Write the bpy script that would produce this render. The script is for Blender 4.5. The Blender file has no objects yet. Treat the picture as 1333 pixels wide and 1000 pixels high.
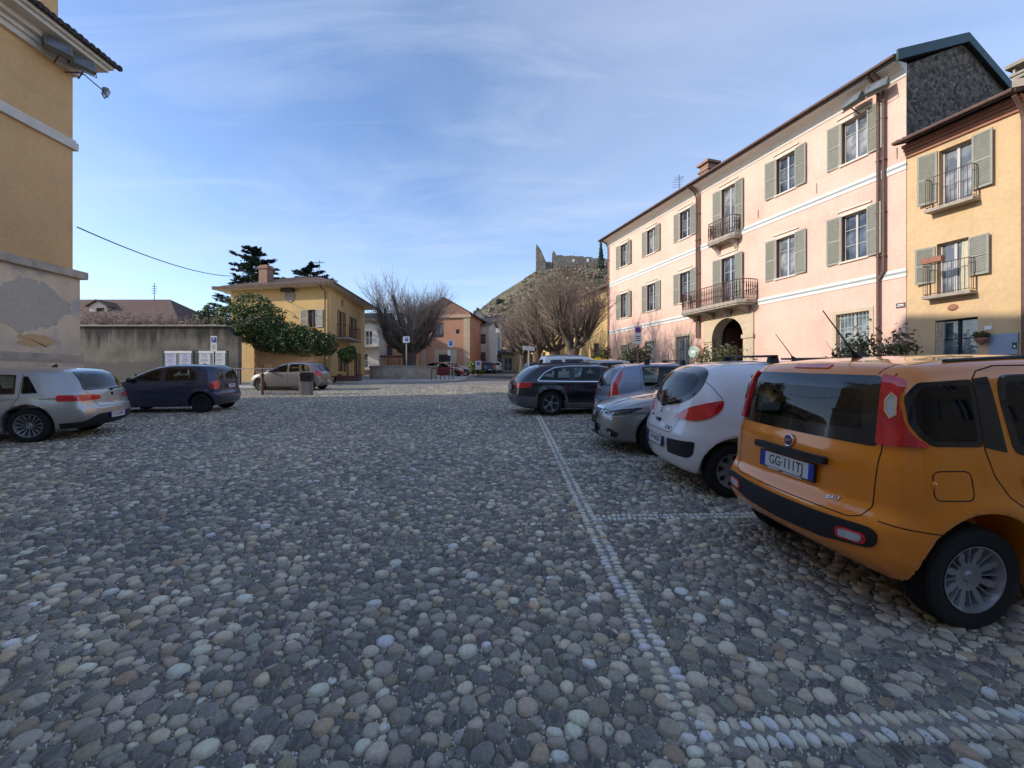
import bpy, bmesh, math, random
import numpy as np
from mathutils import Vector, Matrix, Euler
from mathutils.bvhtree import BVHTree

random.seed(7)
RNG = np.random.default_rng(11)
scene = bpy.context.scene
COL = scene.collection
SLOPE = 0.043                                   # the square climbs away from the camera


def gz(x, y):
    return SLOPE * min(y, 96.0)


# ------------------------------------------------------------------ mesh collecting
class MB:
    def __init__(self):
        self.v, self.f, self.m = [], [], []

    def add(self, vs, fs, mi=0):
        b = len(self.v)
        self.v.extend([tuple(p) for p in vs])
        self.f.extend([tuple(i + b for i in f) for f in fs])
        self.m.extend([mi] * len(fs))
        return self

    def box(self, x0, x1, y0, y1, z0, z1, mi=0, M=None):
        vs = [(x0, y0, z0), (x1, y0, z0), (x1, y1, z0), (x0, y1, z0),
              (x0, y0, z1), (x1, y0, z1), (x1, y1, z1), (x0, y1, z1)]
        if M is not None:
            vs = [M @ Vector(p) for p in vs]
        return self.add(vs, [(3, 2, 1, 0), (4, 5, 6, 7), (0, 1, 5, 4), (1, 2, 6, 5), (2, 3, 7, 6), (3, 0, 4, 7)], mi)

    def quad(self, a, b, c, d, mi=0):
        return self.add([a, b, c, d], [(0, 1, 2, 3)], mi)

    def poly(self, pts, mi=0):
        return self.add(pts, [tuple(range(len(pts)))], mi)

    def prism(self, pts, axis, a, b, mi=0):
        """2D outline pushed along an axis (0 x: pts are (y,z); 1 y: pts are (x,z); 2 z: pts are (x,y))"""
        n = len(pts)

        def mk(p, t):
            return (t, p[0], p[1]) if axis == 0 else (p[0], t, p[1]) if axis == 1 else (p[0], p[1], t)
        vs = [mk(p, a) for p in pts] + [mk(p, b) for p in pts]
        fs = [tuple(range(n - 1, -1, -1)), tuple(range(n, 2 * n))]
        fs += [(i, (i + 1) % n, n + (i + 1) % n, n + i) for i in range(n)]
        return self.add(vs, fs, mi)

    def tube(self, pts, r, n=6, mi=0, caps=True):
        pts = [Vector(p) for p in pts]
        k = len(pts)
        rs = r if isinstance(r, (list, tuple)) else [r] * k
        vs = []
        up = None
        for i, p in enumerate(pts):
            d = (pts[min(i + 1, k - 1)] - pts[max(i - 1, 0)])
            if d.length < 1e-9:
                d = Vector((0, 0, 1))
            d.normalize()
            if up is None or abs(up.dot(d)) > .95:
                up = Vector((0, 0, 1)) if abs(d.z) < .9 else Vector((1, 0, 0))
            a = d.cross(up).normalized()
            b = a.cross(d).normalized()
            up = b
            for j in range(n):
                t = 2 * math.pi * j / n
                vs.append(p + (a * math.cos(t) + b * math.sin(t)) * rs[i])
        fs = []
        for i in range(k - 1):
            for j in range(n):
                j2 = (j + 1) % n
                fs.append((i * n + j, i * n + j2, (i + 1) * n + j2, (i + 1) * n + j))
        if caps:
            fs.append(tuple(range(n - 1, -1, -1)))
            fs.append(tuple((k - 1) * n + j for j in range(n)))
        return self.add(vs, fs, mi)

    def lathe(self, prof, n=24, M=None, mi=0, close=False):
        """profile of (radius, height) spun about z"""
        vs, fs = [], []
        k = len(prof)
        for r, h in prof:
            for j in range(n):
                t = 2 * math.pi * j / n
                p = Vector((r * math.cos(t), r * math.sin(t), h))
                vs.append(M @ p if M is not None else p)
        for i in range(k if close else k - 1):
            i2 = (i + 1) % k
            for j in range(n):
                j2 = (j + 1) % n
                fs.append((i * n + j, i * n + j2, i2 * n + j2, i2 * n + j))
        return self.add(vs, fs, mi)

    def ball(self, c, r, seg=10, rings=6, mi=0):
        rx, ry, rz = r if isinstance(r, (tuple, list)) else (r, r, r)
        pr = [(max(math.sin(math.pi * i / rings), 1e-3), -math.cos(math.pi * i / rings)) for i in range(rings + 1)]
        M = Matrix.Translation(c) @ Matrix.Diagonal((rx, ry, rz, 1))
        return self.lathe(pr, seg, M, mi)

    def mesh(self, name, mats, smooth=False, angle=None):
        me = bpy.data.meshes.new(name)
        me.from_pydata(self.v, [], self.f)
        for m in (mats if isinstance(mats, (list, tuple)) else [mats]):
            me.materials.append(m)
        if any(self.m):
            me.polygons.foreach_set('material_index', self.m)
        if smooth or angle:
            me.polygons.foreach_set('use_smooth', [True] * len(me.polygons))
            if angle:
                me.set_sharp_from_angle(angle=math.radians(angle))
        me.update()
        return me


def link(name, me, parent=None, loc=(0, 0, 0), rot=None):
    o = bpy.data.objects.new(name, me)
    COL.objects.link(o)
    o.location = loc
    if rot is not None:
        o.rotation_euler = rot if isinstance(rot, (tuple, list, Euler)) else (0, 0, rot)
    if parent is not None:
        o.parent = parent
    return o


def part(name, mb, mats, parent, loc=(0, 0, 0), rot=None, smooth=False, angle=None, label=None):
    me = mb if isinstance(mb, bpy.types.Mesh) else mb.mesh(name, mats, smooth, angle)
    o = link(name, me, parent, loc, rot)
    if label:
        o['label'] = label
    return o


def tag(o, label, cat, group=None):
    o['label'] = label
    o['category'] = cat
    if group:
        o['group'] = group
    return o


def thing(name, label, cat, loc=(0, 0, 0), rot=0.0, group=None):
    return tag(link(name, None, None, loc, rot), label, cat, group)


def struct(name, me, kind='structure'):
    o = link(name, me)
    o['kind'] = kind
    return o


def dup(root, loc, rot=None, label=None, scale=None):
    r = root.copy()
    COL.objects.link(r)
    r.location = loc
    if rot is not None:
        r.rotation_euler = (0, 0, rot)
    if label:
        r['label'] = label
    if scale:
        r.scale = (scale, scale, scale)

    def rec(src, dst):
        for ch in list(src.children):
            c = ch.copy()
            COL.objects.link(c)
            c.parent = dst
            rec(ch, c)
    rec(root, r)
    return r


def text_mesh(body, size, mat, extrude=0.001, align='CENTER', sx=1.0):
    cu = bpy.data.curves.new('lettering', 'FONT')
    cu.body = body
    cu.size = size
    cu.extrude = extrude
    cu.align_x = align
    cu.align_y = 'CENTER'
    cu.resolution_u = 3
    tmp = bpy.data.objects.new('lettering', cu)
    COL.objects.link(tmp)
    bpy.context.view_layer.update()
    dg = bpy.context.evaluated_depsgraph_get()
    me = bpy.data.meshes.new_from_object(tmp.evaluated_get(dg))
    bpy.data.objects.remove(tmp)
    bpy.data.curves.remove(cu)
    if sx != 1.0:
        for v in me.vertices:
            v.co.x *= sx
    me.materials.clear()
    me.materials.append(mat)
    return me


# ------------------------------------------------------------------ materials
def srgb(h):
    h = h.lstrip('#')
    c = [int(h[i:i + 2], 16) / 255 for i in (0, 2, 4)]
    return tuple(x / 12.92 if x <= .04045 else ((x + .055) / 1.055) ** 2.4 for x in c)


def new_mat(name):
    m = bpy.data.materials.new(name)
    m.use_nodes = True
    nt = m.node_tree
    b = nt.nodes['Principled BSDF']
    return m, nt, b


def N(nt, kind, **kw):
    n = nt.nodes.new(kind)
    for k, v in kw.items():
        if k in n.inputs:
            n.inputs[k].default_value = v
        else:
            setattr(n, k, v)
    return n


def ramp(nt, src, stops, interp='LINEAR'):
    r = nt.nodes.new('ShaderNodeValToRGB')
    r.color_ramp.interpolation = interp
    el = r.color_ramp.elements
    while len(el) < len(stops):
        el.new(0.5)
    for e, (p, c) in zip(el, stops):
        e.position = p
        e.color = (c[0], c[1], c[2], 1) if not isinstance(c, (int, float)) else (c, c, c, 1)
    nt.links.new(src, r.inputs['Fac'])
    return r


def mixc(nt, fac, a, b, mode='MIX'):
    n = nt.nodes.new('ShaderNodeMix')
    n.data_type = 'RGBA'
    n.blend_type = mode
    for k, v in ((0, fac), (6, a), (7, b)):
        sock = n.inputs[k]
        if hasattr(v, 'is_linked'):
            nt.links.new(v, sock)
        elif isinstance(v, (int, float)):
            sock.default_value = v if k == 0 else (v, v, v, 1)
        else:
            sock.default_value = (v[0], v[1], v[2], 1)
    return n.outputs[2]


def coords(nt, kind='Object', scale=(1, 1, 1)):
    t = nt.nodes.new('ShaderNodeTexCoord')
    mp = nt.nodes.new('ShaderNodeMapping')
    mp.inputs['Scale'].default_value = scale
    nt.links.new(t.outputs[kind], mp.inputs['Vector'])
    return mp.outputs['Vector']


def noise(nt, vec, scale, detail=5.0, rough=.6):
    n = N(nt, 'ShaderNodeTexNoise', Scale=scale, Detail=detail, Roughness=rough)
    nt.links.new(vec, n.inputs['Vector'])
    return n.outputs['Fac']


def bump(nt, b, h, strength=.3, dist=.01):
    n = N(nt, 'ShaderNodeBump', Strength=strength, Distance=dist)
    nt.links.new(h, n.inputs['Height'])
    nt.links.new(n.outputs['Normal'], b.inputs['Normal'])


def simple(name, col, rough=.6, metal=0.0, var=.12, scale=6.0, bmp=0.0, coat=0.0, spec=.5):
    m, nt, b = new_mat(name)
    v = coords(nt)
    f = noise(nt, v, scale)
    lo = tuple(c * (1 - var) for c in col)
    hi = tuple(min(1, c * (1 + var)) for c in col)
    r = ramp(nt, f, [(.3, lo), (.7, hi)])
    nt.links.new(r.outputs['Color'], b.inputs['Base Color'])
    b.inputs['Roughness'].default_value = rough
    b.inputs['Metallic'].default_value = metal
    b.inputs['Coat Weight'].default_value = coat
    b.inputs['Specular IOR Level'].default_value = spec
    if bmp:
        bump(nt, b, noise(nt, v, scale * 6), bmp, .01)
    return m


def plaster(name, col, dirt=(.2, .17, .13), dirt_amt=.35, patch=None, zlow=0.0, zfade=3.0, streak=.25, bmp=.15):
    """lime plaster: cloudy patches, damp near the base, faint runs down the wall"""
    m, nt, b = new_mat(name)
    v = coords(nt)
    big = noise(nt, v, .55, 6, .62)
    fine = noise(nt, v, 9, 4, .6)
    c1 = ramp(nt, big, [(.28, tuple(x * .84 for x in col)), (.5, col), (.75, tuple(min(1, x * 1.10) for x in col))]).outputs['Color']
    c1 = mixc(nt, .10, c1, ramp(nt, fine, [(.3, (.1, .1, .1)), (.7, (1, 1, 1))]).outputs['Color'], 'OVERLAY')
    vs = coords(nt, 'Object', (2.2, 2.2, .12))
    st = noise(nt, vs, 1.3, 5, .65)
    sf = ramp(nt, st, [(.52, 0), (.78, streak)]).outputs['Color']
    c1 = mixc(nt, sf, c1, dirt)
    if patch is not None:
        pf = ramp(nt, noise(nt, v, .9, 4, .5), [(.56, 0), (.66, .75)]).outputs['Color']
        c1 = mixc(nt, pf, c1, patch)
    sep = nt.nodes.new('ShaderNodeSeparateXYZ')
    tc = nt.nodes.new('ShaderNodeTexCoord')
    nt.links.new(tc.outputs['Object'], sep.inputs[0])
    mr = N(nt, 'ShaderNodeMapRange')
    mr.inputs['From Min'].default_value = zlow
    mr.inputs['From Max'].default_value = zlow + zfade
    mr.inputs['To Min'].default_value = 1
    mr.inputs['To Max'].default_value = 0
    nt.links.new(sep.outputs['Z'], mr.inputs['Value'])
    mu = N(nt, 'ShaderNodeMath', operation='MULTIPLY')
    nt.links.new(mr.outputs[0], mu.inputs[0])
    nt.links.new(ramp(nt, noise(nt, v, 1.6, 6, .7), [(.35, 0), (.7, dirt_amt * 2)]).outputs['Color'], mu.inputs[1])
    c1 = mixc(nt, mu.outputs[0], c1, dirt)
    nt.links.new(c1, b.inputs['Base Color'])
    b.inputs['Roughness'].default_value = .9
    b.inputs['Specular IOR Level'].default_value = .2
    bump(nt, b, noise(nt, v, 22, 6, .7), bmp, .02)
    return m


def glass_pane(name, tint=(.03, .035, .04), curtain=None):
    """window of a house: dark room behind a reflecting pane"""
    m, nt, b = new_mat(name)
    v = coords(nt)
    f = noise(nt, v, 1.1, 3)
    hi = curtain or tuple(c * 2.2 for c in tint)
    r = ramp(nt, f, [(.42, tint), (.62, hi)])
    nt.links.new(r.outputs['Color'], b.inputs['Base Color'])
    b.inputs['Roughness'].default_value = .04
    b.inputs['Specular IOR Level'].default_value = .8
    w = noise(nt, v, 2.3, 2)
    bump(nt, b, w, .05, .03)
    return m


def brickish(name, c1, c2, mortar, scale=8.0, rough=.9):
    m, nt, b = new_mat(name)
    v = coords(nt)
    br = N(nt, 'ShaderNodeTexBrick', Scale=scale)
    rot = nt.nodes.new('ShaderNodeMapping')
    rot.inputs['Rotation'].default_value = (math.pi / 2, 0, 0)
    nt.links.new(v, rot.inputs['Vector'])
    nt.links.new(rot.outputs[0], br.inputs['Vector'])
    br.inputs['Color1'].default_value = (*c1, 1)
    br.inputs['Color2'].default_value = (*c2, 1)
    br.inputs['Mortar'].default_value = (*mortar, 1)
    br.inputs['Mortar Size'].default_value = .012
    cc = mixc(nt, .35, br.outputs['Color'], ramp(nt, noise(nt, v, 4), [(.3, (.2, .2, .2)), (.7, (.8, .8, .8))]).outputs['Color'], 'OVERLAY')
    nt.links.new(cc, b.inputs['Base Color'])
    b.inputs['Roughness'].default_value = rough
    bump(nt, b, noise(nt, v, 30), .3, .02)
    return m


def rubble(name, dark, light, scale=3.0, mortar=(.12, .11, .1)):
    """rough stone masonry"""
    m, nt, b = new_mat(name)
    v = coords(nt)
    vo = N(nt, 'ShaderNodeTexVoronoi', Scale=scale)
    nt.links.new(v, vo.inputs['Vector'])
    ve = N(nt, 'ShaderNodeTexVoronoi', Scale=scale, feature='DISTANCE_TO_EDGE')
    nt.links.new(v, ve.inputs['Vector'])
    c = ramp(nt, vo.outputs['Color'], [(.1, dark), (.9, light)]).outputs['Color']
    c = mixc(nt, .5, c, ramp(nt, noise(nt, v, scale * 3), [(.3, (.25, .25, .25)), (.7, (.75, .75, .75))]).outputs['Color'], 'OVERLAY')
    e = ramp(nt, ve.outputs['Distance'], [(.0, 1), (.08, 0)]).outputs['Color']
    c = mixc(nt, e, c, mortar)
    nt.links.new(c, b.inputs['Base Color'])
    b.inputs['Roughness'].default_value = .95
    bump(nt, b, ve.outputs['Distance'], .6, .1)
    return m


def tiles(name, c1, c2, pitch=.2, axis='X'):
    """rows of clay roof tiles running down the slope"""
    m, nt, b = new_mat(name)
    v = coords(nt)
    w = N(nt, 'ShaderNodeTexWave', Scale=1.0 / pitch / 2 * math.pi / math.pi, Distortion=.4, bands_direction=axis)
    nt.links.new(v, w.inputs['Vector'])
    c = ramp(nt, noise(nt, v, 2.5, 6, .7), [(.3, c1), (.7, c2)]).outputs['Color']
    c = mixc(nt, ramp(nt, w.outputs['Fac'], [(0, .6), (.4, 0)]).outputs['Color'], c, tuple(x * .3 for x in c1))
    sp = noise(nt, v, 11, 3)
    c = mixc(nt, ramp(nt, sp, [(.55, 0), (.7, .45)]).outputs['Color'], c, (.20, .18, .14))
    nt.links.new(c, b.inputs['Base Color'])
    b.inputs['Roughness'].default_value = .9
    bump(nt, b, w.outputs['Fac'], .8, .05)
    return m


def paint(name, col, metal=.0, rough=.38, flake=0.0):
    """car paint, with the dark lining seen on the inner side of the shell, and dust low down"""
    m, nt, b = new_mat(name)
    v = coords(nt)
    g = nt.nodes.new('ShaderNodeNewGeometry')
    f = noise(nt, v, 3.0, 6, .7)
    dusty = mixc(nt, ramp(nt, f, [(.35, 0), (.8, .05)]).outputs['Color'], col, (.22, .20, .17))
    sep = nt.nodes.new('ShaderNodeSeparateXYZ')
    nt.links.new(nt.nodes.new('ShaderNodeTexCoord').outputs['Object'], sep.inputs[0])
    low = ramp(nt, sep.outputs['Z'], [(.12, .35), (.5, 0)]).outputs['Color']
    mu = mixc(nt, 1.0, low, ramp(nt, noise(nt, v, 7, 6, .7), [(.3, .2), (.7, 1.0)]).outputs['Color'], 'MULTIPLY')
    dusty = mixc(nt, mu, dusty, (.16, .14, .12))
    c = mixc(nt, g.outputs['Backfacing'], dusty, (.012, .012, .013))
    nt.links.new(c, b.inputs['Base Color'])
    b.inputs['Metallic'].default_value = metal
    b.inputs['Roughness'].default_value = rough
    b.inputs['Coat Weight'].default_value = 1.0
    b.inputs['Coat Roughness'].default_value = .02
    if flake:
        bump(nt, b, noise(nt, v, 900, 1), flake, .001)
    return m


def car_glass(name, tint=(.35, .42, .40), dens=.0):
    m, nt, b = new_mat(name)
    out = nt.nodes['Material Output']
    tr = N(nt, 'ShaderNodeBsdfTransparent', Color=(*tint, 1))
    gl = N(nt, 'ShaderNodeBsdfGlossy', Color=(1, 1, 1, 1), Roughness=.015)
    fr = N(nt, 'ShaderNodeFresnel', IOR=1.5)
    dust = N(nt, 'ShaderNodeBsdfDiffuse', Color=(.25, .25, .24, 1))
    mx = nt.nodes.new('ShaderNodeMixShader')
    nt.links.new(fr.outputs[0], mx.inputs[0])
    nt.links.new(tr.outputs[0], mx.inputs[1])
    nt.links.new(gl.outputs[0], mx.inputs[2])
    m2 = nt.nodes.new('ShaderNodeMixShader')
    v = coords(nt)
    nt.links.new(ramp(nt, noise(nt, v, 5), [(.3, .0), (.8, .02)]).outputs['Color'], m2.inputs[0])
    nt.links.new(mx.outputs[0], m2.inputs[1])
    nt.links.new(dust.outputs[0], m2.inputs[2])
    nt.links.new(m2.outputs[0], out.inputs['Surface'])
    return m


def lamp_glass(name, col, rough=.12):
    m, nt, b = new_mat(name)
    v = coords(nt)
    w = N(nt, 'ShaderNodeTexWave', Scale=14.0, bands_direction='Z', Distortion=.5)
    nt.links.new(v, w.inputs['Vector'])
    big = noise(nt, v, 9, 2)
    c = mixc(nt, w.outputs['Fac'], tuple(x * .8 for x in col), col)
    c = mixc(nt, ramp(nt, big, [(.4, 0), (.65, .6)]).outputs['Color'], c, tuple(min(1, x * 1.8 + .01) for x in col))
    nt.links.new(c, b.inputs['Base Color'])
    b.inputs['Roughness'].default_value = rough
    b.inputs['Coat Weight'].default_value = 1.0
    b.inputs['Coat Roughness'].default_value = .03
    return m


MT = {}
MT['black_trim'] = simple('black_trim_plastic', (.011, .011, .0125), .5, var=.3)
MT['rubber'] = simple('tyre_rubber', (.0085, .0085, .009), .8, var=.35, scale=20, bmp=.2)
MT['gap'] = simple('panel_gap_shadow', (.006, .006, .006), .9)
MT['frit'] = simple('glass_border', (.008, .008, .009), .12, coat=.6)
MT['glass'] = car_glass('tinted_car_glass', (.50, .58, .55))
MT['dark_glass'] = car_glass('privacy_car_glass', (.18, .22, .22))
MT['headlight'] = simple('dark_headlight_housing', (.10, .105, .11), .12, metal=.6, var=.7, scale=14, coat=1.0)
MT['seat'] = simple('seat_fabric', (.035, .035, .04), .9, var=.4, scale=30)
MT['seat_light'] = simple('pale_seat_fabric', (.30, .28, .26), .9, var=.3, scale=20)
MT['red_lens'] = lamp_glass('red_lamp_lens', (.62, .006, .012), .08)
MT['clear_lens'] = lamp_glass('clear_lamp_lens', (.42, .42, .42))
MT['orange_lens'] = lamp_glass('amber_lamp_lens', (.55, .16, .01))
MT['chrome'] = simple('chrome_trim', (.75, .76, .78), .12, metal=1.0, var=.05)
MT['alloy'] = simple('alloy_wheel_paint', (.30, .31, .33), .38, metal=.75, var=.2, coat=.2)
MT['hubcap'] = simple('wheel_cover_paint', (.34, .345, .36), .34, metal=.6, var=.25)
MT['dark_metal'] = simple('dark_metal', (.02, .02, .022), .6, metal=.4)
MT['plate_white'] = simple('number_plate_white', (.72, .73, .72), .4, var=.06)
MT['plate_blue'] = simple('number_plate_blue', (.01, .05, .45), .4, var=.05)
MT['ink'] = simple('black_ink', (.01, .01, .012), .5)
MT['white_ink'] = simple('white_ink', (.8, .8, .8), .5, var=.03)
MT['steel'] = simple('galvanised_steel', (.38, .39, .40), .5, metal=.5, var=.2)
MT['sign_white'] = simple('sign_white', (.75, .76, .76), .4, var=.05)
MT['sign_blue'] = simple('sign_blue', (.012, .06, .40), .4, var=.05)
MT['sign_red'] = simple('sign_red', (.50, .012, .02), .4, var=.05)
# ================================================================== CARS
def curve(pts, sig=.05):
    xs = np.array([p[0] for p in pts], float)
    ys = np.array([p[1] for p in pts], float)
    g = np.linspace(xs[0] - .5, xs[-1] + .5, 3000)
    h = g[1] - g[0]
    y = np.interp(g, xs, ys)
    # keep the end slopes going so smoothing does not flatten them
    y = np.where(g < xs[0], ys[0] + (g - xs[0]) * (ys[1] - ys[0]) / (xs[1] - xs[0]), y)
    y = np.where(g > xs[-1], ys[-1] + (g - xs[-1]) * (ys[-1] - ys[-2]) / (xs[-1] - xs[-2]), y)
    k = int(3 * sig / h) + 1
    w = np.exp(-.5 * (np.arange(-k, k + 1) * h / sig) ** 2)
    y = np.convolve(np.pad(y, k, mode='edge'), w / w.sum(), 'valid')
    d = np.gradient(y, g)
    return (lambda x: np.interp(x, g, y)), (lambda x: np.interp(x, g, d))


def smax(a, b, k):
    return np.maximum(a, b) + np.maximum(k - np.abs(a - b), 0) ** 2 / (4 * k)


def car_field(S):
    top, dtop = curve(S['top'], S.get('sig_top', .09))
    rear, drear = curve(S['rear'], S.get('sig_rear', .035))
    front, dfront = curve(S['front'], .04)
    sect, dsect = curve(S['sect'], S.get('sig_sect', .05))
    plan, dplan = curve(S['plan'], .15)
    bot, _ = curve(S.get('bot', [(0, .26), (.4, .2), (S['L'] - .4, .19), (S['L'], .24)]), .1)
    W2 = S['W'] / 2
    R = S['wr'] + S.get('arch', .055)
    wx = (S['ro'], S['ro'] + S['wb'])
    wz = S['wr'] + .015
    ct, cr, cf = S.get('ct', .09), S.get('cr', .16), S.get('cf', .3)
    kt, kr, kf, kb = S.get('kt', .11), S.get('kr', .13), S.get('kf', .16), S.get('kb', .07)
    flare = S.get('flare', .018)
    crease = S.get('crease')

    def F(x, y, z):
        ay = np.abs(y)
        rf = np.hypot(x - wx[0], z - wz)
        rg = np.hypot(x - wx[1], z - wz)
        yh = W2 * sect(z) - plan(x)
        yh = yh + flare * (np.exp(-((rf - R) / .09) ** 2) + np.exp(-((rg - R) / .09) ** 2))
        if crease:                                  # a pressed line along the flank
            zc, amp = crease
            q = (z - zc - .03 * (x - S['L'] / 2) / S['L']) / .05
            yh = yh - amp * np.where(q < 0, np.exp(-(q / 2.5) ** 2), np.exp(-(q * 2) ** 2))
        ds = (ay - yh) / np.sqrt(1 + (W2 * dsect(z)) ** 2)
        dt = (z - top(x) + ct * ay ** 2) / np.sqrt(1 + dtop(x) ** 2)
        dr = (rear(z) + cr * ay ** 2 + S.get('cr4', .0) * ay ** 6 - x) / np.sqrt(1 + drear(z) ** 2)
        df = (x - front(z) + cf * ay ** 2) / np.sqrt(1 + dfront(z) ** 2)
        f = smax(ds, dt, kt)
        f = smax(f, dr, kr)
        f = smax(f, df, kf)
        f = smax(f, bot(x) - z, kb)
        inn = (W2 - .30) - ay
        f = smax(f, -np.maximum(rf - R, inn), .012)
        f = smax(f, -np.maximum(rg - R, inn), .012)
        return f
    return F


def surface_nets(F, lo, hi, h):
    nx, ny, nz = [int(math.ceil((hi[i] - lo[i]) / h)) + 1 for i in range(3)]
    x = lo[0] + np.arange(nx) * h
    y = (np.arange(ny) - (ny - 1) / 2) * h
    z = lo[2] + np.arange(nz) * h
    G = F(x[:, None, None], y[None, :, None], z[None, None, :]).astype(np.float64)
    G = np.broadcast_to(G, (nx, ny, nz))
    ins = G < 0
    acc = np.zeros((nx - 1, ny - 1, nz - 1, 3))
    cnt = np.zeros((nx - 1, ny - 1, nz - 1))
    corner = {}
    for i in (0, 1):
        for j in (0, 1):
            for k in (0, 1):
                corner[i, j, k] = G[i:nx - 1 + i, j:ny - 1 + j, k:nz - 1 + k]
    for ax in range(3):
        o = [a for a in range(3) if a != ax]
        for p in (0, 1):
            for q in (0, 1):
                a = [0, 0, 0]
                a[o[0]], a[o[1]] = p, q
                b = list(a)
                b[ax] = 1
                ga, gb = corner[tuple(a)], corner[tuple(b)]
                cr = (ga < 0) != (gb < 0)
                t = np.where(cr, ga / np.where(cr, ga - gb, 1), 0)
                pos = [np.full(t.shape, float(a[i])) for i in range(3)]
                pos[ax] = t
                for i in range(3):
                    acc[..., i] += np.where(cr, pos[i], 0)
                cnt += cr
    act = cnt > 0
    idx = -np.ones(act.shape, int)
    idx[act] = np.arange(act.sum())
    I, J, K = np.nonzero(act)
    off = acc[act] / cnt[act][:, None]
    V = np.stack([x[I] + off[:, 0] * h, y[J] + off[:, 1] * h, z[K] + off[:, 2] * h], 1)
    Q = []
    for ax in range(3):
        a = ins
        sl0 = [slice(1, -1)] * 3
        sl1 = [slice(1, -1)] * 3
        sl0[ax] = slice(0, -1)
        sl1[ax] = slice(1, None)
        A, B = a[tuple(sl0)], a[tuple(sl1)]
        e = np.argwhere(A != B)
        st = A[tuple(e.T)]
        e = e.copy()
        o = [k for k in range(3) if k != ax]
        base = e.copy()
        base[:, o[0]] += 1
        base[:, o[1]] += 1                          # grid index of the edge's lower vertex
        def cell(p, q):
            c = base.copy()
            c[:, o[0]] -= p
            c[:, o[1]] -= q
            return idx[c[:, 0], c[:, 1], c[:, 2]]
        q = np.stack([cell(1, 1), cell(0, 1), cell(0, 0), cell(1, 0)], 1)
        flip = st if ax != 1 else ~st
        q[~flip] = q[~flip][:, ::-1]
        Q.append(q)
    Q = np.concatenate(Q)
    Q = Q[(Q >= 0).all(1)]
    e = h * .05
    for _ in range(4):                              # pull the vertices on to the true surface
        X, Y, Z = V.T
        f0 = F(X, Y, Z)
        g = np.stack([F(X + e, Y, Z) - f0, F(X, Y + e, Z) - f0, F(X, Y, Z + e) - f0], 1) / e
        n2 = (g ** 2).sum(1) + 1e-6
        st = -(f0 / n2)[:, None] * g
        ln = np.linalg.norm(st, axis=1, keepdims=True)
        V = V + st * np.minimum(1, .4 * h / np.maximum(ln, 1e-9))
    return V, Q


def round_poly(pts, r, n=5):
    out = []
    P = [Vector(p) for p in pts]
    k = len(P)
    for i in range(k):
        a, b, c = P[i - 1], P[i], P[(i + 1) % k]
        rr = r[i] if isinstance(r, (list, tuple)) else r
        u, v = (a - b), (c - b)
        d = min(rr, u.length * .48, v.length * .48)
        if d < 1e-4:
            out.append(tuple(b))
            continue
        s, e = b + u.normalized() * d, b + v.normalized() * d
        for j in range(n + 1):
            t = j / n
            out.append(tuple(s * (1 - t) ** 2 + b * 2 * t * (1 - t) + e * t ** 2))
    return out


def in_poly(px, py, poly):
    r = np.zeros(px.shape, bool)
    j = len(poly) - 1
    for i in range(len(poly)):
        xi, yi = poly[i]
        xj, yj = poly[j]
        c = ((yi > py) != (yj > py))
        with np.errstate(divide='ignore', invalid='ignore'):
            r ^= c & (px < (xj - xi) * (py - yi) / ((yj - yi) if yj != yi else 1e-12) + xi)
        j = i
    return r


def inset_poly(poly, t):
    """move every edge of a simple polygon inward by t"""
    P = [Vector(p) for p in poly]
    area = sum(P[i - 1].x * P[i].y - P[i].x * P[i - 1].y for i in range(len(P)))
    s = 1 if area > 0 else -1
    out = []
    for i in range(len(P)):
        a, b, c = P[i - 1], P[i], P[(i + 1) % len(P)]
        e1, e2 = (b - a), (c - b)
        if e1.length < 1e-7 or e2.length < 1e-7:
            out.append(tuple(b))
            continue
        e1.normalize()
        e2.normalize()
        n1, n2 = Vector((-e1.y, e1.x)) * s, Vector((-e2.y, e2.x)) * s
        m = n1 + n2
        m = m / max(m.length_squared / 2, .35)
        out.append(tuple(b + m * t))
    return out


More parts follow.
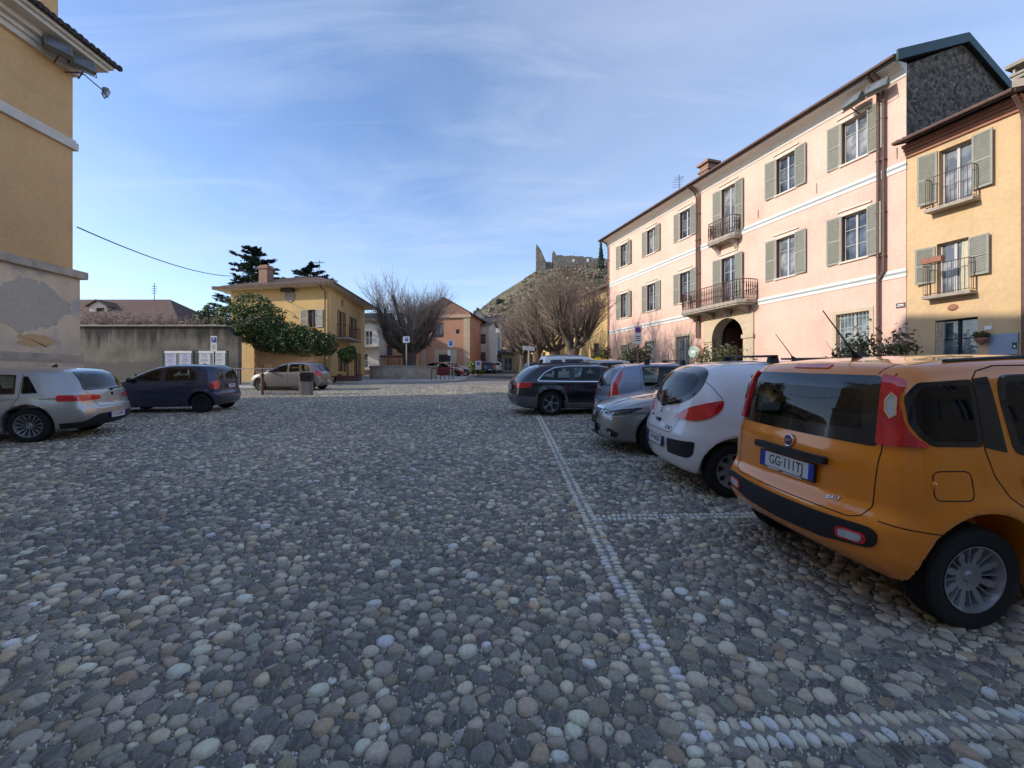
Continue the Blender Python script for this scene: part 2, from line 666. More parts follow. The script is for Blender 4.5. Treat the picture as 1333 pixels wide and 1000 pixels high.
class Car:
    """body shell grown from side, end and plan profiles; glass, lamps and trim are laid on to the shell as parts of their own"""

    def __init__(self, S, body_mat, res):
        self.S = S
        self.L, self.W = S['L'], S['W']
        F = car_field(S)
        V, Q = surface_nets(F, (-.12, -S['W'] / 2 - .1, .06), (S['L'] + .12, S['W'] / 2 + .1, S['H'] + .12), res)
        self.V, self.Q = V, Q
        self.body_mat = body_mat
        self.bvh = BVHTree.FromPolygons([tuple(v) for v in V], [tuple(q) for q in Q])
        self.cut = np.zeros(len(Q), bool)
        self.fc = V[Q].mean(1)
        a, b, c, d = (V[Q[:, i]] for i in range(4))
        n = np.cross(c - a, d - b)
        self.fn = n / np.maximum(np.linalg.norm(n, axis=1, keepdims=True), 1e-12)
        self.ax = S.get('axis', 1.0)
        self.items = []

    # 2D views on to the shell: R rear (y,z)  F front (y,z)  S side -y (x,z)  P side +y (x,z)  T top (x,y)  C / D wrap-around rear / front (angle,z)
    def ray(self, view, u, v):
        if view == 'R':
            o, d = (-1, u, v), (1, 0, 0)
        elif view == 'F':
            o, d = (self.L + 1, u, v), (-1, 0, 0)
        elif view == 'S':
            o, d = (u, -3, v), (0, 1, 0)
        elif view == 'P':
            o, d = (u, 3, v), (0, -1, 0)
        elif view == 'T':
            o, d = (u, v, 3), (0, 0, -1)
        elif view == 'C':
            dx, dy = -math.cos(u), math.sin(u)
            o, d = (self.ax + dx * 4, dy * 4, v), (-dx, -dy, 0)
        else:
            xf = self.L - self.ax
            dx, dy = math.cos(u), math.sin(u)
            o, d = (xf + dx * 4, dy * 4, v), (-dx, -dy, 0)
        h, n, _, _ = self.bvh.ray_cast(Vector(o), Vector(d))
        if h is None:
            h, n, _, _ = self.bvh.find_nearest(Vector(o) + Vector(d) * (3 if view in 'SP' else 1.5))
        if n.dot(Vector(d)) > 0:
            n = -n
        return h, n, Vector(d)

    def to(self, view, p):
        """a 3D point seen in a view"""
        if view in 'RF':
            return (p[1], p[2])
        if view in 'SP':
            return (p[0], p[2])
        if view == 'T':
            return (p[0], p[1])
        if view == 'C':
            return (math.atan2(p[1], self.ax - p[0]), p[2])
        return (math.atan2(p[1], p[0] - (self.L - self.ax)), p[2])

    def pts(self, view, pts):
        """points given in other views, e.g. ('S', x, z), brought into this view"""
        out = []
        for p in pts:
            if isinstance(p[0], str):
                h, _, _ = self.ray(p[0], p[1], p[2])
                out.append(self.to(view, h))
            else:
                out.append(tuple(p))
        return out

    def panel(self, name, view, pts, mats, r=.03, off=.004, thick=.012, ring=None, hole=False, step=None, parent=None, label=None, smooth_n=5):
        pts = self.pts(view, pts)
        if view in 'CD':
            k = .8
            pts = [(a * k, b) for a, b in pts]      # angles scaled to metres so that corners round evenly
        if ring:
            rl = [max(q, .006) for q in (r if isinstance(r, (list, tuple)) else [r] * len(pts))]
            poly = round_poly(pts, rl, smooth_n)
            inn = round_poly(inset_poly(pts, ring), [max(.012, q * .8) for q in rl], smooth_n)
        else:
            poly = round_poly(pts, r, smooth_n) if r else pts
        bm = bmesh.new()
        ov = [bm.verts.new((p[0], p[1], 0)) for p in poly]
        if ring:
            iv = [bm.verts.new((p[0], p[1], 0)) for p in inn]
            k = len(ov)
            for i in range(k):
                bm.faces.new((ov[i], ov[(i + 1) % k], iv[(i + 1) % k], iv[i])).material_index = 0
            bm.faces.new(iv).material_index = 1
            bmesh.ops.recalc_face_normals(bm, faces=bm.faces[:])
        else:
            bm.faces.new(ov)
        bm.normal_update()
        for f in bm.faces:
            if f.normal.z < 0:
                f.normal_flip()
        us = [p[0] for p in poly]
        vs = [p[1] for p in poly]
        step = step or .05
        for lo, hi, no in ((min(us), max(us), (1, 0, 0)), (min(vs), max(vs), (0, 1, 0))):
            k = int((hi - lo) / step)
            for i in range(1, k + 1):
                c = lo + (hi - lo) * i / (k + 1)
                co = (c, 0, 0) if no[0] else (0, c, 0)
                bmesh.ops.bisect_plane(bm, geom=bm.verts[:] + bm.edges[:] + bm.faces[:], plane_co=co, plane_no=no, dist=1e-6)
        if hole:
            self.punch(view, inset_poly(pts, (ring or .03) * .45))
        out = []
        for v in bm.verts:
            u, w = v.co.x, v.co.y
            if view in 'CD':
                u = u / .8
            h, n, d = self.ray(view, u, w)
            out.append(h + n * off)
            v.index = len(out) - 1
        bound = [e for e in bm.edges if e.is_boundary]
        for v, p in zip(bm.verts, out):
            v.co = p
        if thick:
            ex = bmesh.ops.extrude_edge_only(bm, edges=bound)
            cen = Vector((self.L / 2, 0, .8))
            for v in [g for g in ex['geom'] if isinstance(g, bmesh.types.BMVert)]:
                h, n, _, _ = self.bvh.find_nearest(v.co)
                v.co = v.co - (v.co - cen).normalized() * thick if n is None else v.co - (n if n.dot(v.co - cen) > 0 else -n) * thick
        bmesh.ops.recalc_face_normals(bm, faces=bm.faces[:])
        # outward check
        s = 0
        for g in bm.faces:
            s += g.normal.dot(g.calc_center_median() - Vector((self.L / 2, 0, .7))) * g.calc_area()
        if s < 0:
            for g in bm.faces:
                g.normal_flip()
        me = bpy.data.meshes.new(name)
        bm.to_mesh(me)
        bm.free()
        for m in (mats if isinstance(mats, (list, tuple)) else [mats]):
            me.materials.append(m)
        me.polygons.foreach_set('use_smooth', [True] * len(me.polygons))
        me.set_sharp_from_angle(angle=math.radians(40))
        it = [name, me, parent, label]
        self.items.append(it)
        return it

    def punch(self, view, inner):
        c, n = self.fc, self.fn
        if view == 'R':
            m = in_poly(c[:, 1], c[:, 2], inner) & (c[:, 0] < self.L * .45)
        elif view == 'F':
            m = in_poly(c[:, 1], c[:, 2], inner) & (c[:, 0] > self.L * .5)
        elif view in 'SP':
            sg = -1 if view == 'S' else 1
            m = in_poly(c[:, 0], c[:, 2], inner) & (c[:, 1] * sg > self.W * .15)
        elif view == 'T':
            m = in_poly(c[:, 0], c[:, 1], inner) & (c[:, 2] > .75)
        else:
            return
        self.cut |= m

    def strip(self, mb, view, pts, w=.007, off=.0015, mi=0, step=.03, closed=False):
        pts = self.pts(view, pts)
        P = [Vector(p) for p in pts]
        if closed:
            P.append(P[0])
        dense = []
        for a, b in zip(P[:-1], P[1:]):
            k = max(1, int((b - a).length / step))
            dense += [a + (b - a) * i / k for i in range(k)]
        dense.append(P[-1])
        vs = []
        for i, p in enumerate(dense):
            d = dense[min(i + 1, len(dense) - 1)] - dense[max(i - 1, 0)]
            if d.length < 1e-9:
                d = Vector((1, 0))
            d.normalize()
            q = Vector((-d.y, d.x)) * w / 2
            for s in (1, -1):
                a = p + q * s
                h, n, _ = self.ray(view, a.x, a.y)
                vs.append(h + n * off)
        mb.add(vs, [(2 * i, 2 * i + 1, 2 * i + 3, 2 * i + 2) for i in range(len(dense) - 1)], mi)

    def bar(self, mb, view, pts, r, off=0.0, n=6, step=.06, mi=0):
        pts = [Vector(p) for p in self.pts(view, pts)]
        dense = []
        for a, b in zip(pts[:-1], pts[1:]):
            k = max(1, int((b - a).length / step))
            dense += [a + (b - a) * i / k for i in range(k)]
        dense.append(pts[-1])
        out = []
        for p in dense:
            h, nn, _ = self.ray(view, p.x, p.y)
            out.append(h + nn * off)
        mb.tube(out, r, n, mi)

    def body_mesh(self):
        V, Q = self.V, self.Q[~self.cut]
        used = np.zeros(len(V), bool)
        used[Q.ravel()] = True
        mp = np.cumsum(used) - 1
        me = bpy.data.meshes.new('body')
        v = V[used]
        q = mp[Q]
        me.vertices.add(len(v))
        me.vertices.foreach_set('co', v.ravel())
        me.loops.add(q.size)
        me.loops.foreach_set('vertex_index', q.ravel())
        me.polygons.add(len(q))
        me.polygons.foreach_set('loop_start', np.arange(len(q)) * 4)
        me.polygons.foreach_set('use_smooth', np.ones(len(q), bool))
        me.update(calc_edges=True)
        me.validate()
        me.materials.append(self.body_mat)
        me.set_sharp_from_angle(angle=math.radians(50))
        return me


def rim_mesh(R, w, style, mat):
    """wheel face: a polar grid dished by the style's profile, with its openings pushed back and dark"""
    nt, rr = 120, [0, .06, .12, .18, .24, .30, .36, .42, .48, .54, .60, .66, .72, .78, .84, .885, .92, .96, 1.0]
    mb = MB()
    P = []
    T = [2 * math.pi * j / nt for j in range(nt)]

    def hole(r, t):
        if style == 'panda':                        # nine pairs of short openings near the edge
            a = (t * 8 / (2 * math.pi)) % 1.0
            a2 = abs(a - .5)
            return .47 < r < .90 and (.06 < a2 < .34 - .10 * (.9 - r) / .4)
        if style == 'colt':
            a = abs(((t * 8 / (2 * math.pi)) % 1) - .5)
            return .48 < r < .88 and a < .20 + .16 * (r - .48)
        if style == 'five':
            a = abs(((t * 5 / (2 * math.pi)) % 1) - .5)
            return .30 < r < .90 and a > .17 - .02 * r
        if style == 'multi':
            a = abs(((t * 14 / (2 * math.pi)) % 1) - .5)
            return .28 < r < .90 and a > .17
        if style == 'six':
            a = abs(((t * 6 / (2 * math.pi)) % 1) - .5)
            return .34 < r < .88 and a > .22
        return False
    dish = lambda r: -.012 - .020 * math.cos(r * 1.6) + (.018 if r > .93 else 0) + (.012 if r < .15 else 0)
    H = [[hole(r, t) for t in T] for r in rr]
    for i, r in enumerate(rr):
        for j, t in enumerate(T):
            P.append((R * r * math.cos(t), dish(r) * 1.0 - (.035 if H[i][j] else 0), R * r * math.sin(t)))
    fs, mi = [], []
    for i in range(len(rr) - 1):
        for j in range(nt):
            j2 = (j + 1) % nt
            c = [(i, j), (i + 1, j), (i + 1, j2), (i, j2)]
            fs.append([a * nt + b for a, b in c])
            mi.append(1 if sum(H[a][b] for a, b in c) >= 3 else 0)
    mb.v, mb.f, mb.m = [(p[0], -p[1], p[2]) for p in P], [tuple(f) for f in fs], mi
    me = mb.mesh('rim', [mat, MT['black_trim']], smooth=True, angle=35)
    return me


def tyre_mesh(R, Ri, w):
    h = w / 2
    pr = [(Ri * .98, -h * .80), (Ri * 1.03, -h * .93), ((R + Ri) / 2, -h * 1.0), (R * .955, -h * .93), (R * .99, -h * .74)]
    for k in range(-3, 4):                          # grooves of the tread
        y = h * .62 * k / 3.5
        pr += [(R, y - h * .06), (R, y + h * .05), (R - .007, y + h * .06), (R - .007, y + h * .10)]
    pr += [(R * .99, h * .74), (R * .955, h * .93), ((R + Ri) / 2, h), (Ri * 1.03, h * .93), (Ri * .98, h * .80)]
    mb = MB()
    mb.lathe(pr, 48, Matrix.Rotation(math.pi / 2, 4, 'X'))
    return mb.mesh('tyre', MT['rubber'], smooth=True, angle=40)


def plate_parts(root, pos, rot, txt, w=.52, h=.11, blue_right=True):
    """number plate: its face looks along local -x after rot"""
    p = part('number_plate', MB().prism(round_poly([(-w / 2, -h / 2), (w / 2, -h / 2), (w / 2, h / 2), (-w / 2, h / 2)], .012, 3), 0, -.004, .006),
             MT['plate_white'], root, pos, rot)
    for y0, y1 in ((w / 2 - .045, w / 2 - .002), (-w / 2 + .002, -w / 2 + .045)):
        b = MB()
        b.box(-.006, -.0042, y0, y1, -h / 2 + .002, h / 2 - .002)
        part('plate_band', b, MT['plate_blue'], p)
    if txt:
        me = text_mesh(txt, h * .88, MT['ink'], .0006, sx=.86)
        mx = max(abs(v.co.x) for v in me.vertices)
        k = min(1.0, (w / 2 - .052) / mx)
        for v in me.vertices:
            x, y, z = v.co
            v.co = (-.0055 - z, -x * k, y)
        part('plate_text', me, None, p)
    fr = MB()
    for (y0, y1, z0, z1) in ((-w / 2 - .008, w / 2 + .008, -h / 2 - .008, -h / 2), (-w / 2 - .008, w / 2 + .008, h / 2, h / 2 + .004),
                             (-w / 2 - .008, -w / 2, -h / 2, h / 2), (w / 2, w / 2 + .008, -h / 2, h / 2)):
        fr.box(-.007, .01, y0, y1, z0, z1)
    part('plate_frame', fr, MT['black_trim'], p)
    return p


def seat_mb(x, y, zb, w=.46, head=True, back=.62):
    mb = MB()
    M = Matrix.Translation((x, y, zb)) @ Matrix.Rotation(math.radians(-14), 4, 'Y')
    mb.prism(round_poly([(-.06, 0), (.07, 0), (.05, back), (-.05, back)], .05, 3), 1, -w / 2, w / 2)
    if head:
        mb.prism(round_poly([(-.045, back + .06), (.045, back + .06), (.04, back + .24), (-.04, back + .24)], .04, 3), 1, -.13, .13)
        mb.tube([(0, -.05, back - .02), (0, -.05, back + .08)], .008, 5)
        mb.tube([(0, .05, back - .02), (0, .05, back + .08)], .008, 5)
    mb.prism(round_poly([(0, -.16), (.52, -.10), (.52, .04), (0, .0)], .04, 3), 1, -w / 2, w / 2)
    mb.v = [tuple(M @ Vector(p)) for p in mb.v]
    return mb


def finish_car(car, label, cat, X, Y, th, group, name='parked_car', rim_style='five', rim_mat=None, rim_frac=.66, tyre_w=.19, seats=True, front_x=None,
               base_z=.55, interior=True, seat_mat=None):
    """link a car: X,Y is the ground under the middle of its rear bumper, th its heading"""
    S = car.S
    root = thing(name, label, cat, (0, 0, 0), 0, group)
    # stand it on the sloping square
    fwd = Vector((math.cos(th), math.sin(th), SLOPE * math.sin(th))).normalized()
    nz = Vector((0, -SLOPE, 1)).normalized()
    lf = nz.cross(fwd).normalized()
    R = Matrix((fwd, lf, nz)).transposed()
    mid = Vector((X, Y, SLOPE * Y)) + fwd * (car.L / 2)
    root.location = mid
    root.rotation_euler = R.to_euler()
    sh = Vector((-car.L / 2, 0, 0))
    body = part('body', car.body_mesh(), None, root, sh)
    made = {}
    for name_, me, par, lab in car.items:
        p = body
        host = root
        if par is not None and par in made:
            o = link(name_, me, made[par])
        else:
            o = link(name_, me, host, sh)
        made[id(me)] = o
        if lab:
            o['label'] = lab
    Rr = S['wr'] * rim_frac
    tm = tyre_mesh(S['wr'], Rr, tyre_w)
    rm = rim_mesh(Rr * .99, tyre_w, rim_style, rim_mat or MT['alloy'])
    for wx in (S['ro'], S['ro'] + S['wb']):
        for sg in (-1, 1):
            yy = S['W'] / 2 - float(np.interp(wx, [p[0] for p in S['plan']], [p[1] for p in S['plan']])) - tyre_w / 2 - S.get('tuck', .035)
            w = link('wheel', None, root, sh + Vector((wx, sg * yy, S['wr'])), (0, random.uniform(0, 1), 0 if sg < 0 else math.pi))
            link('tyre', tm, w)
            link('rim', rm, w, (0, -tyre_w * .5 + .012, 0), (0, 0, 0))
    if interior:
        zf = .30
        fl = MB()
        fl.box(S['ro'] - .2, S['ro'] + S['wb'] - .35, -S['W'] / 2 + .16, S['W'] / 2 - .16, zf, zf + .02)
        fl.box(.28, S['ro'] + .1, -S['W'] / 2 + .34, S['W'] / 2 - .34, .52, .54)
        fx = front_x or (S['ro'] + S['wb'] - .95)
        fl.prism([(fx + .55, .5), (fx + .95, .5), (fx + .95, .80), (fx + .80, .93), (fx + .6, .90)], 1, -S['W'] / 2 + .17, S['W'] / 2 - .17)
        part('cabin_floor', fl, MT['black_trim'], root, sh)
        if seats:
            for sg in (-1, 1):
                part('front_seat', seat_mb(fx - .25, sg * .34, base_z), seat_mat or MT['seat'], root, sh)
            part('rear_seat', seat_mb(S['ro'] + .25, 0, base_z, w=1.05, head=False, back=.52), MT['seat'], root, sh)
            for sg in (-1, 1):
                hb = MB()
                hb.prism(round_poly([(-.05, 0), (.04, 0), (.03, .17), (-.05, .17)], .03, 3), 1, -.12, .12)
                part('headrest', hb, seat_mat or MT['seat'], root, sh + Vector((S['ro'] + .10, sg * .32, base_z + .60)))
            st = MB()
            ring = [(fx + .42 + .07 * math.sin(a) * .9, .36 + .18 * math.cos(a), .88 + .17 * math.sin(a)) for a in np.linspace(0, 2 * math.pi, 21)]
            st.tube(ring, .014, 6, caps=False)
            part('steering_wheel', st, MT['black_trim'], root, sh)
    return root, sh
# ------------------------------------------------------------------ the parked cars
PAINT = {
    'orange': paint('orange_car_paint', (.92, .27, .005), .12, .24),
    'white': paint('white_car_paint', (.80, .81, .82), 0, .32),
    'grey_metal': paint('warm_grey_metallic_paint', (.33, .32, .31), .75, .34),
    'pale_blue': paint('pale_blue_metallic_paint', (.26, .31, .40), .65, .36),
    'black': paint('blue_black_car_paint', (.006, .007, .014), .1, .25),
    'silver': paint('silver_metallic_paint', (.46, .45, .43), .65, .34),
    'navy': paint('dark_blue_metallic_paint', (.035, .042, .085), .45, .35),
    'taupe': paint('taupe_metallic_paint', (.26, .24, .23), .65, .36),
    'red': paint('red_car_paint', (.30, .012, .018), .1, .35),
    'blue': paint('blue_car_paint', (.02, .045, .14), .3, .35),
}
RIGHT_ROW = 'cars parked nose to wall along the right of the square'
LEFT_ROW = 'cars parked along the left of the square'
FAR_CARS = 'cars parked at the far end of the square'


def handle(car, view, x, z, mat, w=.20, h=.035):
    car.panel('door_handle', view, [(x, z), (x + w, z), (x + w, z + h), (x, z + h)], mat, r=.015, off=.022, thick=.03)


def side_glass(car, poly, glass='glass', ring=.035, both=True, r=.05, name='side_window'):
    for v in (('S', 'P') if both else ('S',)):
        car.panel(name, v, poly, [MT['frit'], MT[glass]], r=r, off=.003, ring=ring, hole=True, step=.07)


def seams(car, lines, w=.007):
    mb = MB()
    for ln in lines:
        view, pts = ln[0], ln[1]
        car.strip(mb, view, pts, w)
        if view == 'S':
            car.strip(mb, 'P', pts, w)
    me = mb.mesh('panel_gap', MT['gap'])
    car.items.append(['panel_gap', me, None, None])


def wiper(car, a, b):
    mb = MB()
    car.bar(mb, 'R', [a, b], .011, .02, 6)
    mb.ball(Vector(car.ray('R', *a)[0]) + Vector((-.02, 0, 0)), (.025, .035, .025), 8, 5)
    car.items.append(['rear_wiper', mb.mesh('rear_wiper', MT['black_trim'], smooth=True), None, None])


def item(car, name, mb, mat, smooth=False, label=None, angle=None):
    car.items.append([name, mb.mesh(name, mat, smooth, angle), None, label])


def mirror(car, x, z, mat, sides=(-1, 1), out=.11):
    for sg in sides:
        mb = MB()
        y = car.ray('S' if sg < 0 else 'P', x, z)[0].y
        mb.ball((x + .02, y + sg * out, z + .02), (.07, .10, .075), 12, 8)
        mb.tube([(x + .05, y - sg * .02, z - .02), (x + .02, y + sg * .08, z)], .022, 6)
        item(car, 'door_mirror', mb, mat, True)


def roof_bars(car, xs, half, mat, h=.09, feet=.06, thick=.016, over=.05):
    for x in xs:
        mb = MB()
        zt = max(car.ray('T', x, 0)[0].z, car.ray('T', x, half)[0].z) + h
        mb.prism(round_poly([(x - .03, zt), (x + .03, zt), (x + .03, zt + thick * 1.6), (x - .03, zt + thick * 1.6)], .01, 2), 1, -half - over, half + over)
        for sg in (-1, 1):
            p = car.ray('T', x, sg * half)[0]
            mb.prism([(p.y - feet * .9, p.z - .01), (p.y + feet * .9, p.z - .01), (p.y + feet * .5, zt), (p.y - feet * .5, zt)], 0, x - .045, x + .045)
        item(car, 'roof_bar', mb, mat)


def aerial(car, x, y, length, lean, mat):
    p = car.ray('T', x, y)[0]
    mb = MB()
    mb.tube([p + Vector((0, 0, -.005)), p + Vector((-.03, 0, .03)), p + Vector((-.05, 0, .05))], [.035, .02, .009], 8)
    mb.tube([p + Vector((-.04, 0, .045)), p + Vector((-length * math.sin(lean), 0, length * math.cos(lean)))], [.006, .0035], 6)
    item(car, 'roof_aerial', mb, mat)


# ---- the orange hatchback in front
S = dict(L=3.653, W=1.66, H=1.56, wr=.292, ro=.585, wb=2.30, arch=.082,
         top=[(-.2, 1.40), (.15, 1.475), (.5, 1.525), (1.2, 1.555), (1.8, 1.54), (2.15, 1.46), (2.86, 1.03), (3.3, .95), (3.55, .85), (3.66, .74)],
         rear=[(.15, .16), (.30, .06), (.38, .008), (.55, .0), (.60, .02), (.66, .062), (.8, .066), (.93, .078), (1.0, .10), (1.2, .128), (1.42, .175), (1.6, .22)],
         front=[(.15, 3.5), (.35, 3.63), (.55, 3.65), (.75, 3.62), (.9, 3.5), (1.2, 3.2)],
         sect=[(.15, .90), (.25, .945), (.45, .985), (.62, 1.0), (.80, .992), (.94, .965), (1.0, .95), (1.3, .885), (1.5, .825), (1.58, .80)],
         plan=[(0, .03), (.4, .012), (.9, 0), (2.6, 0), (3.2, .05), (3.65, .16)], cr=.12, cr4=.12, kr=.13, kt=.11, ct=.07, sig_rear=.022, flare=.024,
         bot=[(0, .30), (.35, .22), (3.2, .19), (3.65, .25)])
C_ = Car(S, PAINT['orange'], .0175)
C_.ax = .9
# rear glass with its broad dark border
C_.panel('rear_window', 'R', [(-.605, 1.005), (.605, 1.005), (.545, 1.415), (-.545, 1.415)], [MT['frit'], MT['glass']], r=.04, off=.004, ring=.085, hole=True, step=.06)
for sg in (-1, 1):
    v = 'S' if sg < 0 else 'P'
    C_.panel('tail_light', 'C', [('R', sg * .60, 1.02), ('R', sg * .545, 1.42), (v, .275, 1.385), (v, .222, 1.30), (v, .215, 1.15), (v, .228, 1.09), (v, .29, 1.03)],
             MT['red_lens'], r=[.02, .02, .04, .04, .05, .05, .02], off=.022, thick=.03, step=.035)
    a0 = C_.to('C', C_.ray('R', sg * .60, 1.24)[0])[0]
    a1 = C_.to('C', C_.ray(v, .26, 1.24)[0])[0]
    hx = [(a0 + (a1 - a0) * t, z) for t, z in ((.14, 1.275), (.14, 1.215), (.30, 1.175), (.43, 1.197), (.43, 1.29), (.30, 1.312))]
    C_.panel('reversing_light', 'C', hx, MT['clear_lens'], r=.01, off=.03, thick=.012, step=.03)
    rim = MB()
    C_.strip(rim, 'C', hx, .010, .033, closed=True)
    item(C_, 'light_bezel', rim, MT['chrome'])
    # glass of the flank
    C_.panel('quarter_window', v, [(.225, 1.15), (.26, 1.075), (.31, 1.035), (.60, 1.03), (.60, 1.40), (.29, 1.38), (.232, 1.30)], [MT['frit'], MT['dark_glass']], r=.03, off=.004, ring=.028, hole=True)
    C_.panel('pillar_trim', v, [(.605, 1.03), (.735, 1.0), (.70, 1.415), (.605, 1.402)], MT['frit'], r=.008, off=.004)
    C_.panel('side_window', v, [(.78, .985), (1.62, .955), (1.62, 1.44), (.76, 1.425), (.74, 1.30)], [MT['frit'], MT['glass']], r=.06, off=.003, ring=.04, hole=True)
    C_.panel('side_window', v, [(1.72, .95), (2.62, .96), (2.62, 1.08), (2.2, 1.36), (1.72, 1.44)], [MT['frit'], MT['glass']], r=.05, off=.003, ring=.04, hole=True)
    handle(C_, v, .82, .815, MT['black_trim'], .24, .055)
# bumper band that wraps round the corners
bp = [(a, z) for a, z in [(-.70, .445), (-.4, .395), (0, .385), (.4, .395), (.70, .445), (.70, .56), (.4, .545), (0, .54), (-.4, .545), (-.70, .56)]]
C_.panel('bumper_strip', 'C', bp, MT['black_trim'], r=[.05, .01, .01, .01, .05, .05, .01, .01, .01, .05], off=.014, thick=.03, step=.04)
for sg in (-1, 1):
    rp = [(sg * .50, .435), (sg * .66, .452), (sg * .66, .515), (sg * .50, .508)]
    C_.panel('reflector', 'C', rp, MT['red_lens'], r=.03, off=.020, thick=.012, step=.05, label=None)
    C_.panel('fog_light', 'C', [(sg * .52, .447), (sg * .64, .460), (sg * .64, .503), (sg * .52, .498)], MT['clear_lens'], r=.02, off=.024, thick=.008, step=.05)
# the tailgate handle, plate and badge
C_.panel('tailgate_handle', 'R', [(-.335, .835), (.335, .835), (.335, .885), (-.335, .885)], MT['black_trim'], r=.022, off=.042, thick=.05, step=.04)
C_.panel('high_brake_light', 'R', [(-.16, 1.452), (.16, 1.452), (.16, 1.478), (-.16, 1.478)], MT['red_lens'], r=.008, off=.008, thick=.02)
seams(C_, [('R', [(-.595, 1.43), (-.628, .98), (-.622, .66), (-.59, .60), (-.53, .578), (.53, .578), (.59, .60), (.622, .66), (.628, .98), (.595, 1.43)]),
           ('S', [(.605, 1.40), (.65, 1.445), (.78, 1.475), (1.67, 1.49)]), ('S', [(.605, 1.03), (.64, .88), (.71, .765), (.80, .70), (.92, .64), (1.05, .52), (1.10, .33)]),
           ('S', [(1.67, 1.47), (1.67, .40)]),
           ('S', round_poly([(.285, .75), (.505, .75), (.505, .905), (.285, .905)], .045)), ('S', [(.285, .88), (.285, .78)]),
           ('C', [(-.70, .60), (-.95, .575), (-1.12, .54), (-1.3, .50)]), ('C', [(.70, .60), (.95, .575), (1.12, .54), (1.3, .50)]),
           ('T', [(.18, -.50), (.5, -.555), (1.2, -.575), (2.1, -.56)]), ('T', [(.18, .50), (.5, .555), (1.2, .575), (2.1, .56)])], .006)
fl = MB()
fh = C_.ray('S', .292, .83)[0]
fl.ball(fh + Vector((-.005, 0, 0)), (.014, .012, .025), 8, 6)
item(C_, 'filler_flap_hinge', fl, PAINT['orange'], True)
for sg in (-1, 1):
    rl = MB()
    C_.bar(rl, 'T', [(.55, sg * .60), (2.0, sg * .585)], .012, .006, 6)
    item(C_, 'roof_gutter', rl, MT['black_trim'])
aerial(C_, .60, .02, .44, math.radians(40), MT['black_trim'])
r_orange, sh = finish_car(C_, 'orange hatchback with black bumper strip in the right foreground', 'car', 1.915, 3.12, .085, RIGHT_ROW,
                          rim_style='panda', rim_mat=MT['hubcap'], rim_frac=.655, tyre_w=.185, seat_mat=simple('grey_beige_seat_fabric', (.16, .15, .14), .9, var=.3, scale=20))
pl = C_.ray('R', 0, .765)[0]
plate_parts(r_orange, sh + Vector((pl.x - .012, 0, .765)), (0, math.radians(2), 0), 'GG·111TJ')
bd = C_.ray('R', 0, .935)[0]
bg = MB()
Mb = Matrix.Translation(sh + bd + Vector((-.004, 0, 0))) @ Matrix.Rotation(-math.pi / 2 + .12, 4, 'Y')
bg.lathe([(.001, .012), (.036, .012), (.041, .014), (.046, .010), (.047, 0)], 32, Mb)
badge = part('badge', bg, MT['chrome'], r_orange, smooth=True, angle=40)
bi = MB()
bi.lathe([(.001, .0135), (.036, .0135)], 32, Mb)
part('badge_field', bi, simple('badge_blue_red', (.10, .015, .05), .2, var=.6, scale=30, coat=.5), badge)
tm = text_mesh('FIAT', .030, MT['chrome'], .001, sx=.85)
for vv in tm.vertices:
    x, y, z = vv.co
    vv.co = Mb @ Vector((y, -x, .0145 + z))
part('badge_text', tm, None, badge)
em = text_mesh('easy', .052, MT['chrome'], .002, sx=1.0)
e0 = C_.ray('R', -.40, .655)[0]
for vv in em.vertices:
    x, y, z = vv.co
    hh, nn, _ = C_.ray('R', -.40 - x, .655 + y + .2 * x)
    vv.co = sh + hh + nn * (.004 + z)
part('trim_lettering', em, None, r_orange)
dl = MB()
dl.box(-.005, -.003, .06, .18, -.067, -.058)
dl.box(-.005, -.003, -.16, .02, -.067, -.060)
part('dealer_strip', dl, MT['white_ink'], r_orange, sh + Vector((pl.x - .018, 0, .765)))

# ---- the white three door hatchback
S = dict(L=3.81, W=1.695, H=1.53, wr=.300, ro=.60, wb=2.50, arch=.06,
         top=[(0, 1.36), (.35, 1.455), (.8, 1.50), (1.3, 1.525), (1.8, 1.52), (2.15, 1.455), (2.95, 1.06), (3.3, .97), (3.65, .84), (3.82, .68)],
         rear=[(.18, .13), (.28, .05), (.40, .015), (.55, .0), (.68, .0), (.74, .035), (.86, .07), (.98, .115), (1.05, .13), (1.25, .215), (1.40, .30), (1.55, .42)],
         front=[(.15, 3.66), (.35, 3.79), (.55, 3.81), (.75, 3.77), (.95, 3.5)],
         sect=[(.15, .88), (.28, .94), (.5, .99), (.68, 1.0), (.88, .985), (1.0, .96), (1.15, .915), (1.35, .835), (1.5, .76)],
         plan=[(0, .07), (.4, .025), (.9, 0), (2.6, 0), (3.3, .06), (3.81, .22)], cr=.17, cr4=.20, kr=.20, kt=.20, ct=.09, flare=.02, sig_rear=.03)
C_ = Car(S, PAINT['white'], .02)
C_.ax = 1.0
ow = [(-.40, 1.0), (-.15, .965), (.15, .965), (.40, 1.0), (.60, 1.10), (.63, 1.22), (.56, 1.37), (.40, 1.425), (0, 1.44), (-.40, 1.425), (-.56, 1.37), (-.63, 1.22), (-.60, 1.10)]
C_.panel('rear_window', 'R', ow, [MT['frit'], MT['dark_glass']], r=.12, off=.004, ring=.075, hole=True, step=.06)
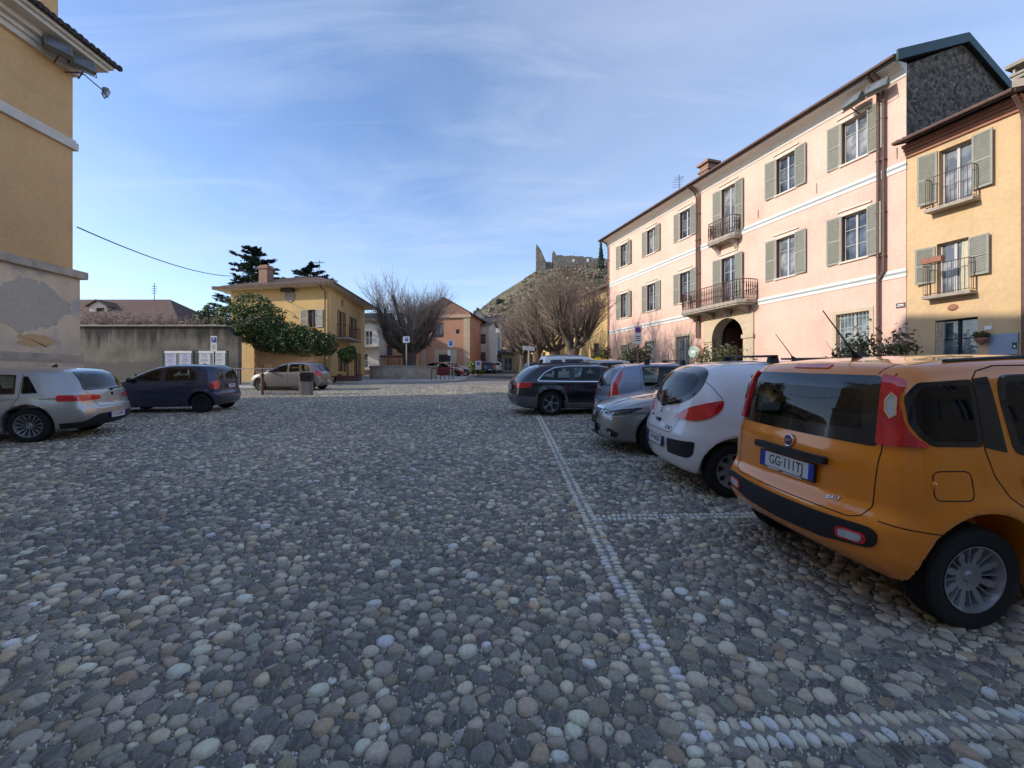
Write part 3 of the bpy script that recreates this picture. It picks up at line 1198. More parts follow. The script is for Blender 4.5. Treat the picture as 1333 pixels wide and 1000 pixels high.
for sg in (-1, 1):
    v = 'S' if sg < 0 else 'P'
    C_.panel('tail_light', 'C', [('R', sg * .40, .845), ('R', sg * .42, .875), ('R', sg * .56, .965), (v, .30, 1.035), (v, .475, 1.075), (v, .46, .99), (v, .37, .90), (v, .22, .84)],
             MT['red_lens'], r=[.02, .02, .10, .03, .02, .05, .10, .06], off=.018, thick=.035, step=.018)
    C_.panel('bumper_insert', 'C', [('R', sg * .335, .595), (sg * .74, .615), (sg * .72, .47), (sg * .67, .425), ('R', sg * .335, .425)], MT['black_trim'], r=.03, off=.007, thick=.02, step=.05)
    C_.panel('side_window', v, [(.80, 1.345), (.84, 1.22), (1.15, 1.0), (1.55, .985), (1.55, 1.425), (1.1, 1.405)], [MT['frit'], MT['dark_glass']], r=[.03, .08, .10, .02, .02, .1], off=.003, ring=.03, hole=True)
    C_.panel('side_window', v, [(1.62, .98), (2.72, .98), (2.72, 1.06), (2.2, 1.36), (1.62, 1.43)], [MT['frit'], MT['glass']], r=.05, off=.003, ring=.035, hole=True)
    handle(C_, v, 1.66, .88, PAINT['white'])
seams(C_, [('R', [(-.52, .95), (-.47, .80), (-.44, .70), (-.38, .665), (.38, .665), (.44, .70), (.47, .80), (.52, .95)]), ('S', [(1.58, 1.43), (1.58, .95), (1.62, .5), (1.7, .33)]),
           ('T', [(.55, -.50), (1.2, -.56), (2.1, -.56)]), ('T', [(.55, .50), (1.2, .56), (2.1, .56)]), ('S', [(.30, 1.35), (.47, 1.08)])], .007)
wiper(C_, (.0, .965), (-.36, 1.03))
bm_ = MB()
C_.bar(bm_, 'R', [(-.055, .775), (.055, .775)], .022, .008, 8)
item(C_, 'tailgate_handle', bm_, MT['black_trim'])
roof_bars(C_, (1.15, 1.95), .52, MT['black_trim'], h=.032)
aerial(C_, 1.75, 0, .42, math.radians(38), MT['black_trim'])
r_white, sh = finish_car(C_, 'white three door hatchback with roof bars beside the orange hatchback', 'car', 1.83, 5.50, .0, RIGHT_ROW,
                         rim_style='colt', rim_mat=MT['hubcap'], rim_frac=.66, tyre_w=.185)
pl = C_.ray('R', 0, .53)[0]
plate_parts(r_white, sh + Vector((pl.x - .010, 0, .535)), (0, math.radians(4), 0), 'DP·040XF')
tb = MB()
b0 = C_.ray('R', .0, .885)[0]
for k in range(3):
    a = math.pi / 2 + k * 2 * math.pi / 3
    c, s = math.cos(a), math.sin(a)
    q = [(0, 0), (.020, .012), (.042, 0), (.020, -.012)]
    tb.prism([(u * c - w * s, u * s + w * c) for u, w in q], 0, -.004, .004)
part('badge', tb, MT['chrome'], r_white, sh + b0 + Vector((-.005, 0, 0)), (0, .2, 0))
for txt, u0, z0, sz in (('COLT', -.33, .715, .055), ('CZ3', .33, .80, .04)):
    em = text_mesh(txt, sz, MT['dark_metal'], .002, sx=1.2)
    for vv in em.vertices:
        x, y, z = vv.co
        hh, nn, _ = C_.ray('R', u0 - x, z0 + y)
        vv.co = sh + hh + nn * (.003 + z)
    part('model_lettering', em, None, r_white)

# ---- the grey hybrid hatchback, nose towards the square
S = dict(L=4.35, W=1.765, H=1.45, wr=.315, ro=.87, wb=2.60, arch=.05,
         top=[(0, 1.15), (.5, 1.36), (1.1, 1.44), (1.8, 1.45), (2.4, 1.36), (3.10, 1.03), (3.4, .965), (3.85, .885), (4.15, .80), (4.4, .70)],
         rear=[(.2, .2), (.4, .02), (.6, 0), (.9, .06), (1.05, .15), (1.35, .5)],
         front=[(.12, 4.22), (.20, 4.30), (.30, 4.345), (.45, 4.335), (.60, 4.315), (.70, 4.27), (.80, 4.17), (.95, 3.9)],
         sect=[(.15, .88), (.25, .94), (.45, .98), (.65, 1.0), (.80, .985), (.92, .955), (1.0, .93), (1.2, .85), (1.4, .76)],
         plan=[(0, .12), (.5, .03), (1.2, 0), (3.0, 0), (3.6, .03), (4.0, .075), (4.35, .16)], cf=.30, kf=.10, kt=.09, ct=.07, crease=(.66, .016))
C_ = Car(S, PAINT['grey_metal'], .02)
C_.ax = 1.0
gr = simple('grille_mesh_black', (.03, .03, .034), .35, metal=.5, var=.8, scale=60)
C_.panel('grille', 'F', [(-.30, .20), (.30, .20), (.34, .30), (.20, .475), (.285, .70), (-.285, .70), (-.20, .475), (-.34, .30)], gr, r=.03, off=.006, thick=.02, step=.04)
gb = MB()
C_.strip(gb, 'F', round_poly([(-.33, .185), (.33, .185), (.365, .30), (.225, .475), (.305, .715), (-.305, .715), (-.225, .475), (-.365, .30)], .03), .028, .012, closed=True)
item(C_, 'grille_surround', gb, MT['chrome'])
gs = MB()
for k in range(9):
    zz = .23 + k * .05
    hw = .27 if zz < .32 else (.31 - (zz - .3) * .65 if zz < .475 else .20 + (zz - .475) * .36)
    C_.strip(gs, 'F', [(-hw, zz), (hw, zz)], .009, .011)
item(C_, 'grille_bars', gs, MT['dark_metal'])
for sg in (-1, 1):
    v = 'S' if sg < 0 else 'P'
    C_.panel('headlight', 'D', [('F', sg * .40, .615), ('F', sg * .62, .60), (v, 4.00, .64), (v, 3.68, .765), (v, 3.80, .77), (v, 4.02, .745), ('F', sg * .56, .70), ('F', sg * .42, .668)],
             MT['headlight'], r=.02, off=.008, thick=.02, step=.025)
    hl = MB()
    C_.strip(hl, 'D', C_.pts('D', [('F', sg * .40, .618), ('F', sg * .62, .606), (v, 4.00, .645), (v, 3.70, .765)]), .016, .0125)
    item(C_, 'headlight_trim', hl, MT['clear_lens'])
    hp = C_.pts('D', [('F', sg * .43, .65), ('F', sg * .60, .69), (v, 4.0, .735), (v, 3.78, .765)])
    hb = MB()
    C_.strip(hb, 'D', hp, .022, .011)
    item(C_, 'headlight_brow', hb, MT['black_trim'])
    for q in (('F', sg * .53, .645), ('F', sg * .64, .66)):
        p0 = C_.ray(*q)[0]
        lens = MB()
        lens.ball(p0 + Vector((-.004, 0, 0)), (.016, .036, .034), 14, 8)
        item(C_, 'headlight_projector', lens, MT['clear_lens'], True)
    C_.panel('fog_light_recess', 'D', [('F', sg * .52, .40), ('F', sg * .64, .43), (v, 4.10, .36), (v, 4.12, .29), ('F', sg * .66, .30)], MT['black_trim'], r=.02, off=.006, thick=.02, step=.04)
    p0 = C_.ray('F', sg * .645, .345)[0]
    lens = MB()
    lens.ball(p0 + Vector((.006, 0, 0)), (.012, .035, .03), 14, 8)
    item(C_, 'fog_light', lens, MT['clear_lens'], True)
    C_.panel('side_window', v, [(1.75, .96), (2.80, .985), (2.75, 1.06), (2.35, 1.29), (1.75, 1.36)], [MT['frit'], MT['glass']], r=.04, off=.003, ring=.03, hole=True)
    C_.panel('side_window', v, [(.85, 1.0), (1.67, .96), (1.67, 1.36), (1.1, 1.33), (.75, 1.15)], [MT['frit'], MT['dark_glass']], r=.04, off=.003, ring=.03, hole=True)
C_.panel('windscreen', 'T', [(2.42, -.54), (2.42, .54), (3.08, .66), (3.16, .35), (3.18, 0), (3.16, -.35), (3.08, -.66)], [MT['frit'], MT['glass']], r=.06, off=.004, ring=.04, hole=True, step=.07)
seams(C_, [('T', [(3.24, -.72), (3.5, -.70), (3.9, -.62), (4.18, -.48), (4.24, -.3), (4.26, 0), (4.24, .3), (4.18, .48), (3.9, .62), (3.5, .70), (3.24, .72), (3.25, 0), (3.24, -.72)]),
           ('D', [(-.30, .62), (-.45, .60)]), ('S', [(1.71, 1.36), (1.71, .4)]), ('S', [(2.95, .95), (2.9, .4)]), ('S', [(3.62, .76), (3.72, .60), (3.80, .56)])], .007)
for sg in (-1, 1):
    cr_ = MB()
    C_.bar(cr_, 'T', [(3.0, sg * .50), (3.72, sg * .40), (4.10, sg * .34)], .012, -.006, 6)
    item(C_, 'bonnet_crease', cr_, PAINT['grey_metal'], True)
wp = MB()
C_.bar(wp, 'T', [(3.20, .30), (3.14, -.30)], .011, .02)
C_.bar(wp, 'T', [(3.20, -.30), (3.10, -.62)], .011, .02)
item(C_, 'wipers', wp, MT['black_trim'])
mirror(C_, 2.72, 1.0, PAINT['grey_metal'])
r_grey, sh = finish_car(C_, 'grey hatchback with chrome edged grille, parked nose towards the square', 'car', 1.42 + 4.35, 7.72, math.pi + .03, RIGHT_ROW,
                        rim_style='five', rim_frac=.70, tyre_w=.2, base_z=.42)
lb = C_.ray('F', 0, .61)[0]
ring = MB()
ring.tube([(0, .062 * math.cos(a), .045 * math.sin(a)) for a in np.linspace(0, 2 * math.pi, 25)], .007, 6, caps=False)
ring.tube([(0, -.018, .03), (0, .02, -.02), (0, -.03, -.02)], .006, 5)
part('badge', ring, MT['chrome'], r_grey, sh + lb + Vector((.014, 0, 0)))
pl = C_.ray('F', 0, .40)[0]
plate_parts(r_grey, sh + Vector((pl.x + .03, 0, .40)), (0, 0, math.pi), 'FT·962KM')

# ---- the pale blue hatchback with tall tail lights
S = dict(L=3.84, W=1.66, H=1.48, wr=.29, ro=.68, wb=2.46,
         top=[(0, 1.30), (.4, 1.42), (.8, 1.465), (1.5, 1.48), (2.0, 1.42), (2.75, 1.0), (3.4, .88), (3.7, .76), (3.84, .62)],
         rear=[(.18, .14), (.35, .02), (.5, 0), (.66, .0), (.71, .05), (.85, .065), (1.0, .10), (1.2, .20), (1.38, .31), (1.5, .40)],
         front=[(.15, 3.7), (.35, 3.82), (.55, 3.84), (.75, 3.75)],
         sect=[(.15, .9), (.3, .95), (.5, .99), (.65, 1.0), (.85, .985), (.95, .96), (1.2, .88), (1.45, .79)],
         plan=[(0, .04), (.5, .015), (1.0, 0), (2.6, 0), (3.3, .06), (3.84, .2)], cr=.12, cr4=.1, kr=.13, kt=.11)
C_ = Car(S, PAINT['pale_blue'], .024)
C_.ax = 1.0
C_.panel('rear_window', 'R', [(-.56, .965), (.56, .965), (.50, 1.385), (-.50, 1.385)], [MT['frit'], MT['dark_glass']], r=.05, off=.004, ring=.05, hole=True)
for sg in (-1, 1):
    v = 'S' if sg < 0 else 'P'
    C_.panel('tail_light', 'C', [('R', sg * .60, .72), ('R', sg * .61, .98), ('R', sg * .535, 1.40), (v, .47, 1.40), (v, .36, 1.20), (v, .27, 1.0), (v, .25, .78), (v, .16, .70)],
             MT['red_lens'], r=.03, off=.008, thick=.02, step=.04)
    C_.panel('side_window', v, [(.80, .97), (1.72, .955), (1.72, 1.395), (1.0, 1.40), (.78, 1.385)], [MT['frit'], MT['glass']], r=.05, off=.003, ring=.03, hole=True)
    C_.panel('side_window', v, [(1.80, .955), (2.62, .965), (2.6, 1.02), (2.2, 1.27), (1.80, 1.39)], [MT['frit'], MT['glass']], r=.05, off=.003, ring=.03, hole=True)
seams(C_, [('R', [(-.56, .95), (-.57, .72), (.57, .72), (.56, .95)]), ('S', [(.75, 1.42), (.74, .95), (.82, .75)]), ('S', [(1.76, 1.41), (1.76, .4)])], .008)
wiper(C_, (.0, .96), (.40, .985))
roof_bars(C_, (.95, 1.75), .52, MT['black_trim'], h=.055)
r_pb, sh = finish_car(C_, 'pale blue hatchback with tall red tail lights and roof bars', 'car', 1.98, 9.95, .04, RIGHT_ROW, rim_style='multi', tyre_w=.18)
bgm = MB()
bgm.lathe([(.001, .006), (.036, .006), (.040, 0)], 20, Matrix.Rotation(-math.pi / 2, 4, 'Y'))
part('badge', bgm, MT['chrome'], r_pb, sh + C_.ray('R', 0, .87)[0])
plate_parts(r_pb, sh + C_.ray('R', 0, .58)[0] + Vector((-.012, 0, 0)), (0, 0, 0), 'CX·514BM')

# ---- the black estate
S = dict(L=4.72, W=1.84, H=1.49, wr=.345, ro=1.02, wb=2.81, arch=.05,
         top=[(0, 1.25), (.55, 1.385), (.9, 1.43), (1.6, 1.475), (2.3, 1.47), (2.85, 1.36), (3.55, 1.03), (4.3, .88), (4.72, .68)],
         rear=[(.2, .22), (.30, .08), (.42, .02), (.58, 0), (.66, .02), (.78, .04), (.90, .07), (1.0, .13), (1.2, .37), (1.38, .60), (1.5, .75)],
         front=[(.15, 4.55), (.35, 4.70), (.6, 4.72), (.8, 4.6)],
         sect=[(.15, .9), (.3, .96), (.5, .99), (.7, 1.0), (.88, .985), (.97, .955), (1.2, .86), (1.4, .77)],
         plan=[(0, .11), (.5, .03), (1.1, 0), (3.2, 0), (3.9, .05), (4.72, .22)], cr=.16, cr4=.12, kr=.14, kt=.10, crease=(.86, .012), flare=.03)
C_ = Car(S, PAINT['black'], .025)
C_.ax = 1.2
clad = simple('grey_plastic_cladding', (.12, .122, .13), .6, var=.15)
C_.panel('rear_window', 'R', [(-.60, .985), (.60, .985), (.50, 1.36), (-.50, 1.36)], [MT['frit'], MT['dark_glass']], r=.05, off=.004, ring=.045, hole=True)
for sg in (-1, 1):
    v = 'S' if sg < 0 else 'P'
    C_.panel('tail_light', 'C', [('R', sg * .42, .79), ('R', sg * .43, .90), ('R', sg * .7, .925), (v, .42, .935), (v, .50, .905), (v, .44, .80), (v, .25, .785)], MT['red_lens'], r=.025, off=.008, thick=.02, step=.04)
    C_.panel('side_window', v, [(.68, .985), (1.60, .965), (1.60, 1.34), (1.15, 1.31), (.85, 1.16)], [MT['frit'], MT['glass']], r=[.04, .02, .02, .12, .08], off=.003, ring=.03, hole=True)
    C_.panel('side_window', v, [(1.68, .965), (2.5, .955), (2.5, 1.345), (1.68, 1.36)], [MT['frit'], MT['glass']], r=.03, off=.003, ring=.03, hole=True)
    C_.panel('side_window', v, [(2.58, .955), (3.35, .985), (3.1, 1.10), (2.80, 1.28), (2.58, 1.33)], [MT['frit'], MT['glass']], r=.03, off=.003, ring=.03, hole=True)
    tr = MB()
    C_.strip(tr, v, round_poly([(3.4, .965), (2.5, .94), (1.6, .95), (.63, .97), (.85, 1.19), (1.15, 1.335), (1.6, 1.375), (2.5, 1.375)], .06), .022, .008)
    item(C_, 'window_chrome', tr, MT['chrome'])
    ring_o, ring_i = S['wr'] + .14, S['wr'] + .042
    for wx in (S['ro'], S['ro'] + S['wb']):
        ar = [(wx + ring_o * math.cos(a), S['wr'] + ring_o * math.sin(a)) for a in np.linspace(-.25, math.pi + .25, 22)]
        ar += [(wx + ring_i * math.cos(a), S['wr'] + ring_i * math.sin(a)) for a in np.linspace(math.pi + .25, -.25, 22)]
        C_.panel('arch_trim', v, ar, clad, r=0, off=.012, thick=.02, step=.09)
    C_.panel('sill_trim', v, [(1.45, .23), (3.4, .23), (3.4, .36), (1.45, .36)], clad, r=.02, off=.01, thick=.02)
    sk = MB()
    C_.strip(sk, v, [(1.48, .355), (3.36, .355)], .02, .013)
    item(C_, 'sill_bright_strip', sk, MT['alloy'])
    rr = MB()
    C_.bar(rr, 'T', [(.75, sg * .55), (1.2, sg * .585), (2.6, sg * .575)], .017, .025, 6)
    item(C_, 'roof_rail', rr, MT['black_trim'])
C_.panel('bumper_cladding', 'C', [(-1.08, .27), (1.08, .27), (1.08, .50), (.75, .56), (-.75, .56), (-1.08, .50)], clad, r=.02, off=.008, thick=.02, step=.05)
C_.panel('skid_plate', 'R', [(-.5, .27), (.5, .27), (.45, .36), (-.45, .36)], MT['alloy'], r=.02, off=.018, thick=.02)
C_.panel('exhaust_tip', 'R', [(-.62, .30), (-.50, .30), (-.50, .36), (-.62, .36)], MT['chrome'], r=.02, off=.03, thick=.03)
seams(C_, [('R', [(-.62, .96), (-.66, .80), (-.64, .60), (.64, .60), (.66, .80), (.62, .96)]), ('S', [(1.64, 1.35), (1.66, .4)]), ('S', [(2.54, 1.35), (2.54, .4)]), ('S', [(3.45, .96), (3.4, .4)])], .008)
for x in (1.85, 2.68):
    handle(C_, 'S', x, .83, PAINT['black'])
r_bl, sh = finish_car(C_, 'black estate car with grey plastic wheel arches and roof rails', 'car', -.08, 12.55, .17, RIGHT_ROW, rim_style='five', rim_frac=.68, tyre_w=.225)
plate_parts(r_bl, sh + C_.ray('R', 0, .78)[0] + Vector((-.012, 0, 0)), (0, .15, 0), 'EV·307GZ')

# ---- the silver estate on the left
S = dict(L=4.62, W=1.83, H=1.42, wr=.32, ro=.94, wb=2.70,
         top=[(0, 1.20), (.42, 1.345), (.9, 1.395), (1.6, 1.42), (2.3, 1.41), (2.8, 1.30), (3.5, 1.0), (4.3, .85), (4.66, .66)],
         rear=[(.2, .20), (.32, .05), (.45, .0), (.60, .02), (.66, .06), (.80, .085), (.93, .115), (1.1, .21), (1.3, .34), (1.45, .45)],
         front=[(.15, 4.5), (.35, 4.64), (.55, 4.66), (.8, 4.5)],
         sect=[(.15, .9), (.3, .95), (.5, .985), (.7, 1.0), (.84, .985), (.93, .95), (1.15, .85), (1.35, .75)],
         plan=[(0, .12), (.5, .035), (1.1, 0), (3.1, 0), (3.8, .05), (4.66, .22)], cr=.17, cr4=.15, kr=.14, kt=.10, crease=(.80, .012))
C_ = Car(S, PAINT['silver'], .025)
C_.ax = 1.2
C_.panel('rear_window', 'R', [(-.66, .945), (.66, .945), (.54, 1.30), (-.54, 1.30)], [MT['frit'], MT['dark_glass']], r=.05, off=.004, ring=.05, hole=True)
for sg in (-1, 1):
    v = 'S' if sg < 0 else 'P'
    C_.panel('tail_light', 'C', [('R', sg * .36, .765), ('R', sg * .36, .835), ('R', sg * .6, .865), (v, .52, .87), (v, .52, .755), ('R', sg * .7, .745)], MT['red_lens'], r=.03, off=.008, thick=.02, step=.04)
    C_.panel('side_window', v, [(.78, .915), (1.02, .905), (1.05, 1.235), (.98, 1.225)], [MT['frit'], MT['dark_glass']], r=.04, off=.003, ring=.02, hole=True)
    C_.panel('side_window', v, [(1.10, .905), (1.95, .90), (1.95, 1.275), (1.16, 1.255)], [MT['frit'], MT['glass']], r=.03, off=.003, ring=.03, hole=True)
    C_.panel('side_window', v, [(2.03, .90), (3.2, .93), (2.95, 1.08), (2.6, 1.24), (2.03, 1.275)], [MT['frit'], MT['glass']], r=.03, off=.003, ring=.03, hole=True)
    handle(C_, v, 1.28, .78, MT['chrome'])
C_.panel('bumper_lower', 'C', [(-1.0, .24), (1.0, .24), (.95, .33), (.62, .36), (.42, .48), (-.42, .48), (-.62, .36), (-.95, .33)], MT['black_trim'], r=.03, off=.006, thick=.02, step=.05)
seams(C_, [('R', [(-.62, .93), (-.52, .75), (-.46, .62), (.46, .62), (.52, .75), (.62, .93)]), ('S', [(1.06, 1.27), (1.04, .85), (1.2, .6), (1.4, .4)]), ('S', [(1.99, 1.28), (1.99, .38)]), ('S', [(3.3, .92), (3.25, .38)])], .008)
wiper(C_, (-.02, .94), (-.42, .96))
sf = MB()
p0 = C_.ray('T', 1.05, 0)[0]
sf.prism([(p0.x - .07, p0.z - .01), (p0.x + .05, p0.z - .01), (p0.x - .05, p0.z + .05), (p0.x - .07, p0.z + .045)], 1, -.012, .012)
item(C_, 'roof_aerial', sf, PAINT['red'])
r_si, sh = finish_car(C_, 'silver estate car beside the ochre building', 'car', -8.22, 9.0, math.pi + .28, LEFT_ROW, rim_style='multi', rim_frac=.68, tyre_w=.215, base_z=.42)
plate_parts(r_si, sh + C_.ray('R', 0, .425)[0] + Vector((-.012, 0, 0)), (0, 0, 0), 'DZ·638PR')
bgm = MB()
bgm.lathe([(.001, .006), (.036, .006), (.040, 0)], 20, Matrix.Rotation(-math.pi / 2, 4, 'Y'))
part('badge', bgm, MT['dark_metal'], r_si, sh + C_.ray('R', 0, .84)[0])
gh = MB()
gh.box(-.01, .02, -.14, .14, -.012, .012)
part('tailgate_handle', gh, MT['chrome'], r_si, sh + C_.ray('R', 0, .68)[0])

# ---- the dark blue small people carrier
S = dict(L=3.79, W=1.71, H=1.58, wr=.30, ro=.60, wb=2.48,
         top=[(-.1, 1.44), (.3, 1.495), (.8, 1.525), (1.5, 1.53), (1.95, 1.455), (2.95, 1.0), (3.3, .93), (3.6, .82), (3.79, .68)],
         rear=[(.18, .16), (.32, .02), (.5, 0), (.62, .01), (.68, .06), (.95, .085), (1.05, .11), (1.3, .17), (1.5, .25)],
         front=[(.15, 3.65), (.35, 3.77), (.6, 3.79), (.8, 3.7)],
         sect=[(.15, .9), (.3, .95), (.5, .99), (.7, 1.0), (.9, .985), (1.0, .955), (1.3, .86), (1.55, .76)],
         plan=[(0, .06), (.5, .02), (1.0, 0), (2.6, 0), (3.3, .07), (3.79, .22)], cr=.16, cr4=.12, kr=.16, kt=.13)
C_ = Car(S, PAINT['navy'], .028)
C_.ax = 1.0
C_.panel('rear_window', 'R', [(-.62, 1.03), (.62, 1.03), (.60, 1.28), (.55, 1.425), (-.55, 1.425), (-.60, 1.28)], [MT['frit'], MT['glass']], r=.06, off=.004, ring=.05, hole=True)
for sg in (-1, 1):
    v = 'S' if sg < 0 else 'P'
    C_.panel('tail_light', 'C', [('R', sg * .60, .78), ('R', sg * .60, .99), (v, .30, 1.0), (v, .33, .80), (v, .26, .76)], MT['red_lens'], r=.04, off=.01, thick=.02, step=.04)
    C_.panel('bumper_insert', 'C', [('R', sg * .62, .665), (v, .34, .68), (v, .34, .72), ('R', sg * .62, .71)], MT['black_trim'], r=.01, off=.006, thick=.015, step=.05)
    C_.panel('side_window', v, [(.72, 1.02), (1.62, 1.0), (1.62, 1.42), (.92, 1.41), (.74, 1.28)], [MT['frit'], MT['glass']], r=.07, off=.003, ring=.04, hole=True)
    C_.panel('side_window', v, [(1.72, 1.0), (2.55, 1.0), (2.5, 1.07), (2.1, 1.30), (1.72, 1.42)], [MT['frit'], MT['glass']], r=.06, off=.003, ring=.04, hole=True)
    C_.panel('quarter_window', v, [(2.60, 1.0), (2.85, .985), (2.6, 1.06)], MT['frit'], r=.01, off=.003)
    handle(C_, v, .80, .90, MT['black_trim'])
C_.panel('windscreen', 'T', [(1.98, -.52), (1.98, .52), (2.8, .62), (2.88, 0), (2.8, -.62)], [MT['frit'], MT['glass']], r=.06, off=.004, ring=.04, hole=True, step=.08)
mirror(C_, 2.50, 1.03, MT['black_trim'])
seams(C_, [('R', [(-.63, 1.0), (-.60, .67), (.60, .67), (.63, 1.0)]), ('S', [(1.67, 1.47), (1.67, .36)]), ('S', [(.70, 1.40), (.70, .95), (.80, .75), (.95, .6)])], .009)
r_nv, sh = finish_car(C_, 'dark blue small people carrier in front of the poster boards', 'car', -8.5, 13.4, math.pi + .14, LEFT_ROW, rim_style='none', rim_mat=MT['dark_metal'], tyre_w=.18)
r_nv.scale = (.93, .93, .93)
plate_parts(r_nv, sh + C_.ray('R', 0, .83)[0] + Vector((-.012, 0, 0)), (0, 0, 0), 'CV·281NY')

# ---- the taupe hatchback beyond it
S = dict(L=3.99, W=1.71, H=1.49, wr=.30, ro=.68, wb=2.57,
         top=[(0, 1.28), (.45, 1.42), (.9, 1.48), (1.5, 1.49), (2.1, 1.40), (3.0, 1.0), (3.5, .89), (3.8, .78), (3.99, .64)],
         rear=[(.18, .14), (.35, .02), (.5, 0), (.66, .03), (.85, .07), (1.0, .12), (1.2, .25), (1.4, .42)],
         front=[(.15, 3.86), (.35, 3.97), (.55, 3.99), (.8, 3.85)],
         sect=[(.15, .9), (.3, .95), (.5, .99), (.7, 1.0), (.88, .985), (.97, .955), (1.2, .87), (1.45, .76)],
         plan=[(0, .08), (.5, .02), (1.0, 0), (2.7, 0), (3.4, .06), (3.99, .24)], cr=.17, cr4=.12, kr=.16, kt=.12)


def small_hatch(paint_key, res=.034, ring=.04):
    c = Car(S, PAINT[paint_key], res)
    c.ax = 1.0
    c.panel('rear_window', 'R', [(-.58, .99), (.58, .99), (.50, 1.37), (-.50, 1.37)], [MT['frit'], MT['dark_glass']], r=.06, off=.004, ring=ring, hole=True, step=.1)
    for sg in (-1, 1):
        v = 'S' if sg < 0 else 'P'
        c.panel('tail_light', 'C', [('R', sg * .50, .80), ('R', sg * .60, .985), (v, .38, 1.04), (v, .36, .86), (v, .22, .78)], MT['red_lens'], r=.03, off=.01, thick=.02, step=.06)
        c.panel('headlight', 'D', [('F', sg * .40, .62), (v, 3.75, .64), (v, 3.42, .80), ('F', sg * .45, .74)], MT['clear_lens'], r=.03, off=.01, thick=.02, step=.06)
        c.panel('side_window', v, [(.62, 1.02), (1.70, .965), (1.70, 1.38), (1.0, 1.38), (.70, 1.25)], [MT['frit'], MT['glass']], r=.06, off=.003, ring=.03, hole=True, step=.1)
        c.panel('side_window', v, [(1.78, .96), (2.80, .97), (2.75, 1.03), (2.35, 1.25), (1.78, 1.38)], [MT['frit'], MT['glass']], r=.06, off=.003, ring=.03, hole=True, step=.1)
    c.panel('windscreen', 'T', [(2.15, -.52), (2.15, .52), (2.85, .60), (2.92, 0), (2.85, -.60)], [MT['frit'], MT['glass']], r=.06, off=.004, ring=.04, hole=True, step=.1)
    c.panel('grille', 'F', [(-.38, .34), (.38, .34), (.34, .46), (-.34, .46)], MT['black_trim'], r=.03, off=.008, thick=.02, step=.1)
    mirror(c, 2.62, 1.0, PAINT[paint_key])
    seams(c, [('S', [(1.74, 1.39), (1.74, .38)]), ('R', [(-.60, .96), (-.56, .62), (.56, .62), (.60, .96)])], .010)
    return c


C_ = small_hatch('taupe', .03)
rl = MB()
C_.strip(rl, 'S', [(1.25, .64), (2.75, .62)], .03, .008)
C_.strip(rl, 'P', [(1.25, .64), (2.75, .62)], .03, .008)
item(C_, 'rubbing_strip', rl, MT['chrome'])
r_tp, sh = finish_car(C_, 'taupe five door hatchback behind the iron railing and posts', 'car', -9.75, 22.9, math.pi - .02, LEFT_ROW, rim_style='six', rim_frac=.7, tyre_w=.19, seats=True)
plate_parts(r_tp, sh + C_.ray('R', 0, .50)[0] + Vector((-.012, 0, 0)), (0, 0, 0), 'EB·447ZR')

C_ = small_hatch('red', .04)
finish_car(C_, 'red hatchback parked by the bike hoops in front of the gabled building', 'car', -8.65, 42.5, -.08, FAR_CARS, rim_style='six', tyre_w=.19, seats=False)
C_ = small_hatch('grey_metal', .05)
finish_car(C_, 'grey hatchback half hidden behind the red one', 'car', -8.2, 46.6, -.05, FAR_CARS, rim_style='none', tyre_w=.19, seats=False)
C_ = small_hatch('blue', .05)
r_fb, sh = finish_car(C_, 'dark blue hatchback parked at the mouth of the street by the white noticeboard', 'car', -2.75, 54.0, math.pi / 2 + .25, FAR_CARS, rim_style='none', tyre_w=.19, seats=False)
plate_parts(r_fb, sh + C_.ray('R', 0, .50)[0] + Vector((-.012, 0, 0)), (0, 0, 0), None)
C_ = small_hatch('white', .05)
finish_car(C_, 'white hatchback in the street beside the dark blue one', 'car', -2.1, 58.5, math.pi / 2 + .2, FAR_CARS, rim_style='none', tyre_w=.19, seats=False)
C_ = small_hatch('navy', .045)
finish_car(C_, 'blue hatchback parked under the bare trees beyond the black estate', 'car', .55, 30.2, .15, FAR_CARS, rim_style='none', tyre_w=.19, seats=False)

# ---- the white off-roader and the silver hatchback that show above the black estate
S = dict(L=4.4, W=1.80, H=1.76, wr=.35, ro=.80, wb=2.6,
         top=[(-.1, 1.66), (.3, 1.73), (.9, 1.76), (1.9, 1.75), (2.3, 1.66), (2.95, 1.13), (3.6, 1.05), (4.2, .98), (4.4, .85)],
         rear=[(.2, .12), (.4, .0), (.6, 0), (.7, .05), (1.05, .08), (1.65, .22)],
         front=[(.2, 4.3), (.4, 4.4), (.9, 4.36), (1.0, 4.2)],
         sect=[(.2, .93), (.4, .98), (.7, 1.0), (1.0, .985), (1.1, .955), (1.4, .89), (1.7, .82)],
         plan=[(0, .04), (.5, .01), (1.0, 0), (3.2, 0), (4.4, .12)], kr=.14, kt=.13)
C_ = Car(S, PAINT['white'], .04)
C_.panel('rear_window', 'R', [(-.58, 1.12), (.58, 1.12), (.54, 1.58), (-.54, 1.58)], [MT['frit'], MT['dark_glass']], r=.06, off=.004, ring=.05, hole=True)
for v in 'SP':
    for pg in ([(.42, 1.13), (.98, 1.12), (.98, 1.58), (.52, 1.57)], [(1.10, 1.12), (1.85, 1.12), (1.85, 1.60), (1.10, 1.60)], [(1.97, 1.12), (2.75, 1.13), (2.35, 1.48), (2.2, 1.56), (1.97, 1.59)]):
        C_.panel('side_window', v, pg, [MT['frit'], MT['dark_glass']], r=.06, off=.003, ring=.03, hole=True, step=.1)
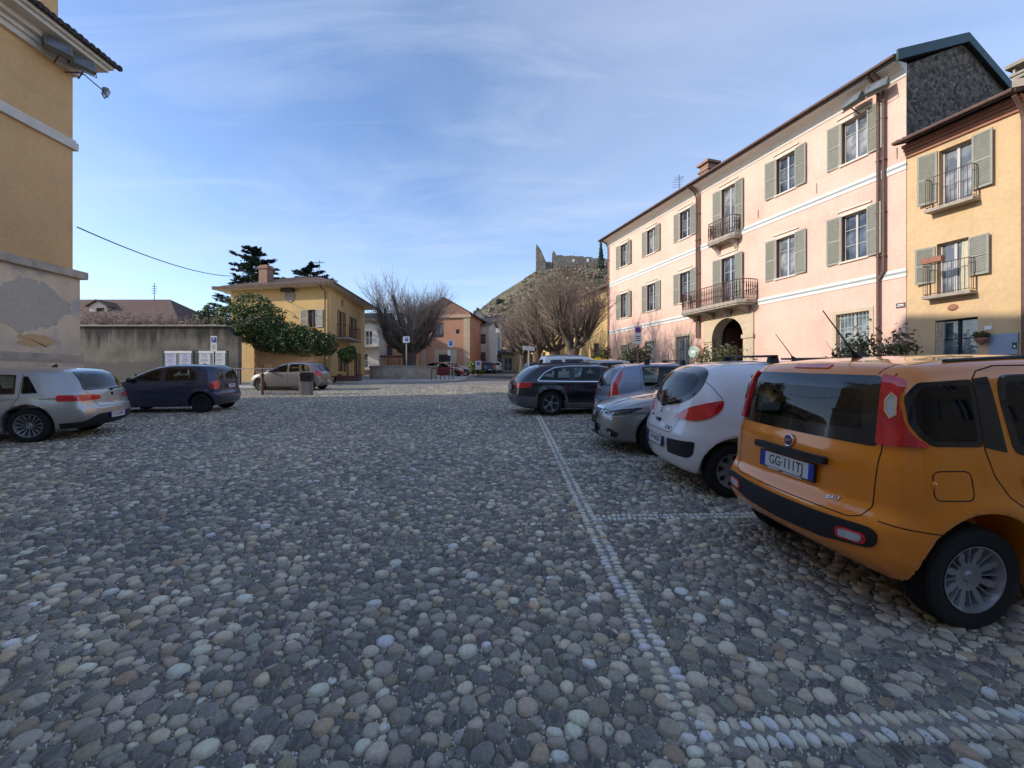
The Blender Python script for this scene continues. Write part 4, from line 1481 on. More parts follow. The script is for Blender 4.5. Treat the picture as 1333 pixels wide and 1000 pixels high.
for sg in (-1, 1):
    C_.panel('tail_light', 'R', [(sg * .66, .90), (sg * .80, .90), (sg * .78, 1.3), (sg * .66, 1.3)], MT['red_lens'], r=.03, off=.01)
    rr = MB()
    C_.bar(rr, 'T', [(.4, sg * .60), (2.0, sg * .60)], .016, .03, 6)
    item(C_, 'roof_rail', rr, MT['alloy'])
finish_car(C_, 'white off-roader with roof rails showing behind the black estate', 'car', .95, 17.9, .10, RIGHT_ROW, rim_style='five', tyre_w=.22, seats=False)
S = dict(L=4.2, W=1.76, H=1.58, wr=.31, ro=.72, wb=2.6,
         top=[(0, 1.40), (.45, 1.51), (.9, 1.57), (1.6, 1.58), (2.2, 1.50), (3.0, 1.05), (3.6, .95), (4.0, .82), (4.2, .66)],
         rear=[(.18, .14), (.35, .02), (.6, 0), (.95, .08), (1.1, .14), (1.3, .28), (1.5, .44)],
         front=[(.15, 4.05), (.35, 4.18), (.6, 4.2), (.8, 4.1)],
         sect=[(.15, .9), (.3, .95), (.5, .99), (.7, 1.0), (.92, .985), (1.02, .955), (1.3, .87), (1.55, .76)],
         plan=[(0, .08), (.5, .02), (1.0, 0), (2.7, 0), (3.4, .06), (4.2, .24)], cr=.15, kr=.15, kt=.12)
C_ = Car(S, PAINT['silver'], .04)
C_.panel('rear_window', 'R', [(-.58, 1.05), (.58, 1.05), (.50, 1.45), (-.50, 1.45)], [MT['frit'], MT['dark_glass']], r=.06, off=.004, ring=.05, hole=True)
for v in 'SP':
    for pg in ([(.60, 1.08), (1.72, 1.04), (1.72, 1.47), (.95, 1.46)], [(1.80, 1.04), (2.8, 1.05), (2.4, 1.30), (1.80, 1.47)]):
        C_.panel('side_window', v, pg, [MT['frit'], MT['dark_glass']], r=.06, off=.003, ring=.03, hole=True, step=.1)
    C_.panel('tail_light', 'C', [('R', (-.55 if v == 'S' else .55), .82), ('R', (-.6 if v == 'S' else .6), 1.04), (v, .36, 1.06), (v, .30, .82)], MT['red_lens'], r=.03, off=.01, step=.06)
finish_car(C_, 'silver people carrier between the black estate and the white off-roader', 'car', 1.95, 15.0, .12, RIGHT_ROW, rim_style='five', tyre_w=.2, seats=False)
# ================================================================== BUILDINGS
def damp_wall(name):
    """old render: black runs from the coping, tan patches, greyer cement along the foot"""
    m, nt, b = new_mat(name)
    v = coords(nt)
    base = ramp(nt, noise(nt, v, .7, 7, .68), [(.3, (.10, .09, .075)), (.5, (.19, .168, .135)), (.7, (.28, .25, .20))]).outputs['Color']
    sep = nt.nodes.new('ShaderNodeSeparateXYZ')
    nt.links.new(v, sep.inputs[0])
    up = N(nt, 'ShaderNodeMapRange')
    up.inputs['From Min'].default_value = 1.2
    up.inputs['From Max'].default_value = 3.7
    up.inputs['To Min'].default_value = -.28
    up.inputs['To Max'].default_value = .36
    nt.links.new(sep.outputs['Z'], up.inputs['Value'])
    st = noise(nt, coords(nt, 'Object', (1.5, 1.5, .16)), 1.2, 7, .7)
    ad = N(nt, 'ShaderNodeMath', operation='ADD')
    nt.links.new(st, ad.inputs[0])
    nt.links.new(up.outputs[0], ad.inputs[1])
    c = mixc(nt, ramp(nt, ad.outputs[0], [(.55, 0), (.78, .93)]).outputs['Color'], base, (.030, .028, .024))
    wob = N(nt, 'ShaderNodeMath', operation='MULTIPLY_ADD')
    nt.links.new(noise(nt, v, 1.1, 4), wob.inputs[0])
    wob.inputs[1].default_value = .7
    nt.links.new(sep.outputs['Z'], wob.inputs[2])
    low = N(nt, 'ShaderNodeMapRange')
    low.inputs['From Min'].default_value = 1.75
    low.inputs['From Max'].default_value = 1.85
    low.inputs['To Min'].default_value = .7
    low.inputs['To Max'].default_value = 0
    nt.links.new(wob.outputs[0], low.inputs['Value'])
    c = mixc(nt, low.outputs[0], c, (.115, .11, .105))
    nt.links.new(c, b.inputs['Base Color'])
    b.inputs['Roughness'].default_value = .95
    bump(nt, b, noise(nt, v, 16, 7, .75), .6, .03)
    return m


PM = dict(
    pink=plaster('pink_plaster', (.76, .495, .39), dirt=(.38, .27, .2), dirt_amt=.12, streak=.10, bmp=.08),
    yellow=plaster('warm_yellow_plaster', (.63, .44, .25), dirt=(.34, .24, .13), dirt_amt=.15, patch=(.63, .45, .23), streak=.15, bmp=.2),
    ochre=plaster('ochre_plaster', (.70, .425, .20), dirt=(.33, .2, .09), dirt_amt=.1, streak=.12, zlow=4, zfade=2),
    base=plaster('patched_base_plaster', (.80, .61, .42), dirt=(.36, .32, .27), dirt_amt=.4, patch=(.42, .41, .40), streak=.3, zlow=1.5, zfade=2),
    stone=simple('grey_dressed_stone', (.33, .29, .24), .85, var=.25, scale=3, bmp=.3),
    stone_warm=simple('buff_stone_ledge', (.46, .375, .285), .85, var=.25, scale=3, bmp=.3),
    cream=simple('cream_painted_moulding', (.66, .60, .50), .8, var=.08, scale=3),
    white=simple('white_painted_moulding', (.74, .72, .66), .8, var=.06, scale=3),
    line=simple('grey_green_moulding_line', (.33, .38, .37), .8, var=.1),
    portal=plaster('cream_stone_portal', (.58, .47, .33), dirt=(.3, .24, .17), dirt_amt=.25, streak=.2, bmp=.2),
    rubble=rubble('dark_rubble_stone', (.04, .031, .024), (.26, .21, .16), 7.0, (.075, .06, .047)),
    brick=brickish('red_brick', (.30, .165, .115), (.25, .13, .09), (.36, .29, .23), 4.5),
    terra=simple('terracotta_cornice', (.33, .15, .095), .8, var=.2, scale=5),
    tile=tiles('brown_clay_tiles', (.10, .062, .046), (.17, .10, .07), .22),
    tiledark=tiles('dark_clay_tiles', (.045, .036, .034), (.085, .066, .06), .22),
    tilered=tiles('weathered_red_tiles', (.12, .066, .048), (.21, .125, .09), .22),
    shutter=simple('grey_green_shutter_paint', (.30, .30, .245), .7, var=.12, scale=9),
    wood=simple('dark_red_brown_wood', (.13, .06, .045), .6, var=.3, scale=8),
    white_wood=simple('white_window_wood', (.50, .48, .44), .5, var=.08),
    iron=simple('rusty_wrought_iron', (.10, .052, .042), .75, var=.35, scale=14),
    slab=simple('balcony_stone', (.36, .31, .25), .85, var=.25, scale=5, bmp=.2),
    copper=simple('brown_downpipe', (.15, .088, .068), .55, metal=.2, var=.2),
    pane=glass_pane('window_glass', (.03, .04, .055), (.16, .19, .22)),
    pane_curtain=glass_pane('curtained_window_glass', (.10, .11, .12), (.42, .42, .40)),
    pane_teal=glass_pane('pale_window_glass', (.09, .13, .14), (.30, .37, .38)),
    dark=simple('dark_interior', (.012, .010, .009), .9, var=.3),
    greenroof=simple('green_sheet_metal', (.03, .06, .058), .5, metal=.2, var=.2),
    orange_wall=plaster('orange_plaster', (.68, .38, .19), dirt=(.36, .23, .14), dirt_amt=.25, streak=.3),
    house_yellow=plaster('golden_plaster', (.66, .45, .20), dirt=(.33, .2, .08), dirt_amt=.15, streak=.2),
    grey_wall=damp_wall('grey_mossy_render'),
    white_house=plaster('off_white_plaster', (.58, .53, .46), dirt=(.3, .27, .22), dirt_amt=.2),
    pale_yellow=plaster('pale_yellow_plaster', (.60, .52, .30), dirt=(.3, .26, .16), dirt_amt=.2),
    brick_plaster=plaster('brick_red_plaster', (.42, .22, .14), dirt=(.30, .2, .14), dirt_amt=.35, patch=(.46, .28, .18), streak=.2),
    beige=plaster('beige_stucco', (.48, .36, .25), dirt=(.25, .19, .13), dirt_amt=.25, streak=.2),
)


class Build:
    """a building front: local x runs along the front, local y into the building, z is height above its base"""

    def __init__(self, name, label, cat, x, y, dx, dy, group=None):
        self.zb = gz(x, y)
        self.root = thing(name, label, cat, (x, y, self.zb), math.atan2(dy, dx), group)

    def add(self, name, mb, mats, parent=None, **kw):
        for i, p in enumerate(mb.v):
            mb.v[i] = (p[0], p[1], p[2] - self.zb)
        return part(name, mb, mats, parent or self.root, **kw)

    def place(self, name, me, u, v, z, parent=None, rot=None):
        return link(name, me, parent or self.root, (u, v, z - self.zb), rot)


def wall_front(mb, W, z0, z1, opens, depth=.22, mi=0, y=0.0, x0=0.0):
    xs = sorted({x0, W} | {o[0] for o in opens} | {o[1] for o in opens})
    zs = sorted({z0, z1} | {o[2] for o in opens} | {o[3] for o in opens})
    for a, b in zip(xs[:-1], xs[1:]):
        for c, d in zip(zs[:-1], zs[1:]):
            if not any(o[0] <= (a + b) / 2 <= o[1] and o[2] <= (c + d) / 2 <= o[3] for o in opens):
                mb.quad((a, y, c), (b, y, c), (b, y, d), (a, y, d), mi)
    for (a, b, c, d) in [o[:4] for o in opens]:
        e = y + depth
        mb.quad((a, y, c), (a, y, d), (a, e, d), (a, e, c), mi)
        mb.quad((b, y, d), (b, y, c), (b, e, c), (b, e, d), mi)
        mb.quad((a, y, d), (b, y, d), (b, e, d), (a, e, d), mi)
        mb.quad((b, y, c), (a, y, c), (a, e, c), (b, e, c), mi)


def casement(w, h, cols=2, transoms=(.68,), fr=.05, bar=.022):
    """window frame centred on x, standing on z=0, outer face at y=0"""
    mb = MB()
    mb.box(-w / 2, -w / 2 + fr, 0, .06, 0, h)
    mb.box(w / 2 - fr, w / 2, 0, .06, 0, h)
    mb.box(-w / 2 + fr, w / 2 - fr, 0, .06, 0, fr)
    mb.box(-w / 2 + fr, w / 2 - fr, 0, .06, h - fr, h)
    for i in range(1, cols):
        x = -w / 2 + w * i / cols
        mb.box(x - fr * .75, x + fr * .75, -.008, .055, fr, h - fr)
    for t in transoms:
        for i in range(cols):
            a = -w / 2 + w * i / cols + fr * .75
            b = -w / 2 + w * (i + 1) / cols - fr * .75
            mb.box(a, b, .004, .05, h * t - bar / 2, h * t + bar / 2)
    return mb


def pane_mb(w, h, y=.035):
    return MB().quad((-w / 2 + .03, y, .03), (w / 2 - .03, y, .03), (w / 2 - .03, y, h - .03), (-w / 2 + .03, y, h - .03))


def shutter_mesh(w, h, mat, slats=None):
    mb = MB()
    fr = .055
    mb.box(0, fr, -.035, 0, 0, h)
    mb.box(w - fr, w, -.035, 0, 0, h)
    for z in (0, h * .5 - fr / 2, h - fr):
        mb.box(fr, w - fr, -.034, -.001, z, z + fr * (1.5 if z == 0 else 1))
    n = slats or int(h / .05)
    for i in range(n):
        z = fr + (h - 2 * fr) * (i + .5) / n
        if abs(z - h / 2) < fr * .6 or z < fr * 1.5:
            continue
        mb.add([(fr, -.030, z - .022), (w - fr, -.030, z - .022), (w - fr, -.006, z + .024), (fr, -.006, z + .024),
                (fr, -.024, z - .026), (w - fr, -.024, z - .026), (w - fr, 0, z + .02), (fr, 0, z + .02)],
               [(0, 1, 2, 3), (7, 6, 5, 4), (0, 4, 5, 1), (2, 6, 7, 3)])
    return mb.mesh('shutter', mat)


def put_window(B, u, z, w, h, depth, frame_mat, pane_mat, cache={}, cols=2, transoms=(.68,), name='window'):
    key = (round(w, 3), round(h, 3), frame_mat.name, cols, transoms, pane_mat.name)
    if key not in cache:
        cache[key] = (casement(w, h, cols, transoms).mesh('window', frame_mat), pane_mb(w, h).mesh('pane', pane_mat))
    f = B.place(name, cache[key][0], u, depth - .07, z)
    link('pane', cache[key][1], f)
    return f


def railing(W, depth, h, pitch=.12, style='turned', chamfer=.0):
    """iron railing round a balcony floor; front along x, wall at y=0, out towards -y"""
    mb = MB()
    c = chamfer
    path = [(-W / 2, 0), (-W / 2, -depth + c), (-W / 2 + c, -depth), (W / 2 - c, -depth), (W / 2, -depth + c), (W / 2, 0)] if c else \
        [(-W / 2, 0), (-W / 2, -depth), (W / 2, -depth), (W / 2, 0)]
    for z, r in ((h, .024), (.06, .016), (h * .82, .012), (h * .24, .012)) if style == 'turned' else ((h, .014), (.05, .012)):
        mb.tube([(x, y, z) for x, y in path], r, 5)
    for (x0, y0), (x1, y1) in zip(path[:-1], path[1:]):
        L = math.hypot(x1 - x0, y1 - y0)
        k = max(1, int(round(L / pitch)))
        for i in range(k + 1):
            x, y = x0 + (x1 - x0) * i / k, y0 + (y1 - y0) * i / k
            if style == 'turned':
                mb.tube([(x, y, .06), (x, y, h * .24), (x, y, h * .36), (x, y, h * .52), (x, y, h * .68), (x, y, h * .82), (x, y, h)], [.012, .014, .034, .022, .034, .014, .012], 5)
            else:
                mb.tube([(x, y, .05), (x, y, h)], .007, 4)
    return mb


def tile_edge(mb, x0, x1, y, z, r=.085, length=.5, slope=.35):
    """the rounded ends of a row of roof tiles along an eave (runs along x, eave edge at y, rises inward)"""
    n = int((x1 - x0) / (r * 2.15))
    for i in range(n):
        x = x0 + (x1 - x0) * (i + .5) / n
        vs, seg = [], 5
        j = random.uniform(-.02, .02)
        for yy in (y - .03 + j, y + length):
            for k in range(seg + 1):
                a = math.pi * k / seg
                vs.append((x - r * math.cos(a), yy, z + (yy - y) * slope + r * .75 * math.sin(a)))
        s = seg + 1
        fs = [(k, k + 1, s + k + 1, s + k) for k in range(seg)] + [tuple(range(seg, -1, -1))]
        mb.add(vs, fs)


# ------------------------------------------------ the pink palace on the right
UD = Vector((.3, -.954)).normalized()           # its front runs from the far left corner towards the camera
PX, PY, PW = 7.69, 34.27, 20.2
P = Build('pink_palace', 'long three storey pink building with arched gateway and green grey shutters', 'building', PX, PY, UD.x, UD.y)
bays = [PW - s for s in (17.93, 14.6, 11.26, 7.95, 4.64, 1.72)]
ow, UZ, LZ = .95, (10.02, 11.68), (6.18, 7.98)
opens = []
for i, u in enumerate(bays):
    opens.append((u - ow / 2, u + ow / 2, 9.12 if i == 3 else UZ[0], UZ[1]))
    opens.append((u - ow / 2, u + ow / 2, 5.60 if i == 3 else LZ[0], LZ[1]))
gwin = [(PW - 17.75, 1.05, 2.35, 4.12), (PW - 14.75, 1.05, 2.3, 4.12), (PW - 11.45, 1.20, 2.15, 4.15), (PW - 1.78, 1.22, 2.5, 4.12)]
for u, w, a, b in gwin:
    opens.append((u - w / 2, u + w / 2, a, b))
AU, AR, ASP = PW - 8.0, 1.05, 3.72                # gateway: centre, half width, springing height
opens.append((AU - AR, AU + AR, -.2, ASP + AR))
wb = MB()
wall_front(wb, PW, -.2, 12.15, opens, .24)
arc = [(AU + AR * math.cos(a), ASP + AR * math.sin(a)) for a in np.linspace(0, math.pi, 25)]
for i in range(24):                                # spandrels above the arch and the reveal under it
    (xa, za), (xb, zb_) = arc[i], arc[i + 1]
    wb.quad((xa, 0, za), (xa, 0, ASP + AR), (xb, 0, ASP + AR), (xb, 0, zb_))
DP, RG = 6.2, 3.1
wb.quad((0, 0, -.2), (0, 0, 12.15), (0, DP, 12.15), (0, DP, -.2))
wb.quad((0, DP, -.2), (PW, DP, -.2), (PW, DP, 12.15), (0, DP, 12.15))
P.add('wall', wb, PM['pink'])
gb_ = MB()                                        # bare stone gable against the lower neighbour
gb_.poly([(PW, 0, -.2), (PW, DP, -.2), (PW, DP, 12.5), (PW, RG, 13.95), (PW, 0, 12.5)])
P.add('gable_wall', gb_, PM['rubble'], label='dark bare stone gable above the lower yellow roof')
gb_ = MB()
gb_.poly([(0, 0, 12.15), (0, RG, 13.95), (0, DP, 12.5), (0, DP, 12.15)])
P.add('gable_wall', gb_, PM['pink'])
rf = MB()
OV = .72
for y0, y1, z0, z1 in ((-OV, RG, 12.62, 14.12), (DP + .4, RG, 12.4, 14.12)):
    a = [(-.25, y0, z0), (PW + .12, y0, z0), (PW + .12, y1, z1), (-.25, y1, z1)]
    b = [(x, y, z - .14) for x, y, z in a]
    rf.add(a + b, [(0, 1, 2, 3), (7, 6, 5, 4), (0, 4, 5, 1), (1, 5, 6, 2), (2, 6, 7, 3), (3, 7, 4, 0)])
tile_edge(rf, -.25, PW + .1, -OV, 12.62, .085, .7, .39)
roof = P.add('roof', rf, PM['tiledark'])
fl = MB()
fl.add([(PW + .125, -OV, 12.40), (PW + .125, RG, 13.92), (PW + .125, RG, 14.26), (PW + .125, -OV, 12.76), (PW + .18, -OV, 12.40), (PW + .18, RG, 13.92), (PW + .18, RG, 14.26), (PW + .18, -OV, 12.76)],
       [(0, 1, 2, 3), (4, 7, 6, 5), (3, 2, 6, 7), (0, 4, 5, 1), (0, 3, 7, 4)])
fl.add([(PW + .125, RG, 13.92), (PW + .125, DP + .4, 12.2), (PW + .125, DP + .4, 12.52), (PW + .125, RG, 14.26), (PW + .18, RG, 13.92), (PW + .18, DP + .4, 12.2), (PW + .18, DP + .4, 12.52), (PW + .18, RG, 14.26)],
       [(0, 1, 2, 3), (4, 7, 6, 5), (3, 2, 6, 7), (0, 4, 5, 1), (1, 5, 6, 2)])
P.add('verge_flashing', fl, PM['greenroof'], roof)
cv = MB()                                         # coved cornice
pr = [(0, 12.12), (-.03, 12.12), (-.06, 12.2), (-.16, 12.32), (-.34, 12.42), (-.55, 12.47), (-.62, 12.47), (-.62, 12.54), (0, 12.54)]
cv.prism(pr, 0, -.02, PW + .02)
P.add('cornice', cv, PM['white'])
gt = MB()
gt.tube([(-.25, -OV - .06, 12.58), (PW + .1, -OV - .06, 12.58)], .06, 8)
P.add('gutter', gt, PM['copper'], roof)
for zc in (5.12, 8.86):
    sb = MB()
    skip = (AU - 1.05, AU + 1.05)
    sb.box(0, PW + .012, -.03, 0, zc, zc + .30)
    b_ = P.add('string_course', sb, PM['white'])
    s2 = MB()
    s2.box(0, PW + .012, -.055, -.032, zc + .14, zc + .20)
    P.add('moulding', s2, PM['line'], b_)
sm_u = shutter_mesh(.53, UZ[1] - UZ[0] + .08, PM['shutter'])
sm_l = shutter_mesh(.53, LZ[1] - LZ[0] + .08, PM['shutter'])
sm_ud = shutter_mesh(.53, UZ[1] - 9.12 + .02, PM['shutter'])
sm_ld = shutter_mesh(.53, LZ[1] - 5.60 + .02, PM['shutter'])
for i, u in enumerate(bays):
    for row, (z0, z1) in enumerate((UZ, LZ)):
        d = i == 3
        zz = (9.12, 5.60)[row] if d else z0
        curt = PM['pane_curtain'] if (i, row) in ((5, 0), (4, 1), (3, 0), (1, 0)) else PM['pane']
        put_window(P, u, zz, ow, z1 - zz, .24, PM['white_wood'], curt, transoms=(.34, .68) if (i + row) % 2 == 0 else (.68,))
        for sx in (-1, 1):                         # brown lining of the reveal
            jm = MB()
            jm.box(u + sx * ow / 2 - (.0 if sx < 0 else .018), u + sx * ow / 2 + (.018 if sx < 0 else 0), .02, .165, zz, z1)
            P.add('window_lining', jm, PM['wood'])
        tr = MB()                                  # flat plaster surround with a thin drip over it
        tr.box(u - ow / 2 - .12, u - ow / 2, -.018, 0, zz - .1, z1 + .12)
        tr.box(u + ow / 2, u + ow / 2 + .12, -.018, 0, zz - .1, z1 + .12)
        tr.box(u - ow / 2, u + ow / 2, -.018, 0, z1, z1 + .12)
        tr.box(u - ow / 2 - .16, u + ow / 2 + .16, -.06, 0, z1 + .18, z1 + .23)
        if not d:
            tr.box(u - ow / 2 - .06, u + ow / 2 + .06, -.07, 0, zz - .07, zz)
        P.add('window_surround', tr, PM['cream'])
        me = (sm_ud, sm_ld)[row] if d else (sm_u, sm_l)[row]
        for sx in (-1, 1):
            k = random.uniform(.03, .16)
            if sx < 0:
                P.place('shutter', me, u - ow / 2 - .015, -.03, zz - .04 if not d else zz, None, (0, 0, math.pi + k))
                # turned half round so that its hinge edge stays at the opening
            else:
                P.place('shutter', me, u + ow / 2 + .015, -.03, zz - .04 if not d else zz, None, (0, 0, -k))
# balconies
for nm, W, dpt, z, h, uc, ch in (('balcony', 4.55, 1.0, 5.42, .98, AU - .40, .30), ('balcony', 1.85, .62, 8.94, .92, PW - 8.0, .16)):
    sl = MB()
    pts = [(uc - W / 2, 0), (uc - W / 2, -dpt + ch), (uc - W / 2 + ch, -dpt), (uc + W / 2 - ch, -dpt), (uc + W / 2, -dpt + ch), (uc + W / 2, 0)]
    sl.prism(pts, 2, z - .16, z)
    sl.prism([(uc + (x - uc) * .97, y * .95) for x, y in pts], 2, z - .24, z - .162)
    b = P.add(nm, sl, PM['slab'])
    for k in ((-1.75, -.6, .6, 1.75) if W > 3 else (-.6, .6)):
        br = MB()
        br.prism([(-.005, z - .245), (-dpt * .75, z - .245), (-dpt * .6, z - .34), (-dpt * .25, z - .46), (-.005, z - .72)], 0, uc + k - .11, uc + k + .11)
        P.add('bracket', br, PM['slab'], b)
    rl = railing(W - .08, dpt - .04, h, .125, 'turned', ch)
    link('railing', rl.mesh('railing', PM['iron']), b, (uc, 0, z - P.zb))
# gateway
pt = MB()
pt.box(AU - AR - .62, AU - AR - .002, -.07, 0, -.2, 4.95)
pt.box(AU + AR + .002, AU + AR + .62, -.07, 0, -.2, 4.95)
arc2 = [(AU + AR * math.cos(a), ASP + AR * math.sin(a)) for a in np.linspace(0, math.pi, 25)]
for i in range(24):
    (xa, za), (xb, zb_) = arc2[i], arc2[i + 1]
    pt.quad((xa, -.07, za), (xa, -.07, 4.95), (xb, -.07, 4.95), (xb, -.07, zb_))
    pt.quad((xa, -.07, za), (xb, -.07, zb_), (xb, .6, zb_), (xa, .6, za))
for sx in (-1, 1):
    x = AU + sx * AR
    pt.quad((x, -.07, -.2), (x, -.07, ASP), (x, .6, ASP), (x, .6, -.2))
    pt.box(x + sx * .30 - .36, x + sx * .30 + .36, -.13, -.072, ASP - .12, ASP + .06)
    pt.box(x + sx * .31 - .30, x + sx * .31 + .30, -.10, -.071, -.2, 1.7)
P.add('portal', pt, PM['portal'])
ps = MB()
ps.quad((AU - AR, .6, -.2), (AU - AR, 5.8, -.2), (AU - AR, 5.8, 4.9), (AU - AR, .6, 4.9))
ps.quad((AU + AR, .6, -.2), (AU + AR, 5.8, -.2), (AU + AR, 5.8, 4.9), (AU + AR, .6, 4.9))
ps.quad((AU - AR, 5.8, -.2), (AU + AR, 5.8, -.2), (AU + AR, 5.8, 4.9), (AU - AR, 5.8, 4.9))
ps.quad((AU - AR, .6, 4.9), (AU + AR, .6, 4.9), (AU + AR, 5.8, 4.9), (AU - AR, 5.8, 4.9))
P.add('passage', ps, simple('shaded_passage_plaster', (.06, .045, .036), .9, var=.3, scale=2))  # the deep gateway's shade is put into the plaster colour
dr = MB()                                          # pair of dark doors folded back deep in the passage
dr.box(AU - AR + .02, AU - AR + .09, .9, 1.9, .3, 4.4)
P.add('gate_leaf', dr, PM['wood'])
for u, w, a, b in gwin:
    st = MB()
    st.box(u - w / 2 - .14, u - w / 2, -.03, 0, a - .14, b + .14)
    st.box(u + w / 2, u + w / 2 + .14, -.03, 0, a - .14, b + .14)
    st.box(u - w / 2, u + w / 2, -.03, 0, b, b + .14)
    st.box(u - w / 2, u + w / 2, -.05, 0, a - .14, a)
    P.add('window_surround', st, PM['portal'])
    f = put_window(P, u, a, w, b - a, .24, PM['white_wood'], PM['pane_teal'], transoms=(.55,))
    gr_ = MB()
    k = int(w / .13)
    for i in range(1, k):
        x = -w / 2 + w * i / k
        gr_.tube([(x, -.12, 0), (x, -.12, b - a)], .009, 5)
    for t in (.15, .4, .65, .9):
        gr_.tube([(-w / 2, -.12, (b - a) * t), (w / 2, -.12, (b - a) * t)], .008, 5)
    link('window_grille', gr_.mesh('window_grille', PM['white_wood']), f)
for u, pair, zl in ((PW - 10.1, True, 3.9), (PW - .73, True, .6), (.12, False, 1.5)):
    for k, dx in enumerate((-.09, .09) if pair else (0,)):
        dp = MB()
        zend = zl if (k == 0 or zl > 1) else 5.25
        path = [(u + dx, -OV + .02, 12.5), (u + dx, -.3, 12.3), (u + dx, -.11, 12.0), (u + dx, -.11, zend)]
        if k == 1 and zl < 1:
            path = path[:-1] + [(u + dx, -.11, 5.45), (u - .09, -.11, 5.15)]
        dp.tube(path, .052, 8)
        for z in (11, 9.5, 7.6, 6.0):
            if z > zend:
                dp.box(u + dx - .06, u + dx + .06, -.17, -.002, z, z + .04)
        P.add('downpipe', dp, PM['copper'], smooth=True, angle=40)
# chimney and aerial on the roof
ch = MB()
cu, cyv = PW - 10.2, .75
ch.box(cu - .36, cu + .36, cyv - .36, cyv + .36, 12.6, 13.55)
ch.box(cu - .42, cu + .42, cyv - .42, cyv + .42, 13.55, 13.66)
ch.box(cu - .32, cu + .32, cyv - .32, cyv + .32, 13.66, 13.95)
ch.box(cu - .46, cu + .46, cyv - .46, cyv + .46, 13.95, 14.08)
P.add('chimney', ch, PM['brick'])
an = MB()
an.tube([(PW - 13.3, 1.2, 13.2), (PW - 13.3, 1.2, 14.9)], .018, 5)
for k in range(5):
    an.tube([(PW - 13.7 + .05 * k, 1.2 - .25, 14.2 + .14 * k), (PW - 13.7 + .05 * k + .3, 1.45, 14.2 + .14 * k)], .010, 4)
an.tube([(PW - 13.7, 1.2, 14.7), (PW - 12.9, 1.2, 14.55)], .010, 4)
P.add('roof_aerial', an, MT['dark_metal'])
bp_ = MB()
bp_.box(PW - .30, PW - .02, -.025, 0, 4.05, 4.22)
pq = P.add('street_plaque', bp_, simple('brown_plaque', (.09, .05, .04), .5))
tp_ = MB()
tp_.box(PW - .27, PW - .05, -.028, -.0255, 4.10, 4.12)
tp_.box(PW - .25, PW - .07, -.028, -.0255, 4.145, 4.175)
P.add('plaque_lines', tp_, MT['white_ink'], pq)
for u in (PW - 3.2, PW - 6.1, PW - .28):           # iron wall ties
    tb = MB()
    tb.box(u - .02, u + .02, -.03, 0, 9.35, 9.75)
    P.add('wall_tie', tb, PM['slab'])


def local_pt(B, u, v, z):
    bpy.context.view_layer.update()
    return B.root.matrix_world @ Vector((u, v, z - B.zb))


def floodlight(loc, rot, label, size=(.62, .40, .26), arm=(0, .45, -.25), group='floodlights under the pink eaves'):
    t = thing('floodlight', label, 'floodlight', loc, 0, group)
    t.rotation_euler = rot
    w, h, d = size
    mb = MB()
    mb.prism([(-d / 2, -h / 2), (d * .1, -h / 2 + .02), (d / 2, -h * .2), (d / 2, h * .25), (d * .1, h / 2 - .02), (-d / 2, h / 2)], 0, -w / 2, w / 2)
    part('housing', mb, simple('floodlight_housing_grey', (.20, .22, .20), .5, metal=.3), t)
    g = MB()
    g.quad((-w / 2 + .04, -d / 2 - .004, -h / 2 + .04), (w / 2 - .04, -d / 2 - .004, -h / 2 + .04), (w / 2 - .04, -d / 2 - .004, h / 2 - .04), (-w / 2 + .04, -d / 2 - .004, h / 2 - .04))
    part('lens', g, glass_pane('floodlight_glass', (.06, .07, .09), (.2, .22, .25)), t)
    br = MB()
    br.tube([(-w / 2 - .02, 0, 0), (-w / 2 - .02, 0, -h * .7), (w / 2 + .02, 0, -h * .7), (w / 2 + .02, 0, 0)], .016, 5)
    br.tube([(0, 0, -h * .7), arm], .022, 5)
    part('bracket', br, PM['iron'], t)
    return t


for k, (u, lab) in enumerate(((PW - 1.42, 'grey floodlight under the pink eaves above the top right window'), (PW - .62, 'grey floodlight at the pink corner beside the bare stone gable'))):
    lp = local_pt(P, u, -.45, 12.0)
    floodlight(lp, (math.radians(-28), 0, math.atan2(UD.y, UD.x) + (.2 if k else -.1)), lab)

# ------------------------------------------------ the yellow house joined to it
YW = 2.78
YX, YY = PX + UD.x * (PW + .004), PY + UD.y * (PW + .004)
YW += .126
Y = Build('yellow_house', 'narrow yellow house with two small iron balconies joined to the pink building', 'building', YX, YY, UD.x, UD.y)
yo = [(.90 - .0, 1.72, 7.12, 9.02), (.84, 1.64, 4.28, 5.98), (.80, 1.86, .3, 3.46)]
wb = MB()
wall_front(wb, YW, -.3, 9.5, yo, .26, y=.02)
wb.quad((YW, .02, -.3), (YW, 6, -.3), (YW, 6, 9.5), (YW, .02, 9.5))
wb.quad((0, 6, -.3), (YW, 6, -.3), (YW, 6, 9.5), (0, 6, 9.5))
Y.add('wall', wb, PM['yellow'])
cn = MB()
for k, (o, z) in enumerate(((.05, 9.22), (.10, 9.31), (.17, 9.41), (.26, 9.51))):
    cn.box(.0, YW, -o, .02 - .001 * k, z, z + .09 if k < 3 else z + .10)
Y.add('cornice', cn, PM['terra'])
rf = MB()
a = [(-.02, -.62, 9.66), (YW + .05, -.62, 9.66), (YW + .05, 3.2, 10.9), (-.02, 3.2, 10.9)]
b = [(x, y, z - .1) for x, y, z in a]
rf.add(a + b, [(0, 1, 2, 3), (7, 6, 5, 4), (0, 4, 5, 1), (1, 5, 6, 2), (2, 6, 7, 3), (3, 7, 4, 0)])
rf.add([(-.02, 3.2, 10.9), (YW + .05, 3.2, 10.9), (YW + .05, 6.3, 9.7), (-.02, 6.3, 9.7)], [(0, 1, 2, 3)])
tile_edge(rf, 0, YW, -.62, 9.66, .085, .8, .325)
